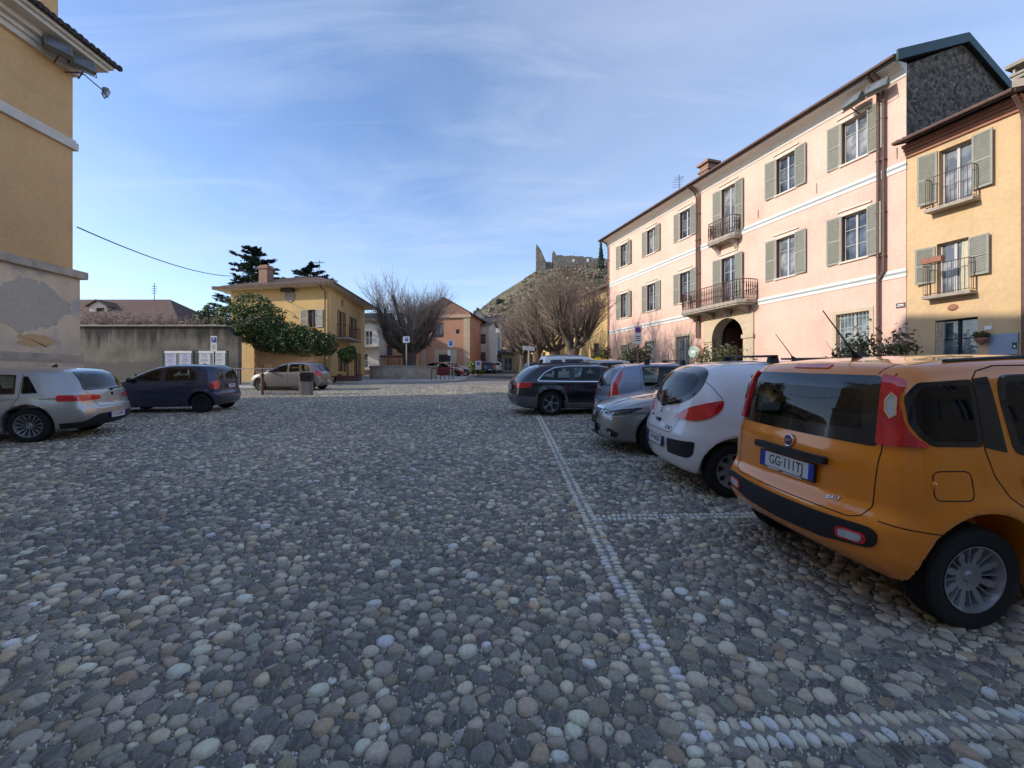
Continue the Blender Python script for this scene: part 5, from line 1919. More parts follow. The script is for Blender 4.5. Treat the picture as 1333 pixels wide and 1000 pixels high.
yr = Y.add('roof', rf, PM['tiledark'])
gt = MB()
gt.tube([(-.02, -.68, 9.62), (YW, -.68, 9.62)], .055, 8)
Y.add('gutter', gt, PM['copper'], yr)
ch = MB()
ch.box(1.15, 1.55, 3.4, 3.8, 10.4, 12.0)
ch.box(1.10, 1.60, 3.35, 3.85, 12.0, 12.08)
for dx in (1.16, 1.48):
    ch.box(dx, dx + .06, 3.42, 3.78, 12.08, 12.3)
ch.box(1.02, 1.68, 3.27, 3.93, 12.3, 12.42)
Y.add('chimney', ch, PM['stone'])
for row, (a0, a1, z0, z1) in enumerate(yo[:2]):
    uc, w, h = (a0 + a1) / 2, a1 - a0, z1 - z0
    put_window(Y, uc, z0, w, h, .28, PM['white_wood'], PM['pane_curtain'], transoms=(), cols=2)
    me = shutter_mesh(.50, h - .22 if row == 0 else h - .5, PM['shutter'])
    for sx in (-1, 1):
        Y.place('shutter', me, uc + sx * (w / 2 + .03), -.02, z0 + (.25 if row == 0 else .45), None, (0, 0, math.pi + .25 if sx < 0 else -.12))
    sl = MB()
    W, dpt = 1.22, .36
    sl.box(uc - W / 2, uc + W / 2, -dpt, .018, z0 - .11, z0 - .01)
    b = Y.add('balcony', sl, PM['slab'])
    link('railing', railing(W - .06, dpt - .03, 1.0, .11, 'plain').mesh('railing', PM['iron']), b, (uc, 0, z0 - .01 - Y.zb))
    if row == 1:
        cu_ = MB()
        pts = [(uc + .22, -.04 - .02 * math.sin(k * 1.7), z0 + .05 + k * .2) for k in range(9)]
        for k in range(5):
            cu_.tube([(uc + .24 + .05 * k, .10 + .02 * (k % 2), z0 + 1.6), (uc + .22 + .055 * k, .09, z0 + .9), (uc + .18 + .06 * k, .08, z0 + .05)], .03, 6)
        Y.add('curtain', cu_, simple('cream_curtain', (.62, .58, .42), .9, var=.1))
a0, a1, z0, z1 = yo[2]
put_window(Y, (a0 + a1) / 2, z0 + .3, a1 - a0, z1 - z0 - .3, .28, MT['dark_metal'], PM['pane_teal'], cols=2, transoms=(.78,), name='door')
cu_ = MB()
for k in range(4):
    cu_.tube([(a0 + .06 + .05 * k, -.0 + .03 * (k % 2), 3.4), (a0 + .05 + .05 * k, .02, 2.4), (a0 + .02 + .035 * k, .04, .9)], [.035, .03, .02], 6)
Y.add('door_curtain', cu_, simple('beaded_door_curtain', (.46, .36, .26), .9, var=.5, scale=25))
rp = MB()
rp.lathe([(.001, -.05), (.06, -.05), (.09, -.03), (.11, 0)], 20, Matrix.Translation((1.26, .018, 3.83)) @ Matrix.Rotation(math.pi / 2, 4, 'X') @ Matrix.Rotation(math.pi, 4, 'X') @ Matrix.Diagonal((1.3, 1, 1, 1)))
Y.add('wall_medallion', rp, PM['terra'], smooth=True)
hn = MB()
hn.box(2.02, 2.18, -.012, .018, 3.02, 3.14)
Y.add('house_number', hn, MT['sign_white'])
dp = MB()
dp.tube([(YW - .02, -.55, 9.5), (YW - .02, -.2, 9.2), (YW - .02, -.09, 8.9), (YW - .02, -.09, .4)], .055, 8)
Y.add('downpipe', dp, PM['copper'], smooth=True, angle=40)
lp = local_pt(Y, 1.07, -.50, 4.28 + .98)
t = thing('window_box', 'terracotta trough hanging on the lower iron balcony rail', 'flower box', lp, math.atan2(UD.y, UD.x))
mb = MB()
mb.prism([(-.02, .0), (-.20, .0), (-.22, .17), (0, .17)], 0, -.26, .26)
part('trough', mb, PM['terra'], t)
mb = MB()
mb.box(-.24, .24, -.19, -.03, .17, .18)
part('soil', mb, MT['rubber'], t)

OX, OY = YX + UD.x * (YW + .01), YY + UD.y * (YW + .01)
O = Build('ochre_house', 'plain ochre house past the brown downpipe at the right edge', 'building', OX, OY, UD.x, UD.y)
wb = MB()
wall_front(wb, 7.0, -.5, 9.9, [(1.6, 2.5, 6.8, 8.6), (1.6, 2.5, 3.8, 5.5)], .25)
wb.quad((7, 0, -.5), (7, 6, -.5), (7, 6, 9.9), (7, 0, 9.9))
wb.quad((0, 0, 9.0), (0, 6, 9.0), (0, 6, 9.9), (0, 0, 9.9))
O.add('wall', wb, PM['yellow'])
rf = MB()
rf.add([(0, -.5, 9.95), (7.2, -.5, 9.95), (7.2, 3, 11.1), (0, 3, 11.1), (7.2, 6.3, 10), (0, 6.3, 10)], [(0, 1, 2, 3), (3, 2, 4, 5)])
O.add('roof', rf, PM['tiledark'])
for z in (6.8, 3.8):
    put_window(O, 2.05, z, .9, 1.75, .26, PM['wood'], PM['pane'])
t = thing('notice_board', 'grey blue metal board on the wall right of the yellow house door', 'board', local_pt(Y, 2.12, .016, 2.25), math.atan2(UD.y, UD.x))
mb = MB()
mb.box(0, .62, -.03, 0, 0, .62)
part('panel', mb, simple('grey_blue_metal', (.24, .31, .40), .5, var=.1), t)
mb = MB()
mb.box(.50, .60, -.034, -.031, .16, .34)
part('notice', mb, MT['ink'], t)
mb = MB()
mb.box(.53, .57, -.037, -.0345, .20, .26)
part('notice_mark', mb, MT['white_ink'], t)

# ------------------------------------------------ the ochre building on the left
LX, LY0, LW = -14.5, -30.0, 44.2
Lb = Build('ochre_palace', 'tall ochre building with patched grey plinth and deep moulded eaves on the left', 'building', LX, LY0, 0, 1)
Lb.root.location.z = 0
Lb.zb = 0
wb = MB()
lo = []
for u in (3, 9, 15, 21, 27):
    lo += [(u - .6, u + .6, 6.2, 8.2), (u - .6, u + .6, 9.8, 11.2)]
wall_front(wb, LW, 5.0, 12.0, lo, .3)
wb.quad((LW, 0, 5), (LW, 12, 5), (LW, 12, 12), (LW, 0, 12))
wb.quad((0, 0, 5), (0, 12, 5), (0, 12, 12), (0, 0, 12))
wb.quad((0, 12, 5), (LW, 12, 5), (LW, 12, 12), (0, 12, 12))
Lb.add('wall', wb, PM['ochre'])
for a0, a1, z0, z1 in lo:
    put_window(Lb, (a0 + a1) / 2, z0, a1 - a0, z1 - z0, .3, PM['white_wood'], PM['pane'])
pb = MB()
pb.box(-.1, LW + .12, -.12, 12, 2.32, 4.86)
Lb.add('plinth', pb, PM['base'], label='lower wall of patched grey and buff plaster')
def blotch(cy, cz, ry, rz, seed):
    r = random.Random(seed)
    ph = [r.uniform(0, 6.28) for _ in range(4)]
    jag = lambda a: 1 + .05 * math.sin(17 * a + ph[2]) + .035 * math.sin(29 * a + ph[1]) + .025 * math.sin(47 * a + ph[0])
    return [(cy + jag(a) * ry * math.cos(a) * (1 + .14 * math.sin(3 * a + ph[0]) + .09 * math.sin(5 * a + ph[1]) + .05 * math.sin(11 * a + ph[2])),
             cz + jag(a + 1) * rz * math.sin(a) * (1 + .12 * math.sin(2 * a + ph[3]) + .08 * math.sin(7 * a + ph[0]))) for a in np.linspace(0, 2 * math.pi, 160, endpoint=False)]


for cy, cz, ry, rz, mname, colr, lab in ((LW - 1.35, 3.75, 1.05, .72, 'grey_cement_repair', (.52, .44, .345), 'large grey cement repair'), (LW - 1.2, 2.70, .55, .20, 'orange_stain', (.62, .40, .20), 'orange flaking patch'),
                                         (LW - 4.6, 3.3, 1.5, .6, 'grey_cement_repair', (.50, .44, .36), 'grey cement repair'), (LW - 9, 3.4, 1.8, .7, 'grey_cement_repair', (.50, .44, .36), 'grey cement repair')):
    bl = MB()
    bl.prism(blotch(cy, cz, ry, rz, int(cy * 10)), 1, -.126, -.119)
    Lb.add('plaster_patch', bl, plaster(mname, colr, dirt=(.56, .46, .34), dirt_amt=.2, patch=(.54, .45, .34), streak=.5, zlow=0, zfade=1), label=lab)
pb = MB()
pb.box(-.16, LW + .18, -.18, 12, -2, 2.06)
Lb.add('footing', pb, PM['base'])
for nm, o, z0, z1 in (('ledge', .19, 2.06, 2.32), ('ledge', .26, 4.86, 5.10), ('string_course', .10, 9.10, 9.34), ('string_course', .06, 9.34, 9.42)):
    m_ = MB()
    m_.box(-o, LW + o, -o, 11.9, z0, z1)
    Lb.add(nm, m_, PM['stone_warm'] if z0 < 6 else PM['cream'])
cn = MB()
for o, z0, z1 in ((.12, 11.55, 11.72), (.20, 11.72, 11.86), (.34, 11.86, 12.02), (.70, 12.02, 12.14), (.80, 12.14, 12.30)):
    cn.box(-o, LW + o * .75, -o, 11.8, z0, z1)
Lb.add('cornice', cn, PM['cream'])
rf = MB()
e = .92
A = [(-e, -e, 12.34), (LW + e * .85, -e, 12.34), (LW + e * .85, 13, 12.34), (-e, 13, 12.34), (6, 6, 14.2), (LW - 6, 6, 14.2)]
rf.add(A, [(0, 1, 5, 4), (1, 2, 5), (2, 3, 4, 5), (3, 0, 4), (3, 2, 1, 0)])
tile_edge(rf, 20, LW + e * .85, -e, 12.32, .09, .9, .26)
Lr = Lb.add('roof', rf, PM['tiledark'])
gt = MB()
gt.box(-e, LW + e * .85, -e - .02, -e + .10, 12.24, 12.345)
Lb.add('fascia', gt, PM['tiledark'], Lr)
ch = MB()
ch.box(LW - .6, LW - .1, .38, .85, 12.3, 14.15)
ch.box(LW - .68, LW - .02, .30, .93, 14.15, 14.3)
Lb.add('chimney', ch, PM['ochre'])
tw = MB()
tw.box(-1, 38.2, .7, 11, 12.4, 16.3)
Lb.add('unseen_attic', tw, PM['ochre'])  # unseen upper block, shaped to throw its shadow on the pink front
tw = MB()
tw.box(-1.4, 38.6, .3, 11.4, 16.3, 16.5)
Lb.add('unseen_attic_roof', tw, PM['tiledark'])
G1 = 'floodlights on the ochre building'
floodlight((-14.0, 13.25, 11.72), (math.radians(-25), 0, math.radians(62)), 'grey floodlight under the ochre eaves, the one farther from the corner', group=G1, arm=(0, .40, -.2))
floodlight((-13.95, 13.95, 11.72), (math.radians(-25), 0, math.radians(62)), 'grey floodlight under the ochre eaves, right by the corner', group=G1, arm=(0, .40, -.2))
t = floodlight((-13.75, 14.55, 11.25), (math.radians(20), 0, math.radians(120)), 'small floodlight held out on a thin arm past the ochre corner', size=(.26, .24, .14), arm=(0, .05, -.1), group=G1)
arm = MB()
arm.tube([(-14.0, 14.1, 11.50), (-13.9, 14.3, 11.38), (-13.75, 14.5, 11.24)], .018, 5)
arm.tube([(-14.45, 13.9, 11.45), (-14.2, 14.05, 11.55), (-14.0, 14.1, 11.50)], .022, 5)
o_ = part('support_arm', arm, PM['iron'], t)
o_.matrix_parent_inverse = (Matrix.Translation((-13.75, 14.55, 11.25)) @ Euler((math.radians(20), 0, math.radians(120))).to_matrix().to_4x4()).inverted()
cb = MB()
wire = []
for k in range(25):
    q = k / 24
    wire.append((-14.35 + q * (-20.3 + 14.35), 14.2 + q * (31.0 - 14.2), 6.55 + q * (9.0 - 6.55) - 1.4 * q * (1 - q)))
cb.tube(wire, .022, 5)
tag(link('overhead_cable', cb.mesh('overhead_cable', MT['ink'])), 'black cable sagging from the ochre building to the golden house roof', 'cable')
# ------------------------------------------------ houses, walls and hill beyond the square
def house(name, label, x0, x1, y0, y1, eave, ridge, wall_mat, roof_mat, wins=(), gable='y', over=.4, zlow=None, group=None, frame=None, cat='house', rotz=0):
    """block with a pitched roof; 'y' puts the gable towards the square, 'x' the eave, 'hip' slopes all round. wins: (x, z, w, h) on the front"""
    zb = gz(0, y0)
    t = thing(name, label, cat, ((x0 + x1) / 2, y0, zb), rotz, group)
    cx, hw, d = (x0 + x1) / 2, (x1 - x0) / 2, y1 - y0
    mb = MB()
    lo = -1.5
    op = [(a - w / 2 - cx, a + w / 2 - cx, z - zb, z - zb + h) for a, z, w, h in wins]
    e, r = eave - zb, ridge - zb
    wall_front(mb, hw, lo, e, op, .18, x0=-hw)
    mb.quad((-hw, d, lo), (-hw, 0, lo), (-hw, 0, e), (-hw, d, e))
    mb.quad((hw, 0, lo), (hw, d, lo), (hw, d, e), (hw, 0, e))
    mb.quad((hw, d, lo), (-hw, d, lo), (-hw, d, e), (hw, d, e))
    if gable == 'y':
        mb.poly([(-hw, 0, e), (hw, 0, e), (0, 0, r)])
        mb.poly([(hw, d, e), (-hw, d, e), (0, d, r)])
    elif gable == 'x':
        mb.poly([(-hw, d, e), (-hw, 0, e), (-hw, d / 2, r)])
        mb.poly([(hw, 0, e), (hw, d, e), (hw, d / 2, r)])
    part('wall', mb, wall_mat, t)
    rb = MB()
    o, th = over, .14
    if gable == 'y':
        k = (r - e) / hw
        for s in (-1, 1):
            A = [(s * (hw + o), -o, e - o * k), (0, -o, r), (0, d + o, r), (s * (hw + o), d + o, e - o * k)]
            A = [(x, y, z + .02) for x, y, z in A]
            Bq = [(x, y, z + th) for x, y, z in A]
            rb.add(A + Bq, [(0, 1, 2, 3), (7, 6, 5, 4), (0, 4, 5, 1), (2, 6, 7, 3), (3, 7, 4, 0)])
    elif gable == 'x':
        k = (r - e) / (d / 2)
        for s in (0, 1):
            ya, yr = (-o, d / 2) if s == 0 else (d + o, d / 2)
            A = [(-hw - o, ya, e - o * k), (hw + o, ya, e - o * k), (hw + o, yr, r), (-hw - o, yr, r)]
            A = [(x, y, z + .02) for x, y, z in A]
            Bq = [(x, y, z + th) for x, y, z in A]
            rb.add(A + Bq, [(0, 1, 2, 3), (7, 6, 5, 4), (0, 4, 5, 1), (1, 5, 6, 2), (3, 7, 4, 0)])
    else:
        i = min(hw, d / 2) * .95
        A = [(-hw - o, -o, e), (hw + o, -o, e), (hw + o, d + o, e), (-hw - o, d + o, e)]
        Bq = [(x, y, z + .16) for x, y, z in A]
        T = [(-hw + i, d / 2, r), (hw - i, d / 2, r)] if hw >= d / 2 else [(0, i, r), (0, d - i, r)]
        if hw >= d / 2:
            fs = [(4, 5, 9, 8), (5, 6, 9), (6, 7, 8, 9), (7, 4, 8)]
        else:
            fs = [(4, 5, 8), (5, 6, 9, 8), (6, 7, 9), (7, 4, 8, 9)]
        rb.add(A + Bq + T, fs + [(3, 2, 1, 0), (0, 1, 5, 4), (1, 2, 6, 5), (2, 3, 7, 6), (3, 0, 4, 7)])
    roof = part('roof', rb, roof_mat, t)
    for a, z, w, h in wins:
        f = part('window', casement(w, h, 2 if w > .5 else 1, (), .06), frame or PM['wood'], t, (a - cx, .10, z - zb))
        part('pane', pane_mb(w, h), PM['pane'], f)
    return t, roof, zb, cx


def leafy(name, label, cat, loc, blobs, n, size, mats, stem=None, group=None, spread=.5, crown='crown', droop=0.0, dense=.55):
    """bush or crown: leaf clumps through the volume of several overlapping mounds, light and dark; blobs (x,y,z,rx,ry,rz)"""
    t = thing(name, label, cat, loc, 0, group)
    w = np.array([b[3] * b[4] * b[5] for b in blobs]) ** .7
    w = w / w.sum()
    k = RNG.choice(len(blobs), n, p=w)
    B = np.array(blobs)[k]
    d = RNG.normal(size=(n, 3))
    d /= np.linalg.norm(d, axis=1, keepdims=True)
    rad = (dense + (1 - dense) * RNG.random(n) ** .6) * (1 + spread * .35 * RNG.normal(size=n) * .4)
    p = B[:, :3] + d * B[:, 3:] * rad[:, None]
    t1 = np.cross(d, RNG.normal(size=(n, 3)))
    t1 /= np.linalg.norm(t1, axis=1, keepdims=True)
    nn = d + .9 * RNG.normal(size=(n, 3))
    nn /= np.linalg.norm(nn, axis=1, keepdims=True)
    t1 = t1 - nn * (t1 * nn).sum(1, keepdims=True)
    t1 /= np.maximum(np.linalg.norm(t1, axis=1, keepdims=True), 1e-6)
    t2 = np.cross(nn, t1)
    s = size * (.6 + .8 * RNG.random(n))[:, None]
    V = np.stack([p - t1 * s, p + t2 * s * .45 + nn * s * .12, p + t1 * s - np.array([0, 0, 1]) * droop * s, p - t2 * s * .45 + nn * s * .12], 1).reshape(-1, 3)
    me = bpy.data.meshes.new(crown)
    me.from_pydata(V.tolist(), [], np.arange(4 * n).reshape(-1, 4).tolist())
    for m in mats:
        me.materials.append(m)
    me.polygons.foreach_set('material_index', RNG.integers(0, len(mats), n))
    link(crown, me, t)
    if stem:
        part('trunk', stem, MATB, t, smooth=True)
    return t


def leaf_mat(name, col, tr=.25):
    m, nt, b = new_mat(name)
    v = coords(nt)
    c = ramp(nt, noise(nt, v, 1.7, 4), [(.3, tuple(x * .55 for x in col)), (.7, tuple(x * 1.35 for x in col))]).outputs['Color']
    nt.links.new(c, b.inputs['Base Color'])
    b.inputs['Roughness'].default_value = .55
    b.inputs['Specular IOR Level'].default_value = .3
    return m


MATB = simple('bark', (.10, .08, .062), .95, var=.4, scale=6, bmp=.6)
TWIG = simple('grey_brown_twigs', (.27, .21, .17), .9, var=.3, scale=2)
TWIGR = simple('red_brown_twigs', (.25, .19, .148), .9, var=.3, scale=2)
LG = [leaf_mat('glossy_dark_leaf', (.040, .075, .025)), leaf_mat('mid_green_leaf', (.075, .125, .035)), leaf_mat('fresh_green_leaf', (.17, .22, .05))]
LO = [leaf_mat('oleander_leaf', (.075, .10, .04)), leaf_mat('olive_leaf', (.11, .13, .06)), leaf_mat('dry_leaf', (.14, .11, .055))]
LC = [leaf_mat('cedar_needles', (.065, .10, .075)), leaf_mat('cedar_needles_dark', (.035, .06, .05))]


def bare_tree(name, label, x, y, h, trunk_r, spread, seed, limbs=6, twigs=900, twig_len=2.2, twig_mat=None, upright=.6, group=None, trunk_h=.28, tw_r=.011, lean=0, rise_r=(.16, .34)):
    """pollarded tree in winter: short trunk, knuckled limbs, brushes of thin shoots"""
    rnd = random.Random(seed)
    z0 = gz(x, y)
    t = thing(name, label, 'tree', (x, y, z0), 0, group)
    tb = MB()
    th = h * trunk_h
    pts = [Vector((0, 0, -.2)), Vector((.02, 0, th * .25)), Vector((lean * .5, .03, th * .65)), Vector((lean, 0, th))]
    tb.tube(pts, [trunk_r * 1.45, trunk_r * 1.05, trunk_r * .95, trunk_r * 1.1], 10)
    heads = []
    for i in range(limbs):
        a = 2 * math.pi * (i + rnd.uniform(-.3, .3)) / limbs
        L = spread * rnd.uniform(.5, .85)
        rise = h * rnd.uniform(*rise_r)
        p = [Vector((lean, 0, th * rnd.uniform(.8, 1.0)))]
        for k in range(1, 6):
            q = k / 5
            p.append(Vector((lean + L * q * math.cos(a) + rnd.uniform(-.12, .12), L * q * math.sin(a) + rnd.uniform(-.12, .12),
                             th * .95 + rise * q ** 1.25 + rnd.uniform(-.08, .08))))
        tb.tube(p, [trunk_r * .62, trunk_r * .5, trunk_r * .42, trunk_r * .36, trunk_r * .30, trunk_r * .36], 7)
        heads += [p[-1], p[-1], p[4]]
        for j in range(4):
            b0 = p[rnd.choice((3, 4, 5))]
            a2 = a + rnd.uniform(-1.3, 1.3)
            L2 = spread * rnd.uniform(.2, .5)
            q = [b0, b0 + Vector((L2 * .5 * math.cos(a2), L2 * .5 * math.sin(a2), h * .05)), b0 + Vector((L2 * math.cos(a2), L2 * math.sin(a2), h * rnd.uniform(.10, .26)))]
            tb.tube(q, [trunk_r * .28, trunk_r * .22, trunk_r * .2], 6)
            heads.append(q[-1])
    part('trunk', tb, MATB, t, smooth=True)
    cw = MB()
    for i in range(twigs):
        c = rnd.choice(heads)
        out = Vector((c.x - lean, c.y, 0))
        if out.length > 0:
            out.normalize()
        d = Vector((rnd.gauss(0, 1), rnd.gauss(0, 1), abs(rnd.gauss(0, .8)) + upright * 1.6)) + out * rnd.uniform(0, 1.1)
        d.normalize()
        L = twig_len * rnd.uniform(.45, 1.15)
        side = Vector((rnd.gauss(0, 1), rnd.gauss(0, 1), rnd.gauss(0, .3))) * .12
        a = c + Vector((rnd.gauss(0, .12), rnd.gauss(0, .12), rnd.gauss(0, .1)))
        m1 = a + d * L * .5 + side * L * .5
        e = a + d * L + Vector((0, 0, 1)) * L * .12 * upright + side * L * .3
        cw.tube([a, m1, e], [tw_r * 1.4, tw_r, tw_r * .45], 3, caps=False)
        for k in range(2):
            f = m1 + (e - m1) * rnd.uniform(0, .6)
            d2 = (d + Vector((rnd.gauss(0, .5), rnd.gauss(0, .5), rnd.gauss(0, .4)))).normalized()
            cw.tube([f, f + d2 * L * rnd.uniform(.2, .45)], [tw_r * .8, tw_r * .4], 3, caps=False)
    part('crown', cw, twig_mat or TWIG, t)
    return t


# garden wall and what shows over it
t = thing('garden_wall', 'tall grey rendered garden wall streaked black with damp on the left', 'wall', (-23.5, 26.0, gz(0, 26)), 0)
zb = gz(0, 26)
mb = MB()
mb.box(-12, 6.3, 0, .35, -1, 4.75 - zb)
mb.prism([(6.3, -1), (6.95, -1), (6.95, 4.1 - zb), (6.65, 4.2 - zb), (6.3, 4.7 - zb)], 1, .001, .349)
part('wall', mb, PM['grey_wall'], t)
mb = MB()
for k in range(31):
    x = -12 + k * .59
    mb.box(x, x + .575, -.09, .44, 4.75 - zb, 4.83 - zb + .015 * (k % 3))
part('coping', mb, PM['stone'], t)
o1, o2 = Vector((-17.2, 28.7, 0)), Vector((-12.8, 27.8, 0))
dirw = (o2 - o1)
t = thing('orange_wall', 'orange plastered wall under the evergreen hedge', 'wall', (o1.x, o1.y, gz(0, 28)), math.atan2(dirw.y, dirw.x))
mb = MB()
mb.box(0, dirw.length, 0, .35, -1, 2.75)
part('wall', mb, PM['orange_wall'], t)
mb = MB()
mb.box(0, dirw.length, -.06, -.002, -1, .75)
part('footing', mb, PM['grey_wall'], t)

t, roof, zb, cx = house('farmhouse', 'low house with a long brown tiled roof behind the grey garden wall', -60, -33.4, 43, 53, 7.1, 10.5, PM['white_house'], PM['tilered'], gable='hip')
dm = MB()
dm.box(-.9, .9, -.2, 3.8, 6.3 - zb, 7.7 - zb)
dm.poly([(-.9, -.2, 7.7 - zb), (.9, -.2, 7.7 - zb), (0, -.2, 8.25 - zb)])
d_ = part('dormer', dm, PM['white_house'], t, (-43.3 - cx, 2.2, 1.55))
dm = MB()
for s in (-1, 1):
    dm.add([(s * 1.15, -.5, 7.60 - zb), (0, -.5, 8.28 - zb), (0, 4, 8.28 - zb), (s * 1.15, 4, 7.60 - zb), (s * 1.15, -.5, 7.70 - zb), (0, -.5, 8.38 - zb), (0, 4, 8.38 - zb), (s * 1.15, 4, 7.70 - zb)],
           [(0, 1, 2, 3), (7, 6, 5, 4), (0, 4, 5, 1), (3, 7, 4, 0)])
part('dormer_roof', dm, PM['tilered'], d_)
dm = MB()
dm.box(-.15, .65, -.23, -.205, 6.75 - zb, 7.5 - zb)
part('dormer_window', dm, PM['dark'], d_)
an = MB()
an.tube([(7.2, 4.5, 9.9 - zb), (7.2, 4.5, 12.2 - zb)], .035, 5)
for k in range(4):
    an.tube([(6.9, 4.5, 11.1 - zb + k * .25), (7.5, 4.5, 11.1 - zb + k * .25)], .025, 4)
part('roof_aerial', an, MT['dark_metal'], t)

# brambles and bare shrubs over the wall
for i, (x, y, z, w, h, lab) in enumerate(((-26.3, 27.6, 4.3, 2.6, 3.2, 'tangle of bare shrubs over the grey wall next to the ochre building'), (-22.8, 27.8, 4.3, 2.8, 2.6, 'brown bare shrubs above the middle of the grey wall'),
                                          (-19.8, 27.6, 4.2, 2.0, 2.2, 'thin bare brambles above the grey wall beside the evergreen hedge'))):
    t = thing('bare_shrub', lab, 'shrub', (x, y, z), 0, 'bare shrubs above the garden wall')
    mb = MB()
    for k in range(420):
        a = Vector((random.gauss(0, w * .5), random.gauss(0, .35), random.uniform(-.6, h * .4)))
        d = Vector((random.gauss(0, .8), random.gauss(0, .5), random.uniform(.1, 1.2))).normalized() * random.uniform(.4, 1.1)
        m = a + d * .6 + Vector((random.gauss(0, .08), random.gauss(0, .08), 0))
        mb.tube([a, m, a + d + Vector((0, 0, -.15))], [.020, .015, .008], 3, caps=False)
    part('branches', mb, TWIG if i != 1 else TWIGR, t)

# evergreen mounds along the wall, and the darker one on the left
leafy('evergreen_shrub', 'big rounded evergreen with pale new leaves over the end of the grey wall', 'shrub', (-18.3, 28.6, 3.2),
      [(0, 0, 2.3, 1.4, 1.2, 1.0), (.9, .2, 3.1, 1.4, 1.2, 1.0), (1.8, .2, 2.5, 1.2, 1.1, .9), (-.6, -.3, 1.6, 1.1, 1.0, .7), (.9, -.5, 1.6, 1.3, 1.0, .8)], 8500, .085, LG, dense=.72)
leafy('evergreen_shrub', 'small dark evergreen bush left of the rounded hedge', 'shrub', (-20.9, 29.5, 3.4),
      [(0, 0, 2.0, .9, .8, .9), (.5, 0, 2.8, .7, .7, .6), (-.4, 0, 1.3, .9, .8, .8)], 1900, .12, LG[:2], dense=.7)
leafy('evergreen_hedge', 'dark clipped hedge spilling over the orange wall to the golden house', 'hedge', (-14.8, 28.3, 2.95),
      [(-2.4, .3, 1.7, 1.1, .9, .8), (-1.5, .1, 1.6, 1.1, .9, .9), (-.6, 0, 1.35, 1.1, .9, .9), (.3, -.1, 1.2, 1.1, .9, .85), (1.2, -.2, 1.05, 1.1, .9, .85), (2.1, -.2, .95, .9, .8, .85), (2.7, -.1, .9, .7, .7, .75), (-2.2, 0, 2.3, 1.0, .9, .7), (-1.0, 0, 2.0, 1.1, .9, .7), (.2, 0, 1.75, 1.0, .8, .6), (1.3, 0, 1.5, .9, .8, .6), (-1.2, -.2, .95, 1.0, .7, .55), (0, -.3, .75, 1.2, .7, .5), (1.4, -.3, .55, 1.2, .7, .5)], 13500, .085, LG[:2] + LG[:1], dense=.74)
t = thing('pruned_branches', 'heap of bare cut stems showing between the two evergreen mounds', 'branches', (-16.9, 27.7, 4.9))
mb = MB()
for k in range(36):
    a = Vector((random.gauss(0, .6), random.gauss(0, .2), random.uniform(-.2, .7)))
    d = Vector((random.choice((-1, 1)) * random.uniform(.4, 1.0), -.3, random.uniform(-.5, .4)))
    mb.tube([a, a + d * .6 + Vector((0, 0, .1)), a + d], [.018, .014, .006], 4, caps=False)
part('branches', mb, TWIG, t)

# golden house
zb = gz(0, 31)
t = thing('golden_house', 'golden yellow two storey house with hipped brown roof behind the hedge', 'house', (-13.1, 31.0, zb), -.20)
mb = MB()
Wd, Dp, ev = 8.4, 9.6, 8.25 - zb
fo = [(-1.82, -1.16, 5.35 - zb, 6.62 - zb)]
wall_front(mb, 0, -1, ev, fo, .2, x0=-Wd)
mb.quad((-Wd, Dp, -1), (-Wd, 0, -1), (-Wd, 0, ev), (-Wd, Dp, ev))
mb.quad((-2.69, 9.25, -1), (-Wd, Dp, -1), (-Wd, Dp, ev), (-2.69, 9.25, ev))
part('wall', mb, PM['house_yellow'], t)
Dp = 9.25
sd = math.atan2(Dp, -2.69)
side = MB()
SL = math.hypot(Dp, 2.69)
so_ = [(2.1, 3.0, 4.75 - zb, 6.85 - zb), (5.2, 6.1, 5.0 - zb, 6.8 - zb), (2.3, 3.2, 2.2 - zb, 3.7 - zb), (2.6, 3.1, 7.3 - zb, 7.8 - zb), (6.6, 7.5, 1.8 - zb, 3.9 - zb)]
wall_front(side, SL, -1, ev, so_, .2)
sw = part('side_wall', side, PM['house_yellow'], t, (0, 0, 0), sd)
for a0, a1, z0, z1 in so_:
    f = part('window', casement(a1 - a0, z1 - z0, 2, ()), PM['wood'], sw, ((a0 + a1) / 2, .12, z0))
    part('pane', pane_mb(a1 - a0, z1 - z0), PM['pane'], f)
    if z1 - z0 > 1:
        me = shutter_mesh(.48, z1 - z0, PM['wood'], 12)
        for s in (-1, 1):
            link('shutter', me, t, Matrix.Rotation(sd, 4, 'Z') @ Vector(((a0 + a1) / 2 + s * ((a1 - a0) / 2 + .01), -.03, z0)), (0, 0, sd + (math.pi if s < 0 else 0)))
sl = MB()
sl.box(1.3, 4.6, -1.0, -.002, 4.6 - zb, 4.74 - zb)
b = part('balcony', sl, PM['slab'], t, (0, 0, 0), sd)
link('railing', railing(3.2, .95, .95, .14, 'plain').mesh('railing', PM['iron']), b, (2.95, 0, 4.74 - zb))
f = part('window', casement(.66, 1.27, 2, ()), PM['wood'], t, (-1.49, .12, 5.35 - zb))
part('pane', pane_mb(.66, 1.27), PM['pane'], f)
me = shutter_mesh(.56, 1.3, simple('pale_grey_shutter', (.46, .45, .42), .7), 16)
for s in (-1, 1):
    link('shutter', me, t, (-1.49 + s * .35, -.03, 5.33 - zb), (0, 0, math.pi if s < 0 else 0))
rw = MB()
rw.lathe([(.001, -.02), (.36, -.02), (.40, -.05), (.44, -.02), (.44, .0)], 20, Matrix.Translation((-3.3, -.002, 7.65 - zb)) @ Matrix.Rotation(math.pi / 2, 4, 'X') @ Matrix.Rotation(math.pi, 4, 'X'))
rw_ = part('round_window', rw, PM['stone'], t)
hd = MB()
hd.prism([(-.60, 0), (.45, .0), (.35, .2), (-.5, .25)], 1, -.35, -.01)
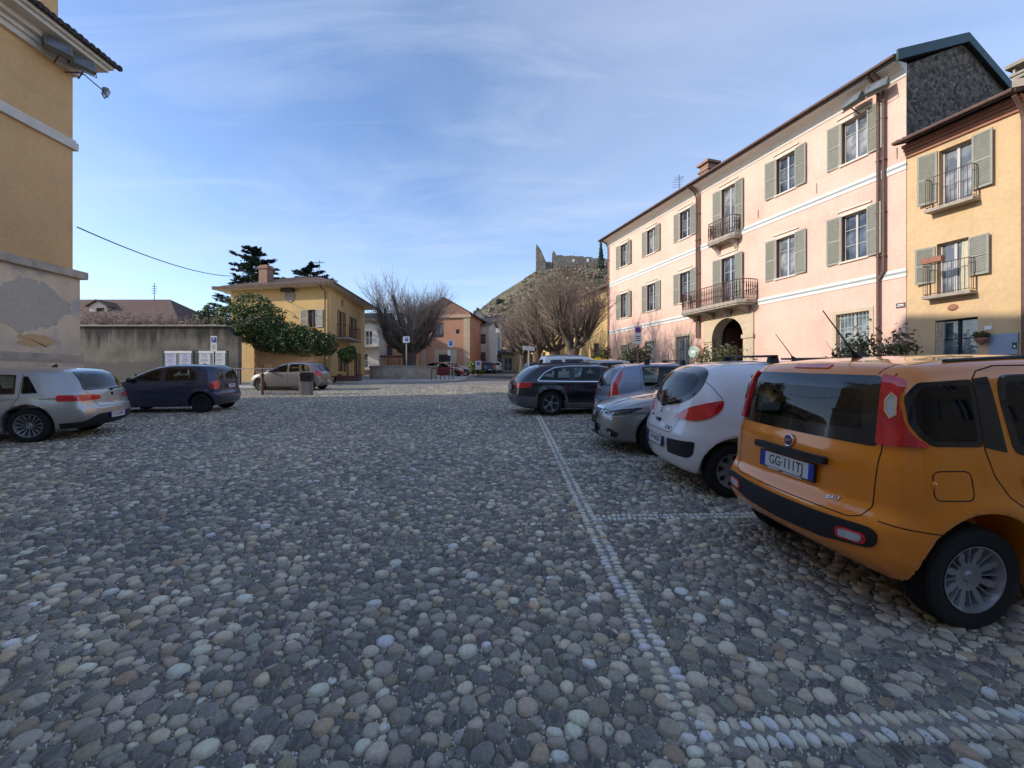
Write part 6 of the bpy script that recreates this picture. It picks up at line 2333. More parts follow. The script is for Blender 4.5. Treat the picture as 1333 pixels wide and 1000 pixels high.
part('window_hood', hd, PM['tiledark'], rw_, (-3.3, 0, 8.0 - zb))
lt = MB()
lt.tube([(-3.5, 0, 6.6 - zb), (-3.5, -.25, 6.65 - zb), (-3.5, -.3, 6.5 - zb)], .025, 5)
lt.lathe([(.02, .1), (.12, 0), (.12, -.02)], 10, Matrix.Translation((-3.5, -.3, 6.42 - zb)))
part('wall_lamp', lt, PM['iron'], t)
dp = MB()
dp.tube([(-.35, -.75, ev), (-.35, -.10, ev - .35), (-.35, -.10, 0)], .05, 7)
part('downpipe', dp, PM['copper'], t, smooth=True, angle=40)
rb = MB()
o = .85
A = [(-Wd - o, -o, ev), (o, -o, ev), (-2.69 + o, Dp + o, ev), (-Wd - o, Dp + o, ev)]
Bq = [(x, y, z + .18) for x, y, z in A]
T = [(-5.4, 4.2, ev + 2.0), (-4.2, 4.8, ev + 2.0)]
rb.add(A + Bq + T, [(4, 5, 9, 8), (5, 6, 9), (6, 7, 8, 9), (7, 4, 8), (0, 1, 5, 4), (1, 2, 6, 5), (2, 3, 7, 6), (3, 0, 4, 7)])
rf_ = part('roof', rb, PM['tile'], t)
sf = MB()
sf.poly([(x, y, z - .004) for x, y, z in A[::-1]])
part('soffit', sf, PM['cream'], rf_)
ch = MB()
ch.box(-7.05, -6.3, 1.2, 1.9, ev + .3, ev + 1.95)
ch.box(-7.12, -6.23, 1.13, 1.97, ev + 1.95, ev + 2.08)
ch.box(-7.0, -6.35, 1.25, 1.85, ev + 2.08, ev + 2.25)
part('chimney', ch, PM['brick'], t)
an = MB()
an.tube([(-3.0, 3.0, ev + 1), (-3.0, 3.0, ev + 2.9)], .02, 5)
for k in range(6):
    an.tube([(-3.7 + .2 * k, 2.8, ev + 2.7), (-3.7 + .2 * k, 3.3, ev + 2.7)], .012, 4)
an.tube([(-3.8, 3.0, ev + 2.7), (-2.6, 3.0, ev + 2.7)], .014, 4)
part('roof_aerial', an, MT['dark_metal'], t)

# cedars behind it
def cedar(label, x, y, h, w, seed):
    rnd = random.Random(seed)
    z0 = gz(x, y)
    t = thing('cedar_tree', label, 'tree', (x, y, z0), 0, 'dark cedars behind the golden house')
    tb = MB()
    tb.tube([(0, 0, -.2), (0, 0, h * .6), (0, 0, h)], [.35, .2, .03], 8)
    part('trunk', tb, MATB, t)
    vs, fs, mi = [], [], []
    for i in range(95):
        q = (i + .5) / 95
        z = h * (.42 + .57 * q)
        a = rnd.uniform(0, 2 * math.pi)
        L = w * min(1.0, .12 + (h - z) / 3.4) * rnd.uniform(.6, 1.1)
        for k in range(120):
            s = rnd.random() ** .6
            wd = .32 * L * (1 - s * .7)
            u, v = s * L, rnd.gauss(0, wd * .5)
            c = Vector((u * math.cos(a) - v * math.sin(a), u * math.sin(a) + v * math.cos(a), z + .16 * L * s ** 1.5 + rnd.gauss(0, .06)))
            b = len(vs)
            d = Vector((math.cos(a + rnd.gauss(0, .7)), math.sin(a + rnd.gauss(0, .7)), rnd.uniform(-.3, .35))) * rnd.uniform(.18, .34)
            n = Vector((-d.y, d.x, rnd.gauss(0, .08))) * .34
            vs += [c - d, c + n, c + d, c - n]
            fs.append((b, b + 1, b + 2, b + 3))
            mi.append(rnd.randint(0, 1))
    mb = MB()
    mb.v, mb.f, mb.m = [tuple(p) for p in vs], fs, mi
    part('crown', mb, LC, t)


cedar('tall blue green cedar rising behind the golden house chimney', -29.6, 49, 14.6, 3.7, 3)
cedar('lower cedar top showing over the ridge of the golden house', -26.2, 56, 14.4, 3.4, 5)

# far houses across the end of the square
white_rail = simple('white_railing', (.6, .6, .58), .6)
t, roof, zb, cx = house('balcony_house', 'off white house with stacked balconies at the corner of the golden house', -18.4, -15.2, 49, 57, 8.2, 9.6, PM['white_house'], PM['tile'],
                        wins=[(-17.5, 5.5, .8, 1.6), (-16.3, 5.5, .8, 1.6), (-16.9, 2.9, 1.0, 1.6)], gable='x', frame=PM['white_wood'])
for z in (5.3, 2.75):
    mb = MB()
    mb.box(-1.7, 1.7, -1.0, -.002, z - zb - .14, z - zb)
    b = part('balcony', mb, PM['slab'], t)
    link('railing', railing(3.3, .95, .95, .16, 'plain').mesh('railing', white_rail), b, (0, 0, z - zb))
house('orange_house', 'orange house with brown roof behind the big bare tree', -15.9, -11.3, 52, 60, 6.7, 8.0, PM['orange_wall'], PM['tile'],
      wins=[(-14.9, 4.3, .8, 1.4), (-12.6, 4.3, .8, 1.4)], gable='x', rotz=-.15)
mb = MB()
for x in (-15.6, -14.3, -13.0, -11.8):
    mb.tube([(x, 49.6, 1.6), (x, 49.6, 4.15)], .06, 6)
for y in (49.6, 51.0):
    mb.box(-15.8, -11.6, y - .05, y + .05, 4.15, 4.28)
for k in range(12):
    x = -15.7 + k * .36
    mb.box(x - .04, x + .04, 49.3, 51.6, 4.285, 4.38)
tag(link('pergola', mb.mesh('pergola', PM['wood'])), 'red brown timber pergola beside the orange house', 'pergola')

t, roof, zb, cx = house('gabled_building', 'red and beige building with a low pediment across the square', -11.2, -5.0, 52, 66, 9.55, 11.35, PM['brick_plaster'], PM['tiledark'],
                        wins=[(-9.0, 6.65, 1.5, 1.75), (-6.5, 7.1, .45, .5)], gable='y', over=.45, rotz=-.16)
for a, b_ in ((-11.22, -10.5), (-5.75, -4.98)):
    mb = MB()
    mb.box(a - cx, b_ - cx, -.10, -.002, -1, 9.0 - zb)
    part('pilaster', mb, PM['beige'], t)
mb = MB()
mb.box(-11.35 - cx, -4.85 - cx, -.22, -.002, 9.0 - zb, 9.35 - zb)
part('cornice', mb, PM['beige'], t)
mb = MB()
mb.poly([(-2.7, -.012, 9.5 - zb), (2.7, -.012, 9.5 - zb), (0, -.012, 11.15 - zb)])
part('pediment', mb, PM['brick'], t)
mb = MB()
mb.box(-1.3, 1.5, -.05, -.002, -1, 5.2 - zb)
p_ = part('door_surround', mb, PM['beige'], t)
mb = MB()
mb.box(-.75, .75, -.07, -.052, -1, 4.6 - zb)
part('door', mb, MT['dark_metal'], p_)
mb = MB()
mb.lathe([(.05, .2), (.3, 0), (.3, -.03)], 10, Matrix.Translation((-1.7, -.9, 5.6 - zb)))
mb.tube([(-1.7, 0, 5.9 - zb), (-1.7, -.9, 6.0 - zb), (-1.7, -.9, 5.8 - zb)], .025, 5)
part('wall_lantern', mb, PM['iron'], t)

house('pink_white_house', 'narrow pale house with two dark windows right of the gabled building', -4.95, -3.0, 57, 64, 8.75, 9.7, PM['white_house'], PM['tilered'],
      wins=[(-3.85, 6.3, .75, 1.3), (-3.85, 4.0, .75, 1.2)], gable='x', over=.3, rotz=-.12)
house('white_gable_house', 'white house with dark gable behind the red tiled roof', -5.6, -1.8, 67, 76, 10.6, 11.9, PM['white_house'], PM['tiledark'], wins=[(-4.2, 9.2, .9, .9)], gable='x', over=.5)
house('tall_white_house', 'white house end with steep dark roof at the foot of the hill', -6.6, -4.4, 70, 78, 11.6, 13.2, PM['white_house'], PM['tiledark'], wins=[(-5.5, 10.2, .6, .9)], gable='y', over=.35)
house('cream_house', 'pale yellow house closing the street', -4.6, -.4, 80, 90, 9.8, 11.2, PM['pale_yellow'], PM['tilered'], wins=[(-3.6, 7.6, .9, 1.4), (-1.6, 7.6, .9, 1.4)], gable='x', over=.4)
house('gate_lodge', 'small grey gabled lodge at the street end', -4.2, -1.7, 73, 77, 6.6, 7.7, PM['white_house'], PM['tiledark'], wins=[], gable='y', over=.3)
house('ochre_cottage', 'ochre cottage right of the street end', -.6, 2.4, 74, 82, 8.4, 9.4, PM['orange_wall'], PM['tilered'], wins=[(.5, 6.3, .8, 1.2)], gable='x', over=.4)
house('shop', 'low shop with pale lit front at the end of the street', -1.6, 2.6, 66, 72, 5.7, 6.3, PM['beige'], PM['tiledark'], wins=[(-.6, 2.95, 1.3, 2.0), (1.4, 2.95, 1.3, 2.0)], gable='x', over=.8, frame=PM['white_wood'])
house('shed', 'low dark carport beside the pale house', -4.4, -2.4, 63.8, 66, 5.1, 5.5, PM['beige'], PM['tiledark'], wins=[(-3.4, 2.75, 1.5, 2.1)], gable='x', over=.4)

# long yellow building behind the trees, in line with the pink one
FX, FY = PX - UD.x * 26, PY - UD.y * 26
B2 = Build('long_yellow_building', 'long yellow building half hidden by bare trees, beyond the pink one', 'building', FX, FY, UD.x, UD.y)
wl = 25.9
wo = []
for k in range(6):
    u = 2.4 + k * 4.1
    wo += [(u - .5, u + .5, 6.6, 8.1), (u - .5, u + .5, 2.9, 4.7)]
mb = MB()
wall_front(mb, wl, .5, 9.3, wo, .2, y=.6)
mb.quad((0, .6, .5), (0, 6, .5), (0, 6, 9.3), (0, .6, 9.3))
B2.add('wall', mb, PM['house_yellow'])
for a0, a1, z0, z1 in wo:
    f = put_window(B2, (a0 + a1) / 2, z0, a1 - a0, z1 - z0, .8, PM['wood'], PM['pane'])
mb = MB()
mb.add([(-.5, -.05, 9.25), (wl, -.05, 9.25), (wl, 3.6, 10.7), (-.5, 3.6, 10.7), (wl, 7, 9.4), (-.5, 7, 9.4), (-.5, -.05, 9.10), (wl, -.05, 9.10), (wl, .62, 9.29), (-.5, .62, 9.29)],
       [(0, 1, 2, 3), (3, 2, 4, 5), (6, 7, 1, 0), (6, 9, 8, 7)])
B2.add('roof', mb, PM['tilered'])
for u in (6.3, 16.2, 25.4):
    mb = MB()
    mb.tube([(u, .5, 9.1), (u, .5, 1.2)], .05, 6)
    B2.add('downpipe', mb, PM['copper'])

# ------------------------------------------------ the castle hill and the mountain
RIDGE = np.array([(-140, 4), (-60, 8), (-26, 25), (-18, 32), (-10, 37.6), (-.6, 43.5), (5, 47.5), (9.2, 51), (12.4, 53), (20, 54), (50, 55), (80, 54), (150, 38), (260, 8), (340, 2)], float)


def hill_h(x, y):
    """height of the hill surface above the plain"""
    r = np.interp(x, RIDGE[:, 0], RIDGE[:, 1])
    q = np.clip((y - 108.0) / 110.0, 0, 1)
    back = np.clip((y - 262.0) / 120.0, 0, 1)
    return r * q ** 1.1 * (1 - back ** 1.5)


gx = np.linspace(-130, 330, 140)
gy = np.linspace(100, 420, 90)
X, Y_ = np.meshgrid(gx, gy)
H = hill_h(X, Y_)
rough = np.zeros_like(H)
for k in range(26):
    fx, fy, ph = RNG.normal(0, .09), RNG.normal(0, .09), RNG.random() * 6.28
    rough += np.sin(X * fx + Y_ * fy + ph) / 5
H = H + rough * np.clip(H / 12, 0, 1) * 1.1
H = np.where(H < .6, H - 3, H) + 3.6
me = bpy.data.meshes.new('hill')
idx = np.arange(X.size).reshape(X.shape)
me.from_pydata(np.stack([X.ravel(), Y_.ravel(), H.ravel()], 1).tolist(), [],
               np.stack([idx[:-1, :-1].ravel(), idx[:-1, 1:].ravel(), idx[1:, 1:].ravel(), idx[1:, :-1].ravel()], 1).tolist())
m, nt_, b_ = new_mat('dry_grass_and_rock')
v = coords(nt_)
c = ramp(nt_, noise(nt_, v, .06, 8, .7), [(.35, (.09, .09, .055)), (.5, (.17, .15, .09)), (.62, (.21, .17, .12)), (.74, (.27, .25, .21))]).outputs['Color']
c = mixc(nt_, .5, c, ramp(nt_, noise(nt_, v, .6, 6, .7), [(.3, (.2, .2, .2)), (.7, (.8, .8, .8))]).outputs['Color'], 'OVERLAY')
nt_.links.new(c, b_.inputs['Base Color'])
b_.inputs['Roughness'].default_value = .95
bump(nt_, b_, noise(nt_, v, .35, 8, .7), 1.0, 2.0)
me.materials.append(m)
me.polygons.foreach_set('use_smooth', [True] * len(me.polygons))
struct('hill', me)


def hz(x, y):
    i = np.clip(np.searchsorted(gx, x) - 1, 0, len(gx) - 2)
    j = np.clip(np.searchsorted(gy, y) - 1, 0, len(gy) - 2)
    return H[j, i]


# scrub and bare woodland on the slope: reads as one mass
n = 9500
sx = RNG.uniform(-60, 150, n * 3)
sy = RNG.uniform(115, 260, n * 3)
hh = hill_h(sx, sy)
ok = (hh > 2) & ((sy < 200) | (RNG.random(n * 3) < .5)) & (sy < 216)
sx, sy = sx[ok][:n], sy[ok][:n]
sz = np.array([hz(a, b) for a, b in zip(sx, sy)])
vs, fs, mi = [], [], []
for x, y, z in zip(sx, sy, sz):
    k = 12
    r = random.uniform(.7, 2.1)
    tone = random.choice((0, 0, 1, 1, 1, 2, 3))
    for _ in range(k):
        d = Vector((random.gauss(0, 1), random.gauss(0, 1), abs(random.gauss(.5, .8))))
        d = d.normalized() * r * random.uniform(.4, 1.0)
        c = Vector((x, y, z + r * .3)) + d
        a = Vector((random.gauss(0, 1), random.gauss(0, 1), random.gauss(0, 1))).normalized() * r * random.uniform(.25, .5)
        b2 = Vector((random.gauss(0, 1), random.gauss(0, 1), random.gauss(0, 1))).normalized() * r * .28
        q = len(vs)
        vs += [c - a, c + b2, c + a, c - b2]
        fs.append((q, q + 1, q + 2, q + 3))
        mi.append(tone)
mb = MB()
mb.v, mb.f, mb.m = [tuple(p) for p in vs], fs, mi
WM = [leaf_mat('bare_wood_grey', (.24, .19, .155)), leaf_mat('bare_wood_brown', (.23, .16, .12)), leaf_mat('scrub_green', (.10, .115, .065)), leaf_mat('scrub_olive', (.19, .18, .11))]
struct('hillside_woods', mb.mesh('hillside_woods', WM), 'stuff')
for i, (x, y, s, lab) in enumerate(((-6, 205, 2.2, 'dark round evergreen on the hill ridge'), (-20, 190, 2.6, 'dark evergreen low on the left slope of the hill'), (43, 208, 3.4, 'dark narrow cypress beside the castle wall'))):
    z = hz(x, y)
    bl = [(0, 0, s * .9, s * .7, s * .7, s * .7), (s * .4, 0, s * .6, s * .5, s * .5, s * .5)] if i < 2 else [(0, 0, s * .8 + k * 2.4, 1.5 - .25 * k, 1.5 - .25 * k, 2.4) for k in range(5)]
    leafy('hill_tree', lab, 'tree', (x, y, z - .5), bl, 1300, .55, LC, dense=.6)

castle = rubble('castle_stone', (.13, .115, .10), (.23, .205, .175), .8, (.13, .115, .10))
t = thing('castle_ruin', 'ruined castle with a jagged broken tower and long roofless wall on the hilltop', 'castle', (30, 220, 0))


def ruin(mb, x0, x1, y0, y1, zb, prof):
    """wall with a broken top: prof of (fraction, height)"""
    pts = [(x0 + (x1 - x0) * f, z) for f, z in prof]
    poly = [(x0, zb)] + [(x1, zb)] + pts[::-1]
    mb.prism(poly, 1, y0, y1)


c0 = (30, 220, 0)
mb = MB()
ruin(mb, -17.6, -12.8, 0, 5, 48, [(0, 70.4), (.05, 71.2), (.12, 70.6), (.22, 69.9), (.34, 69.3), (.46, 68.2), (.58, 67.4), (.68, 66.0), (.8, 64.9), (.9, 63.4), (1, 63.0)])
part('tower', mb, castle, t)
mb = MB()
ruin(mb, -12.75, -9.1, 2, 5, 48, [(0, 62.9), (.3, 62.4), (.5, 62.9), (.8, 62.2), (1, 62.6)])
part('curtain_wall', mb, castle, t)
mb = MB()
ruin(mb, -9.05, 30, 1, 5, 48, [(0, 67.4), (.015, 68.0), (.035, 66.6), (.05, 65.6), (.10, 65.9), (.16, 65.3), (.24, 65.6), (.33, 65.1), (.40, 65.4), (.41, 64.6), (.45, 64.9), (.52, 64.8), (.53, 64.0), (.6, 64.4), (.68, 64.3), (.7, 63.7), (.8, 64.0), (1, 62.5)])
part('curtain_wall', mb, castle, t)
for x in (1.0, 8.4):
    mb = MB()
    mb.box(x, x + 1.1, .9, .98, 62.3, 63.8)
    part('sky_patch', mb, MT['sign_white'], t)  # white plate painted for bright sky through a window; the wall stays whole
# far blue mountain behind the golden house
mp_ = []
for k in range(60):
    x = -1500 + k * 40
    mp_.append((x, 60 + 95 * math.exp(-((x + 700) / 260) ** 2) + 60 * math.exp(-((x + 420) / 120) ** 2) + 12 * math.sin(k * 1.3) + 8 * math.sin(k * 2.9)))
vs = [(x, 1500 + 250 * (1 if r else 0), z if r else 0) for r in (0, 1) for x, z in mp_]
mb = MB()
mb.add(vs, [(k, k + 1, 61 + k, 60 + k) for k in range(59)])
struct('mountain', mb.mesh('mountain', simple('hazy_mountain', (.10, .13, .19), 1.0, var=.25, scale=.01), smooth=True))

# ------------------------------------------------ trees of the square
bare_tree('plane_tree', 'big pollarded bare tree with upright shoots behind the stone fountain wall', -9.1, 38.2, 8.9, .60, 2.6, 21, limbs=10, twigs=1500, twig_len=2.5, twig_mat=TWIG, upright=.8, group='bare trees around the square', trunk_h=.27, tw_r=.011, rise_r=(.05, .34))
TR = ((3.55, 25.5, 6.7, .34, 1.9, 31, 'bare pollarded tree nearest the pink building'), (2.95, 31.0, 6.9, .34, 2.2, 32, 'bare pollarded tree second in the row along the yellow building'),
      (2.1, 37.0, 6.9, .36, 2.5, 33, 'bare pollarded tree third in the row along the yellow building'), (1.1, 44.5, 6.9, .38, 2.7, 34, 'bare pollarded tree farthest along the yellow building'))
for x, y, h, r, s, sd_, lab in TR:
    bare_tree('plane_tree', lab, x, y, h, r, s, sd_, limbs=8, twigs=950, twig_len=1.75, twig_mat=TWIGR, upright=.75, group='bare trees around the square', trunk_h=.34, tw_r=.0095, lean=.1, rise_r=(.06, .36))

# shrubs in pots along the pink building
def pot_shrub(label, x, y, h, w, kind, n=900, box=(1.0, .45, .5), tw=True):
    z = gz(x, y)
    t = thing('planter', 'grey planter box holding the ' + label, 'planter', (x, y, z), math.atan2(UD.y, UD.x), 'planters along the pink building')
    mb = MB()
    a, b, c = box
    mb.prism([(-a / 2 * .94, 0), (a / 2 * .94, 0), (a / 2, c), (a / 2 - .05, c), (a / 2 - .06, c - .08), (-a / 2 + .06, c - .08), (-a / 2 + .05, c), (-a / 2, c)], 1, -b / 2, b / 2)
    part('box', mb, PM['stone'], t)
    st = MB()
    for k in range(14):
        e = Vector((random.gauss(0, w * .35), random.gauss(0, w * .2), c + h * random.uniform(.5, .95)))
        st.tube([(random.uniform(-.2, .2), 0, c - .1), Vector((e.x * .5, e.y * .5, c + h * .4)), e], [.014, .010, .005], 4)
    leafy('potted_shrub', label, 'shrub', (x, y, z), [(0, 0, c + h * .55, w * .5, w * .4, h * .42), (w * .25, 0, c + h * .7, w * .3, w * .3, h * .3), (-w * .25, 0, c + h * .45, w * .3, w * .3, h * .3)], n, .085, kind, stem=st, group='shrubs in planters along the pink building', dense=.25, spread=1.2)


def off(s, d):
    q = Vector((PX, PY)) + UD * (PW - s) - Vector((-UD.y, UD.x)) * d
    return q.x, q.y


for s, d, h, w, kind, n, lab in ((18.6, 1.6, 2.2, 1.5, LO[:2], 900, 'green shrub by the far corner of the pink building'), (14.6, 1.6, 2.2, 1.6, LO[:2], 900, 'leafy green oleander under the second ground floor window'),
                                 (13.4, 1.5, 2.1, 1.2, LO[1:], 700, 'browner oleander next to the green one'), (6.4, 2.2, 1.9, 2.1, LO, 1100, 'spreading shrub in front of the gateway arch'),
                                 (.5, 1.7, 2.3, 1.5, LO[1:], 650, 'thin dry shrub by the pink downpipe'), (-.55, 1.5, 2.2, 1.2, LO[1:], 550, 'thin dry shrub left of the yellow house door')):
    x, y = off(s, d)
    pot_shrub(lab, x, y, h, w, kind, n)
leafy('forsythia_bush', 'bright yellow flowering bush at the foot of the bare trees', 'bush', (5.3, 29.5, gz(0, 29.5)), [(0, 0, .9, 1.1, .8, .9), (.6, 0, 1.3, .6, .6, .6)], 1100, .09,
      [leaf_mat('yellow_blossom', (.55, .40, .03)), leaf_mat('gold_blossom', (.42, .30, .03))], dense=.5)
lp = local_pt(Y, 2.02, -.16, 2.78)
t = leafy('hanging_plant', 'small green plant in a wall bowl beside the yellow house door', 'plant', lp, [(0, 0, .08, .24, .14, .10)], 220, .06, LO[:2], dense=.3)
mb = MB()
mb.lathe([(.001, -.22), (.05, -.20), (.15, -.05), (.16, 0), (.13, 0)], 14)
part('bowl', mb, PM['terra'], t, smooth=True)

# little clipped tree in a dark planter by the golden house
t = leafy('potted_tree', 'small round green tree in a dark trough by the golden house', 'tree', (-11.7, 30.6, gz(0, 30.6)), [(0, 0, 1.95, .62, .6, .55), (.25, 0, 2.35, .35, .35, .3), (-.3, 0, 2.1, .4, .4, .35)], 1500, .085, LG, dense=.6,
          stem=MB().tube([(0, 0, .3), (.02, 0, 1.0), (0, 0, 1.7)], [.06, .05, .04], 6))
t = thing('planter', 'dark brown trough holding the small round tree', 'planter', (-11.55, 30.6, gz(0, 30.6)))
mb = MB()
mb.prism([(-.72, 0), (.72, 0), (.76, .62), (.68, .62), (.66, .5), (-.66, .5), (-.68, .62), (-.76, .62)], 1, -.35, .35)
part('box', mb, PM['wood'], t)
t = thing('bench', 'dark low bench against the golden house wall', 'bench', (-13.1, 30.2, gz(0, 30.2)), 0)
mb = MB()
mb.box(-.9, .9, -.2, .2, .42, .5)
part('seat', mb, PM['wood'], t)
for sx_ in (-.7, .7):
    mb = MB()
    mb.box(sx_ - .04, sx_ + .04, -.18, .18, 0, .42)
    part('leg', mb, MT['dark_metal'], t)
t = leafy('low_shrub', 'low green shrub by the white noticeboard', 'shrub', (-4.2, 47, gz(0, 47)), [(0, 0, .9, .8, .6, .8), (.7, 0, .6, .6, .5, .6)], 700, .12, LG[1:], dense=.4)

# ------------------------------------------------ street furniture
def sign_pole(name, label, x, y, h, r=.03, mat=None, group=None):
    t = thing(name, label, 'sign', (x, y, gz(x, y)), 0, group)
    part('pole', MB().tube([(0, 0, -.2), (0, 0, h)], r, 8), mat or MT['steel'], t)
    return t


def plate(t, name, w, h, z, mat, y=-.05, x=0, parent=None):
    mb = MB()
    mb.prism(round_poly([(-w / 2, -h / 2), (w / 2, -h / 2), (w / 2, h / 2), (-w / 2, h / 2)], .03, 3), 1, -.01, .0)
    return part(name, mb, mat, parent or t, (x, y, z))


def lettering(txt, size, mat, parent, loc):
    me = text_mesh(txt, size, mat, .002)
    for vv in me.vertices:
        a, b, c = vv.co
        vv.co = (a, -c, b)
    return link('lettering', me, parent, loc)


GS = 'parking signs around the square'
t = sign_pole('parking_sign', 'white parking sign with small text on a dark pole by the poster boards', -15.35, 22.2, 2.85, .03, MT['dark_metal'], GS)
p = plate(t, 'sign_plate', .32, .80, 2.42, MT['sign_white'])
q = plate(t, 'blue_panel', .24, .26, .20, MT['sign_blue'], -.013, parent=p)
lettering('P', .24, MT['sign_white'], q, (0, -.014, 0))
for k in range(4):
    mb = MB()
    mb.box(-.10, .10 - .03 * (k % 2), -.0125, -.0105, -.08 - k * .07, -.055 - k * .07)
    part('text_line', mb, MT['ink'], p)
t = sign_pole('parking_sign', 'square white parking sign on a pole before the stone fountain wall', -7.75, 31.6, 3.35, .035, None, GS)
p = plate(t, 'sign_plate', .46, .44, 3.12, MT['sign_white'])
q = plate(t, 'blue_panel', .26, .28, .02, MT['sign_blue'], -.013, parent=p)
lettering('P', .26, MT['sign_white'], q, (0, -.014, 0))
t = sign_pole('parking_sign', 'parking sign with a smaller plate below it in front of the red hatchback', -4.72, 33.2, 3.2, .04, None, GS)
p = plate(t, 'sign_plate', .48, .56, 2.9, MT['sign_white'])
q = plate(t, 'blue_panel', .22, .34, .02, MT['sign_blue'], -.013, parent=p)
lettering('P', .28, MT['sign_white'], q, (0, -.014, 0))
plate(t, 'lower_plate', .22, .42, 2.18, MT['sign_white'], x=-.12)
part('pole', MB().tube([(.22, 0, -.2), (.22, 0, 2.5)], .03, 8), MT['steel'], t)
t = sign_pole('parking_sign', 'low white noticeboard with a blue mark at the street corner', -3.45, 44.0, 1.5, .04, MT['dark_metal'], GS)
p = plate(t, 'sign_plate', .62, .9, 1.15, MT['sign_white'])
q = plate(t, 'blue_panel', .28, .30, .16, MT['sign_blue'], -.013, parent=p)
lettering('P', .26, MT['sign_white'], q, (0, -.014, 0))
t = sign_pole('street_sign', 'grey pole with a white arrow plate at the right of the street mouth', .95, 24.6, 2.35, .035)
mb = MB()
mb.prism([(-.36, -.12), (.36, -.16), (.36, .08), (-.36, .12)], 1, -.05, -.035)
part('sign_plate', mb, MT['sign_white'], t, (0, 0, 2.28), .35)
t = sign_pole('no_parking_sign', 'no parking sign on a thin brown pole in front of the pink building', 7.25, 24.8, 3.75, .03, PM['copper'])
p = plate(t, 'sign_plate', .42, 1.05, 3.05, MT['sign_white'])
mb = MB()
mb.lathe([(.001, .004), (.17, .004), (.17, 0)], 24, Matrix.Translation((0, -.012, .27)) @ Matrix.Rotation(math.pi / 2, 4, 'X'))
dsk = part('sign_disc', mb, MT['sign_red'], p)
mb = MB()
mb.lathe([(.001, .007), (.13, .007)], 24, Matrix.Translation((0, -.012, .27)) @ Matrix.Rotation(math.pi / 2, 4, 'X'))
part('disc_field', mb, MT['sign_blue'], dsk)
mb = MB()
mb.prism([(-.10, .12 + .27 - .02), (-.12, .10 + .25), (.10, -.12 + .27), (.12, -.10 + .27 + .02)], 1, -.022, -.0205)
part('disc_bar', mb, MT['sign_red'], dsk)
for k in range(3):
    mb = MB()
    mb.box(-.13, .13 - .04 * (k % 2), -.0125, -.0105, -.12 - k * .12, -.07 - k * .12)
    part('text_line', mb, MT['ink'], p)
t = sign_pole('street_lamp', 'tall pale lamp post in the street by the lodge', -3.1, 56.0, 5.9, .07)
t['category'] = 'lamp post'
mb = MB()
mb.tube([(0, 0, 5.8), (0, -.5, 6.0), (0, -1.1, 6.0)], .035, 6)
mb.box(-.14, .14, -1.6, -1.0, 5.95, 6.06)
part('lamp_head', mb, MT['steel'], t)
t = thing('street_lamp', 'twin headed white lamp above the street right of the lodge', 'lamp post', (-1.15, 50.0, gz(0, 50)), 0)
part('pole', MB().tube([(0, 0, -.2), (0, 0, 5.0)], .05, 8), MT['dark_metal'], t)
for s in (-.45, .45):
    mb = MB()
    mb.box(s - .28, s + .28, -.2, .2, 4.85, 5.35)
    part('lamp_head', mb, MT['sign_white'], t)
x, y = off(10.0, .45)
t = thing('round_sign', 'round green and white sign on a short post left of the gateway', 'sign', (x, y, gz(x, y)), math.atan2(UD.y, UD.x) + .25)
part('pole', MB().tube([(0, 0, -.2), (0, 0, 2.0)], .03, 6), MT['steel'], t)
mb = MB()
mb.lathe([(.001, .02), (.29, .02), (.33, .01), (.33, 0)], 28, Matrix.Translation((0, -.04, 2.05)) @ Matrix.Rotation(math.pi / 2, 4, 'X'))
dk = part('disc', mb, simple('pale_green_enamel', (.34, .46, .38), .4, var=.3, scale=5), t)
mb = MB()
mb.box(-.12, .12, -.066, -.062, 2.01, 2.09)
part('disc_band', mb, MT['sign_white'], dk)
mb = MB()
mb.tube([(.30, -.02, 2.40), (.55, -.02, 2.1), (.50, -.02, 1.5), (.30, -.02, 1.6)], .07, 6)
part('ornament', mb, PM['terra'], t)

# poster boards
for k, (xa, xb, lab) in enumerate(((-20.5, -18.75, 'green framed board with blue tinted posters against the grey wall'), (-18.5, -16.75, 'green framed board with white printed notices, right of the other board'))):
    t = thing('poster_board', lab, 'notice board', ((xa + xb) / 2, 25.3, gz(0, 25.3)), 0, 'poster boards before the grey wall')
    w = xb - xa
    grn = MT.setdefault('green_frame', simple('dark_green_frame_paint', (.012, .045, .03), .5, var=.2))
    for s in (-1, 1):
        part('post', MB().box(s * w / 2 - .05, s * w / 2 + .05, -.05, .05, -.2, 2.16), grn, t)
    part('panel', MB().box(-w / 2 + .06, w / 2 - .06, -.02, .03, .7, 2.13), simple('board_backing', (.20, .21, .20), .7), t)
    part('header', MB().box(-w / 2 + .06, w / 2 - .06, -.04, -.021, 1.99, 2.13), MT['sign_white'], t)
    pap = simple('bluish_paper', (.50, .52, .66), .8, var=.15, scale=9) if k == 0 else simple('white_paper', (.66, .66, .68), .8, var=.12, scale=9)
    for c in (-1, 1):
        a = MB()
        a.box(c * w / 4 - w / 4 + .09, c * w / 4 + w / 4 - .09, -.030, -.0205, .82, 1.96)
        po = part('poster', a, pap, t, rot=(0, random.uniform(-.012, .012), 0))
        for r in range(9):
            a = MB()
            ww = random.uniform(.08, .26)
            zc = 1.88 - r * .075
            a.box(c * w / 4 - ww, c * w / 4 + ww, -.0325, -.0305, zc - .012, zc + (.035 if r in (0, 4) else .008))
            part('text_line', a, MT.setdefault('faded_print', simple('faded_print', (.22, .22, .28), .8)), po)

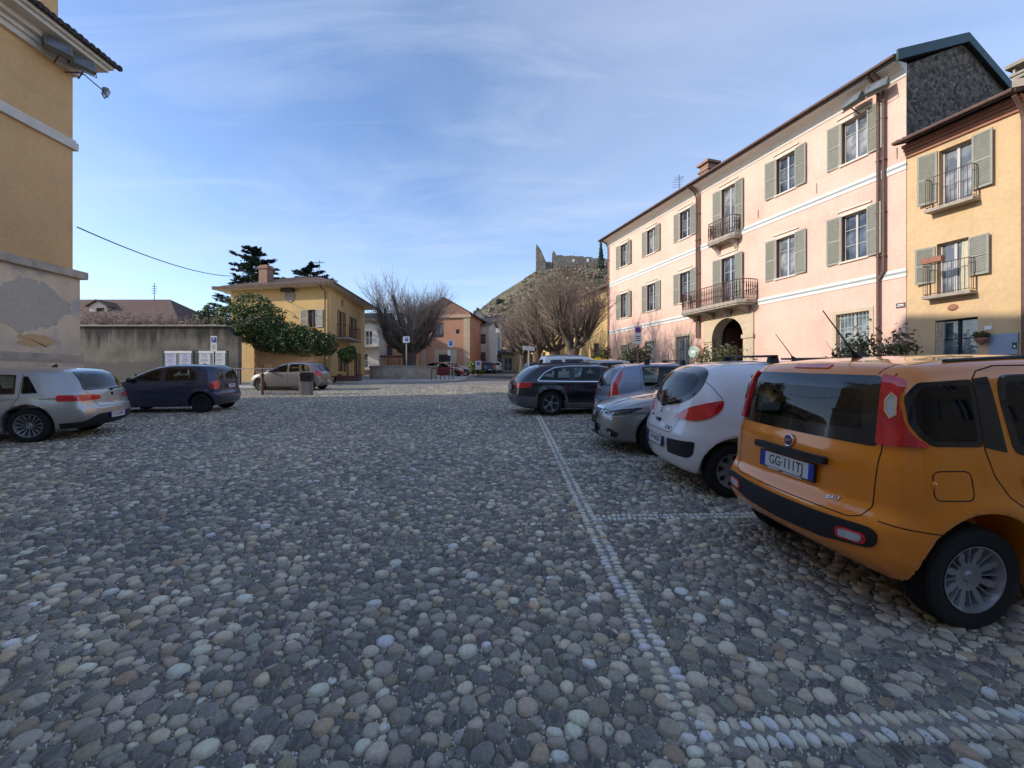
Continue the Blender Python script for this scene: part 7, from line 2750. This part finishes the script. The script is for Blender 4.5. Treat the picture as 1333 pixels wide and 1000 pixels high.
# fence, posts and bin in front of the taupe car
t = thing('iron_railing', 'long grey iron railing along the foot of the orange wall', 'fence', (-17.4, 24.3, gz(0, 24.3)), math.atan2(1.0, 6))
mb = MB()
for k in range(48):
    mb.tube([(k * .13, 0, 0), (k * .13, 0, 1.15)], .012, 4)
for z in (.12, 1.12):
    mb.tube([(-.05, 0, z), (47 * .13 + .05, 0, z)], .02, 5)
part('panel', mb, MT['steel'], t)
for k in (0, 3.05, 6.1):
    part('post', MB().tube([(k, .03, -.1), (k, .03, 1.4)], .04, 6), MT['dark_metal'], t)
t = thing('low_fence', 'low iron fence between brown posts in front of the taupe hatchback', 'fence', (-11.2, 19.3, gz(0, 19.3)), 0)
mb = MB()
for k in range(24):
    mb.tube([(.12 + k * .075, 0, .06), (.12 + k * .075, 0, .36)], .010, 4)
mb.tube([(0, 0, .36), (1.9, 0, .36)], .016, 5)
mb.tube([(0, 0, .06), (1.9, 0, .06)], .012, 5)
part('panel', mb, MT['dark_metal'], t)
for k in (0, 1.72):
    part('post', MB().lathe([(.065, -.1), (.065, .86), (.085, .88), (.085, .93), (.03, 1.0), (.001, 1.0)], 10), PM['wood'], t, (k, 0, 0))
t = thing('litter_bin', 'dark square litter bin with a stone front at the end of the low fence', 'bin', (-9.22, 19.35, gz(0, 19.35)), .1)
part('body', MB().prism(round_poly([(-.22, -.2), (.22, -.2), (.22, .2), (-.22, .2)], .04, 3), 2, 0, .62), simple('grey_aggregate_concrete', (.17, .17, .165), .9, var=.4, scale=30), t)
part('hood', MB().prism([(-.24, .62), (.24, .62), (.24, .95), (.20, 1.02), (-.20, 1.02), (-.24, .95)], 1, -.21, .22), MT['dark_metal'], t)
part('opening', MB().box(-.16, .16, -.216, -.211, .70, .90), MT['gap'], t)
t = thing('bollard', 'short dark bollard between the silver estate and the blue people carrier', 'bollard', (-11.65, 19.0, gz(0, 19)), 0)
part('post', MB().lathe([(.07, -.1), (.06, .8), (.08, .84), (.05, .95), (.001, .98)], 10), MT['dark_metal'], t)
t.location = (-16.2, 18.5, gz(0, 18.5))

# stone fountain wall and pavement
t = thing('fountain_basin', 'curved pale stone basin wall under the big bare tree', 'fountain', (-8.95, 35.6, gz(0, 35.6)), 0)
mb = MB()
R_, nn_ = 2.75, 22
for k in range(nn_):
    a0, a1 = math.pi + math.pi * k / nn_, math.pi + math.pi * (k + 1) / nn_
    P0, P1 = (R_ * math.cos(a0), R_ * .75 * math.sin(a0)), (R_ * math.cos(a1), R_ * .75 * math.sin(a1))
    Q0, Q1 = (P0[0] * .88, P0[1] * .85), (P1[0] * .88, P1[1] * .85)
    mb.add([(*P0, -.3), (*P1, -.3), (*P1, 1.0), (*P0, 1.0), (*Q0, -.3), (*Q1, -.3), (*Q1, 1.0), (*Q0, 1.0)], [(0, 1, 2, 3), (5, 4, 7, 6), (3, 2, 6, 7)])
part('wall', mb, plaster('pale_stone_render', (.48, .42, .34), dirt=(.2, .18, .14), dirt_amt=.4, streak=.5, patch=(.36, .32, .27)), t)
mb = MB()
for k in range(nn_):
    a0, a1 = math.pi + math.pi * k / nn_, math.pi + math.pi * (k + 1) / nn_
    f = lambda a, s, z: (R_ * s * math.cos(a), R_ * .75 * s * math.sin(a), z)
    mb.add([f(a0, 1.03, 1.002), f(a1, 1.03, 1.002), f(a1, 1.03, 1.12), f(a0, 1.03, 1.12), f(a0, .85, 1.002), f(a1, .85, 1.002), f(a1, .85, 1.12), f(a0, .85, 1.12)], [(0, 1, 2, 3), (5, 4, 7, 6), (3, 2, 6, 7), (1, 0, 4, 5)])
part('coping', mb, PM['stone'], t)
for k, (x, y) in enumerate(((-5.35, 31.9), (-4.72, 32.1), (-4.15, 32.4))):
    lab = ('leftmost', 'middle', 'rightmost')[k]
    t = thing('bike_hoop', lab + ' of the thin dark steel hoops on the pavement before the red hatchback', 'bike rack', (x - .45, y, gz(0, y) + .12), math.pi / 2 - .3, 'bike hoops on the pavement')
    part('hoop', MB().tube([(-.35, 0, -.1), (-.35, 0, .75), (-.25, 0, .88), (.25, 0, .88), (.35, 0, .75), (.35, 0, -.1)], .025, 7), MT['dark_metal'], t)

# two unseen houses added behind the camera so the car windows have reflections
for k, (xa, xb, ev, lab, wm) in enumerate(((-9, 4, 9.5, 'added cream house behind the camera for the car windows to reflect', 'white_house'), (4.3, 44, 11, 'added beige house behind the camera on the right for the car windows to reflect', 'beige'))):
    t, roof, zb, cx = house('added_reflection_house', lab, xa, xb, 0, 9, ev, ev + 1.8, PM[wm], PM['tile'], wins=[(xa + 1.8 + i * 3.1, z, 1.0, 1.7) for i in range(int((xb - xa - 2) / 3.1)) for z in (1.2, 4.4, 7.2)], gable='x', over=.6)
    t.location = (cx, -9.0 - 2 * k, -.6)
    t.rotation_euler = (0, 0, math.pi)
    t['group'] = 'houses added behind the camera'
# ================================================================== GROUND
gm, nt_, b_ = new_mat('earth_and_grit_between_stones')
v = coords(nt_)
vo = N(nt_, 'ShaderNodeTexVoronoi', Scale=11.5)
nt_.links.new(v, vo.inputs['Vector'])
ve = N(nt_, 'ShaderNodeTexVoronoi', Scale=11.5, feature='DISTANCE_TO_EDGE')
nt_.links.new(v, ve.inputs['Vector'])
stone = ramp(nt_, vo.outputs['Color'], [(.0, (.20, .20, .195)), (.3, (.34, .325, .30)), (.6, (.48, .445, .385)), (.85, (.58, .535, .455)), (1, (.64, .60, .52))]).outputs['Color']
grit = ramp(nt_, noise(nt_, v, 60, 4, .7), [(.3, (.07, .063, .053)), (.55, (.19, .172, .145)), (.8, (.42, .39, .34))]).outputs['Color']
edge = ramp(nt_, ve.outputs['Distance'], [(.03, 0), (.12, 1)]).outputs['Color']
farc = mixc(nt_, edge, (.07, .065, .058), stone)
sepg = nt_.nodes.new('ShaderNodeSeparateXYZ')
nt_.links.new(v, sepg.inputs[0])
mr = N(nt_, 'ShaderNodeMapRange')
mr.inputs['From Min'].default_value = 25.5
mr.inputs['From Max'].default_value = 27.5
nt_.links.new(sepg.outputs['Y'], mr.inputs['Value'])
ab = N(nt_, 'ShaderNodeMath', operation='ABSOLUTE')      # and off to the sides of the pebbles
nt_.links.new(sepg.outputs['X'], ab.inputs[0])
sd_ = N(nt_, 'ShaderNodeMath', operation='MULTIPLY_ADD')
nt_.links.new(sepg.outputs['Y'], sd_.inputs[0])
sd_.inputs[1].default_value = -1.32
nt_.links.new(ab.outputs[0], sd_.inputs[2])
m4 = N(nt_, 'ShaderNodeMapRange')
m4.inputs['From Min'].default_value = 3.0
m4.inputs['From Max'].default_value = 3.4
nt_.links.new(sd_.outputs[0], m4.inputs['Value'])
mx_ = N(nt_, 'ShaderNodeMath', operation='MAXIMUM')
nt_.links.new(mr.outputs[0], mx_.inputs[0])
nt_.links.new(m4.outputs[0], mx_.inputs[1])
cc = mixc(nt_, mx_.outputs[0], grit, farc)
nt_.links.new(cc, b_.inputs['Base Color'])
b_.inputs['Roughness'].default_value = .9
hgt = N(nt_, 'ShaderNodeMath', operation='MULTIPLY')
nt_.links.new(ramp(nt_, ve.outputs['Distance'], [(0, 0), (.35, 1)]).outputs['Color'], hgt.inputs[0])
nt_.links.new(mx_.outputs[0], hgt.inputs[1])
hs = N(nt_, 'ShaderNodeMath', operation='ADD')
nt_.links.new(hgt.outputs[0], hs.inputs[0])
sg_ = N(nt_, 'ShaderNodeMath', operation='MULTIPLY')
nt_.links.new(noise(nt_, v, 70, 4, .7), sg_.inputs[0])
sg_.inputs[1].default_value = .25
nt_.links.new(sg_.outputs[0], hs.inputs[1])
bump(nt_, b_, hs.outputs[0], .8, .03)
mb = MB()
rows = [-60, 0, 30, 60, 96, 130, 400, 1200, 3000]
wid = [80, 80, 80, 120, 200, 300, 800, 2000, 4000]
for k, (y, w) in enumerate(zip(rows, wid)):
    z = SLOPE * min(y, 96) if y < 96 else SLOPE * 96 - .002 * (y - 96)
    mb.v += [(-w, y, z), (0, y, z), (w, y, z)]
for k in range(len(rows) - 1):
    for j in (0, 1):
        mb.f.append((k * 3 + j, k * 3 + j + 1, k * 3 + 4 + j, k * 3 + 3 + j))
        mb.m.append(0)
struct('ground', mb.mesh('ground', gm))

# asphalt of the street that leaves the square
asp, nt_, b_ = new_mat('worn_asphalt')
v = coords(nt_)
c = ramp(nt_, noise(nt_, v, .8, 6, .7), [(.3, (.05, .05, .052)), (.7, (.085, .083, .08))]).outputs['Color']
nt_.links.new(c, b_.inputs['Base Color'])
b_.inputs['Roughness'].default_value = .85
bump(nt_, b_, noise(nt_, v, 60), .3, .01)
mb = MB()
mb.quad((-3.9, 41, SLOPE * 41 + .006), (1.2, 36.5, SLOPE * 36.5 + .006), (1.6, 80, SLOPE * 80 + .006), (-2.2, 80, SLOPE * 80 + .006))
struct('street', mb.mesh('street', asp))
kerb = simple('pale_stone_kerb', (.42, .40, .37), .85, var=.15, scale=2, bmp=.2)
mb = MB()
out = [(-11.0, 29.3), (-9.5, 28.9), (-8.3, 29.6), (-7.0, 30.4), (-5.2, 31.0), (-3.9, 32.2), (-3.6, 34.0), (-4.2, 40), (-14.5, 44), (-12.6, 30.2)]
n = len(out)
mb.v = [(x, y, SLOPE * y + .13) for x, y in out] + [(x, y, SLOPE * y - .1) for x, y in out]
mb.f = [tuple(range(n))] + [(i, n + i, n + (i + 1) % n, (i + 1) % n) for i in range(n)]
mb.m = [0] * len(mb.f)
struct('pavement', mb.mesh('pavement', kerb))
mb = MB()
out = [(-18.2, 22.2), (-12.2, 22.9), (-12.0, 24.2), (-14.0, 26.5), (-18.2, 25.0)]
n = len(out)
mb.v = [(x, y, SLOPE * y + .12) for x, y in out] + [(x, y, SLOPE * y - .1) for x, y in out]
mb.f = [tuple(range(n))] + [(i, n + i, n + (i + 1) % n, (i + 1) % n) for i in range(n)]
mb.m = [0] * len(mb.f)
struct('pavement', mb.mesh('kerb_strip', kerb))

# ---- the river cobbles: every stone of the square out to 27 m is a real pebble
LINES = [((.74, .4), (.72, 26.0)), ((.78, 1.72), (6.4, 2.02)), ((.76, 4.12), (6.4, 4.38)), ((.75, 6.52), (6.4, 6.74)), ((.74, 8.85), (6.4, 9.05)), ((.72, 11.25), (6.4, 11.5)), ((.72, 13.7), (6.4, 13.9))]


def line_dist(p):
    d = np.full(len(p), 9.0)
    for (a, b) in LINES:
        a, b = np.array(a), np.array(b)
        t = np.clip(((p - a) @ (b - a)) / ((b - a) @ (b - a)), 0, 1)
        d = np.minimum(d, np.linalg.norm(p - (a + t[:, None] * (b - a)), axis=1))
    return d


def pebble_colours(n, white=False):
    if white:
        base = np.array([[.62, .59, .53], [.54, .52, .47], [.68, .65, .59], [.46, .44, .40]])
        w = np.array([.35, .3, .2, .15])
    else:
        base = np.array([[.070, .078, .09], [.115, .12, .128], [.19, .19, .188], [.10, .096, .088], [.27, .262, .245], [.34, .325, .295], [.24, .215, .18], [.17, .185, .17], [.42, .395, .35], [.58, .555, .50], [.30, .25, .19]])
        w = np.array([.13, .15, .15, .10, .13, .09, .09, .07, .045, .015, .02])
        w = w / w.sum()
    k = RNG.choice(len(base), n, p=w)
    c = base[k] * RNG.lognormal(0, .26, (n, 1)) * (1 + .025 * RNG.normal(size=(n, 3)))
    return np.clip(c * np.array([1.30, 1.16, .91]) * (1.22 if white else 1.42), .02, .78)


def cells(y0, y1, pitch, seg, rings, name, margin):
    """pebbles filling irregular cells between y0 and y1: outline from the bisectors to the neighbours"""
    px, py = pitch * 1.17, pitch * .80
    ny = int((y1 - y0) / py) + 6
    X0, X1 = -(1.32 * y1 + margin), 1.32 * y1 + margin
    nx = int((X1 - X0) / px) + 6
    j, i = np.meshgrid(np.arange(ny), np.arange(nx), indexing='ij')
    gxx = X0 + (i + .5 * (j % 2)) * px + RNG.uniform(-.42, .42, i.shape) * px
    gyy = y0 - 3 * py + j * py + RNG.uniform(-.42, .42, i.shape) * py
    wt = (RNG.normal(0, .42, i.shape)) * pitch ** 2
    inner = (slice(3, -3), slice(3, -3))
    cx, cy, cw = gxx[inner], gyy[inner], wt[inner]
    keep = (np.abs(cx) < 1.32 * cy + margin) & (cy >= y0) & (cy < y1)
    dirs = np.linspace(0, 2 * np.pi, seg, endpoint=False)
    ex, ey = np.cos(dirs), np.sin(dirs)
    R = np.full(keep.sum() * seg, 9.0).reshape(-1, seg)
    for dj in range(-2, 3):
        for di in range(-2, 3):
            if dj == 0 and di == 0:
                continue
            sl = (slice(3 + dj, ny - 3 + dj), slice(3 + di, nx - 3 + di))
            dx = (gxx[sl] - cx)[keep]
            dy = (gyy[sl] - cy)[keep]
            ww = (cw - wt[sl])[keep]
            h = (dx ** 2 + dy ** 2 + ww)[:, None] / 2
            den = dx[:, None] * ex + dy[:, None] * ey
            r = np.where(den > 1e-6, h / np.maximum(den, 1e-6), 9)
            R = np.minimum(R, np.maximum(r, .012))
    R = np.minimum(R, pitch * .92)
    for _ in range(1):                               # water-worn: take the corners off
        R = np.minimum(R, .5 * R + .25 * (np.roll(R, 1, 1) + np.roll(R, -1, 1)))
    R = R * (.955 + .06 * RNG.random((len(R), 1))) - .001
    R = np.maximum(R, .009)
    cx, cy = cx[keep], cy[keep]
    ld = line_dist(np.stack([cx, cy], 1))
    ok = (ld > .073) & (R.mean(1) > .010)
    cx, cy, R = cx[ok], cy[ok], R[ok]
    col = pebble_colours(len(cx))
    for lo, hi, sg, rg in ((-9, 3.2, 24, 6), (3.2, 9.0, 12, 4), (9.0, 99, 6, 2)):
        k = (cy >= lo) & (cy < hi)
        r = R[k]
        if sg == 24:
            r = np.stack([r, .5 * (r + np.roll(r, -1, 1)) * 1.02], 2).reshape(len(r), -1)
            r = .5 * r + .25 * (np.roll(r, 1, 1) + np.roll(r, -1, 1))
        elif sg == 6:
            r = .5 * r + .25 * (np.roll(r, 1, 1) + np.roll(r, -1, 1))
            r = r[:, ::2]
        struct('cobblestones', build_pebbles(cx[k], cy[k], r, sg, rg, col[k], name), 'stuff')


def build_pebbles(cx, cy, R, seg, rings, col, name):
    n = len(cx)
    dirs = np.linspace(0, 2 * np.pi, seg, endpoint=False)
    ex, ey = np.cos(dirs), np.sin(dirs)
    rm = R.mean(1)
    hgt = np.clip(rm * RNG.uniform(.28, .55, n), .006, .024)
    rise = RNG.uniform(-.005, .005, n)
    tx, ty = RNG.normal(0, .07, n), RNG.normal(0, .07, n)
    q = np.linspace(1.0, 0.0, rings + 1)[:-1] ** .8
    V = np.zeros((n, rings * seg + 1, 3))
    for k, f in enumerate(q):
        x = R * f * ex
        y = R * f * ey
        z = hgt[:, None] * (1 - f ** 3.4) ** .7 + rise[:, None]
        if f > .99:
            z = z * 0 - .008
        z = z + tx[:, None] * x + ty[:, None] * y
        V[:, k * seg:(k + 1) * seg, 0] = cx[:, None] + x
        V[:, k * seg:(k + 1) * seg, 1] = cy[:, None] + y
        V[:, k * seg:(k + 1) * seg, 2] = SLOPE * (cy[:, None] + y) + z
    V[:, -1, 0], V[:, -1, 1] = cx, cy
    V[:, -1, 2] = SLOPE * cy + hgt * 1.0 + rise
    m = rings * seg + 1
    tri, quad = [], []
    for k in range(rings - 1):
        for s in range(seg):
            s2 = (s + 1) % seg
            quad.append((k * seg + s, k * seg + s2, (k + 1) * seg + s2, (k + 1) * seg + s))
    for s in range(seg):
        tri.append(((rings - 1) * seg + s, (rings - 1) * seg + (s + 1) % seg, m - 1))
    base = (np.arange(n) * m)[:, None, None]
    loops = [(np.array(quad)[None] + base).reshape(-1)] if quad else []
    loops.append((np.array(tri)[None] + base).reshape(-1))
    nq, ntri = n * len(quad), n * len(tri)
    me = bpy.data.meshes.new(name)
    me.vertices.add(n * m)
    me.vertices.foreach_set('co', V.reshape(-1))
    L = np.concatenate(loops)
    me.loops.add(len(L))
    me.loops.foreach_set('vertex_index', L)
    me.polygons.add(nq + ntri)
    st = np.concatenate([np.arange(nq) * 4, nq * 4 + np.arange(ntri) * 3])
    me.polygons.foreach_set('loop_start', st)
    me.polygons.foreach_set('use_smooth', np.ones(nq + ntri, bool))
    me.update(calc_edges=True)
    at = me.color_attributes.new('stone_colour', 'FLOAT_COLOR', 'POINT')
    C = np.ones((n, m, 4))
    C[:, :, :3] = col[:, None, :]
    at.data.foreach_set('color', C.reshape(-1))
    at2 = me.attributes.new('rim', 'FLOAT', 'POINT')
    rmv = np.zeros((n, m))
    for k, f in enumerate(q):
        rmv[:, k * seg:(k + 1) * seg] = f
    at2.data.foreach_set('value', rmv.reshape(-1))
    me.materials.append(PEB)
    return me


PEB, nt_, b_ = new_mat('river_pebble')
va = nt_.nodes.new('ShaderNodeVertexColor')
va.layer_name = 'stone_colour'
ra = nt_.nodes.new('ShaderNodeAttribute')
ra.attribute_name = 'rim'
v = coords(nt_)
sp = noise(nt_, v, 55, 5, .7)
c = mixc(nt_, .55, va.outputs['Color'], ramp(nt_, sp, [(.28, (.22, .22, .22)), (.72, (.8, .8, .8))]).outputs['Color'], 'OVERLAY')
vein = N(nt_, 'ShaderNodeTexWave', Scale=9.0, Distortion=9.0, Detail=4.0)
nt_.links.new(v, vein.inputs['Vector'])
c = mixc(nt_, ramp(nt_, vein.outputs['Fac'], [(.86, 0), (.98, .28)]).outputs['Color'], c, (.40, .39, .37))
dust = ramp(nt_, ra.outputs['Fac'], [(.50, 0), (.84, .45), (1.0, .8)]).outputs['Color']
dust = mixc(nt_, 1.0, dust, ramp(nt_, noise(nt_, v, 14, 4, .7), [(.32, .15), (.68, 1.0)]).outputs['Color'], 'MULTIPLY')
c = mixc(nt_, dust, c, (.47, .425, .355))
patchy = ramp(nt_, noise(nt_, v, .35, 5, .6), [(.35, (.72, .74, .78)), (.65, (1.12, 1.08, 1.02))]).outputs['Color']
c = mixc(nt_, 1.0, c, patchy, 'MULTIPLY')
nt_.links.new(c, b_.inputs['Base Color'])
rr = ramp(nt_, noise(nt_, v, 30, 3), [(.3, .30), (.7, .62)])
nt_.links.new(rr.outputs['Color'], b_.inputs['Roughness'])
b_.inputs['Specular IOR Level'].default_value = .45
bump(nt_, b_, noise(nt_, v, 95, 6, .75), .6, .006)

cells(-.6, 27.0, .060, 12, 0, 'cobblestones', 3.2)

# white stone lines: pairs of pale pebbles set across the line
ax_, ay_, Rr_ = [], [], []
seg = 12
dirs = np.linspace(0, 2 * np.pi, seg, endpoint=False)
for (a, b) in LINES:
    a, b = np.array(a), np.array(b)
    L = np.linalg.norm(b - a)
    u = (b - a) / L
    nrm = np.array([-u[1], u[0]])
    for side in (-1, 1):
        s = RNG.uniform(0, .03)
        while s < L:
            w = RNG.uniform(.020, .030)              # half length along the line
            h = RNG.uniform(.034, .046)              # half length across it
            s += w
            if RNG.random() > .015:
                c = a + u * s + nrm * (side * .041 + RNG.normal(0, .005))
                th = math.atan2(nrm[1], nrm[0]) + RNG.normal(0, .2)
                q = dirs - th
                ax_.append(c[0])
                ay_.append(c[1])
                Rr_.append(h * w / np.sqrt((w * np.cos(q)) ** 2 + (h * np.sin(q)) ** 2) * (1 + .05 * RNG.normal(size=seg)))
            s += w + .0008
ax_, ay_, Rr_ = np.array(ax_), np.array(ay_), np.array(Rr_)
lime = simple('pale_lime_mortar', (.26, .24, .205), .9, var=.45, scale=25, bmp=.4)
mb = MB()
for k, (a, b) in enumerate(LINES):
    a, b = np.array(a), np.array(b)
    u = (b - a) / np.linalg.norm(b - a)
    q = np.array([-u[1], u[0]]) * .050
    zz = .0040 + .0006 * k
    mb.quad(*[(p[0], p[1], SLOPE * p[1] + zz) for p in (a - q, b - q, b + q, a + q)])
struct('line_bedding', mb.mesh('line_bedding', lime), 'stuff')
struct('parking_lines', build_pebbles(ax_, ay_, Rr_, seg, 4, pebble_colours(len(ax_), True), 'parking_lines'), 'stuff')
# loose pale grit lying in the joints close by
n = 90000
gy_ = .8 + 9.0 * RNG.random(n) ** 1.3
gx_ = (RNG.random(n) * 2 - 1) * (1.3 * gy_ + .5)
Rg = RNG.uniform(.003, .0095, (n, 1))  * (1 + .2 * RNG.normal(size=(n, 5)))
mgr = build_pebbles(gx_, gy_, np.abs(Rg), 5, 2, np.clip(pebble_colours(n) * 1.7, .1, .75), 'grit')
struct('grit', mgr, 'stuff')
# a little moss and grass in the joints on the right
n = 500
vs, fs = [], []
for k in range(n):
    y = 1.0 + 5 * random.random() ** 1.5
    x = random.gauss(1.2, 1.2)
    z = SLOPE * y
    b = len(vs)
    a = random.uniform(0, 6.28)
    h = random.uniform(.012, .03)
    vs += [(x, y, z), (x + .006 * math.cos(a), y + .006 * math.sin(a), z), (x + .012 * math.cos(a + 1), y + .012 * math.sin(a + 1), z + h)]
    fs.append((b, b + 1, b + 2))
mb = MB()
mb.v, mb.f, mb.m = vs, fs, [0] * len(fs)
struct('moss', mb.mesh('moss', LG[2]), 'stuff')
# ================================================================== LIGHT AND CAMERA
SUN_EL, SUN_DIR = math.radians(23.5), Vector((.975, .22, 0)).normalized()   # SUN_DIR: where the light travels
world = bpy.data.worlds.new('World')
scene.world = world
world.use_nodes = True
nt = world.node_tree
bg = nt.nodes['Background']
sky = nt.nodes.new('ShaderNodeTexSky')
sky.sky_type = 'NISHITA'
sky.sun_disc = False
sky.sun_elevation = SUN_EL
sky.sun_rotation = math.atan2(-SUN_DIR.x, -SUN_DIR.y)
sky.altitude = 300
sky.air_density = 1.0
sky.dust_density = .6
sky.ozone_density = 1.6
tc = nt.nodes.new('ShaderNodeTexCoord')
# thin high cloud: noise on a plane far overhead, stretched into streaks
sep = nt.nodes.new('ShaderNodeSeparateXYZ')
nt.links.new(tc.outputs['Generated'], sep.inputs[0])
zc = N(nt, 'ShaderNodeMath', operation='MAXIMUM')
nt.links.new(sep.outputs['Z'], zc.inputs[0])
zc.inputs[1].default_value = 0.0
za = N(nt, 'ShaderNodeMath', operation='ADD')
nt.links.new(zc.outputs[0], za.inputs[0])
za.inputs[1].default_value = .16
dv = nt.nodes.new('ShaderNodeVectorMath')
dv.operation = 'DIVIDE'
cb = nt.nodes.new('ShaderNodeCombineXYZ')
for i in range(3):
    nt.links.new(za.outputs[0], cb.inputs[i])
nt.links.new(tc.outputs['Generated'], dv.inputs[0])
nt.links.new(cb.outputs[0], dv.inputs[1])
mp = nt.nodes.new('ShaderNodeMapping')
mp.inputs['Rotation'].default_value = (0, 0, math.radians(28))
mp.inputs['Scale'].default_value = (.55, 1.0, 1)
nt.links.new(dv.outputs[0], mp.inputs[0])
n1 = N(nt, 'ShaderNodeTexNoise', Scale=.9, Detail=9.0, Roughness=.56, Distortion=.5)
nt.links.new(mp.outputs[0], n1.inputs['Vector'])
n2 = N(nt, 'ShaderNodeTexNoise', Scale=3.2, Detail=8.0, Roughness=.6, Distortion=.8)
mp2 = nt.nodes.new('ShaderNodeMapping')
mp2.inputs['Rotation'].default_value = (0, 0, math.radians(-20))
mp2.inputs['Scale'].default_value = (.35, 1.3, 1)
nt.links.new(dv.outputs[0], mp2.inputs[0])
nt.links.new(mp2.outputs[0], n2.inputs['Vector'])
c1 = ramp(nt, n1.outputs['Fac'], [(.41, 0.0), (.74, .50)])
c2 = ramp(nt, n2.outputs['Fac'], [(.50, 0.0), (.82, .45)])
cl = N(nt, 'ShaderNodeMath', operation='ADD')
nt.links.new(c1.outputs[0], cl.inputs[0])
m3 = N(nt, 'ShaderNodeMath', operation='MULTIPLY')
nt.links.new(c2.outputs[0], m3.inputs[0])
m3.inputs[1].default_value = .7
nt.links.new(m3.outputs[0], cl.inputs[1])
# a milky band low over the roofs
hz = N(nt, 'ShaderNodeMapRange')
hz.inputs['From Min'].default_value = .0
hz.inputs['From Max'].default_value = .30
hz.inputs['To Min'].default_value = .20
hz.inputs['To Max'].default_value = 0
nt.links.new(sep.outputs['Z'], hz.inputs['Value'])
ca = N(nt, 'ShaderNodeMath', operation='ADD', use_clamp=True)
nt.links.new(cl.outputs[0], ca.inputs[0])
nt.links.new(hz.outputs[0], ca.inputs[1])
cm = mixc(nt, ca.outputs[0], sky.outputs[0], (3.5, 3.75, 4.15))
cm = mixc(nt, 1.0, cm, (1.50, 1.58, 1.78), 'MULTIPLY')
nt.links.new(cm, bg.inputs['Color'])
bg.inputs['Strength'].default_value = .15

sd = bpy.data.lights.new('sun', 'SUN')
sd.energy = 4.1
sd.angle = math.radians(.53)
sd.color = (1.0, .91, .79)
so = bpy.data.objects.new('sun', sd)
COL.objects.link(so)
dirv = Vector((SUN_DIR.x * math.cos(SUN_EL), SUN_DIR.y * math.cos(SUN_EL), -math.sin(SUN_EL)))
so.rotation_euler = dirv.to_track_quat('-Z', 'Y').to_euler()
so.location = (-30, -10, 30)

cam = bpy.data.cameras.new('camera')
co = bpy.data.objects.new('camera', cam)
COL.objects.link(co)
co.location = (0, 0, 1.5)
co.rotation_euler = (math.pi / 2, 0, 0)
cam.sensor_width = 36
cam.lens = 560 / 1333 * 36
cam.shift_y = -5 / 1333
cam.clip_start = .05
cam.clip_end = 6000
scene.camera = co
scene.view_settings.view_transform = 'Standard'
scene.view_settings.look = 'None'
scene.view_settings.exposure = 0
scene.view_settings.gamma = 1
scene.cycles.max_bounces = 8
scene.cycles.transparent_max_bounces = 16
scene.cycles.use_denoising = True
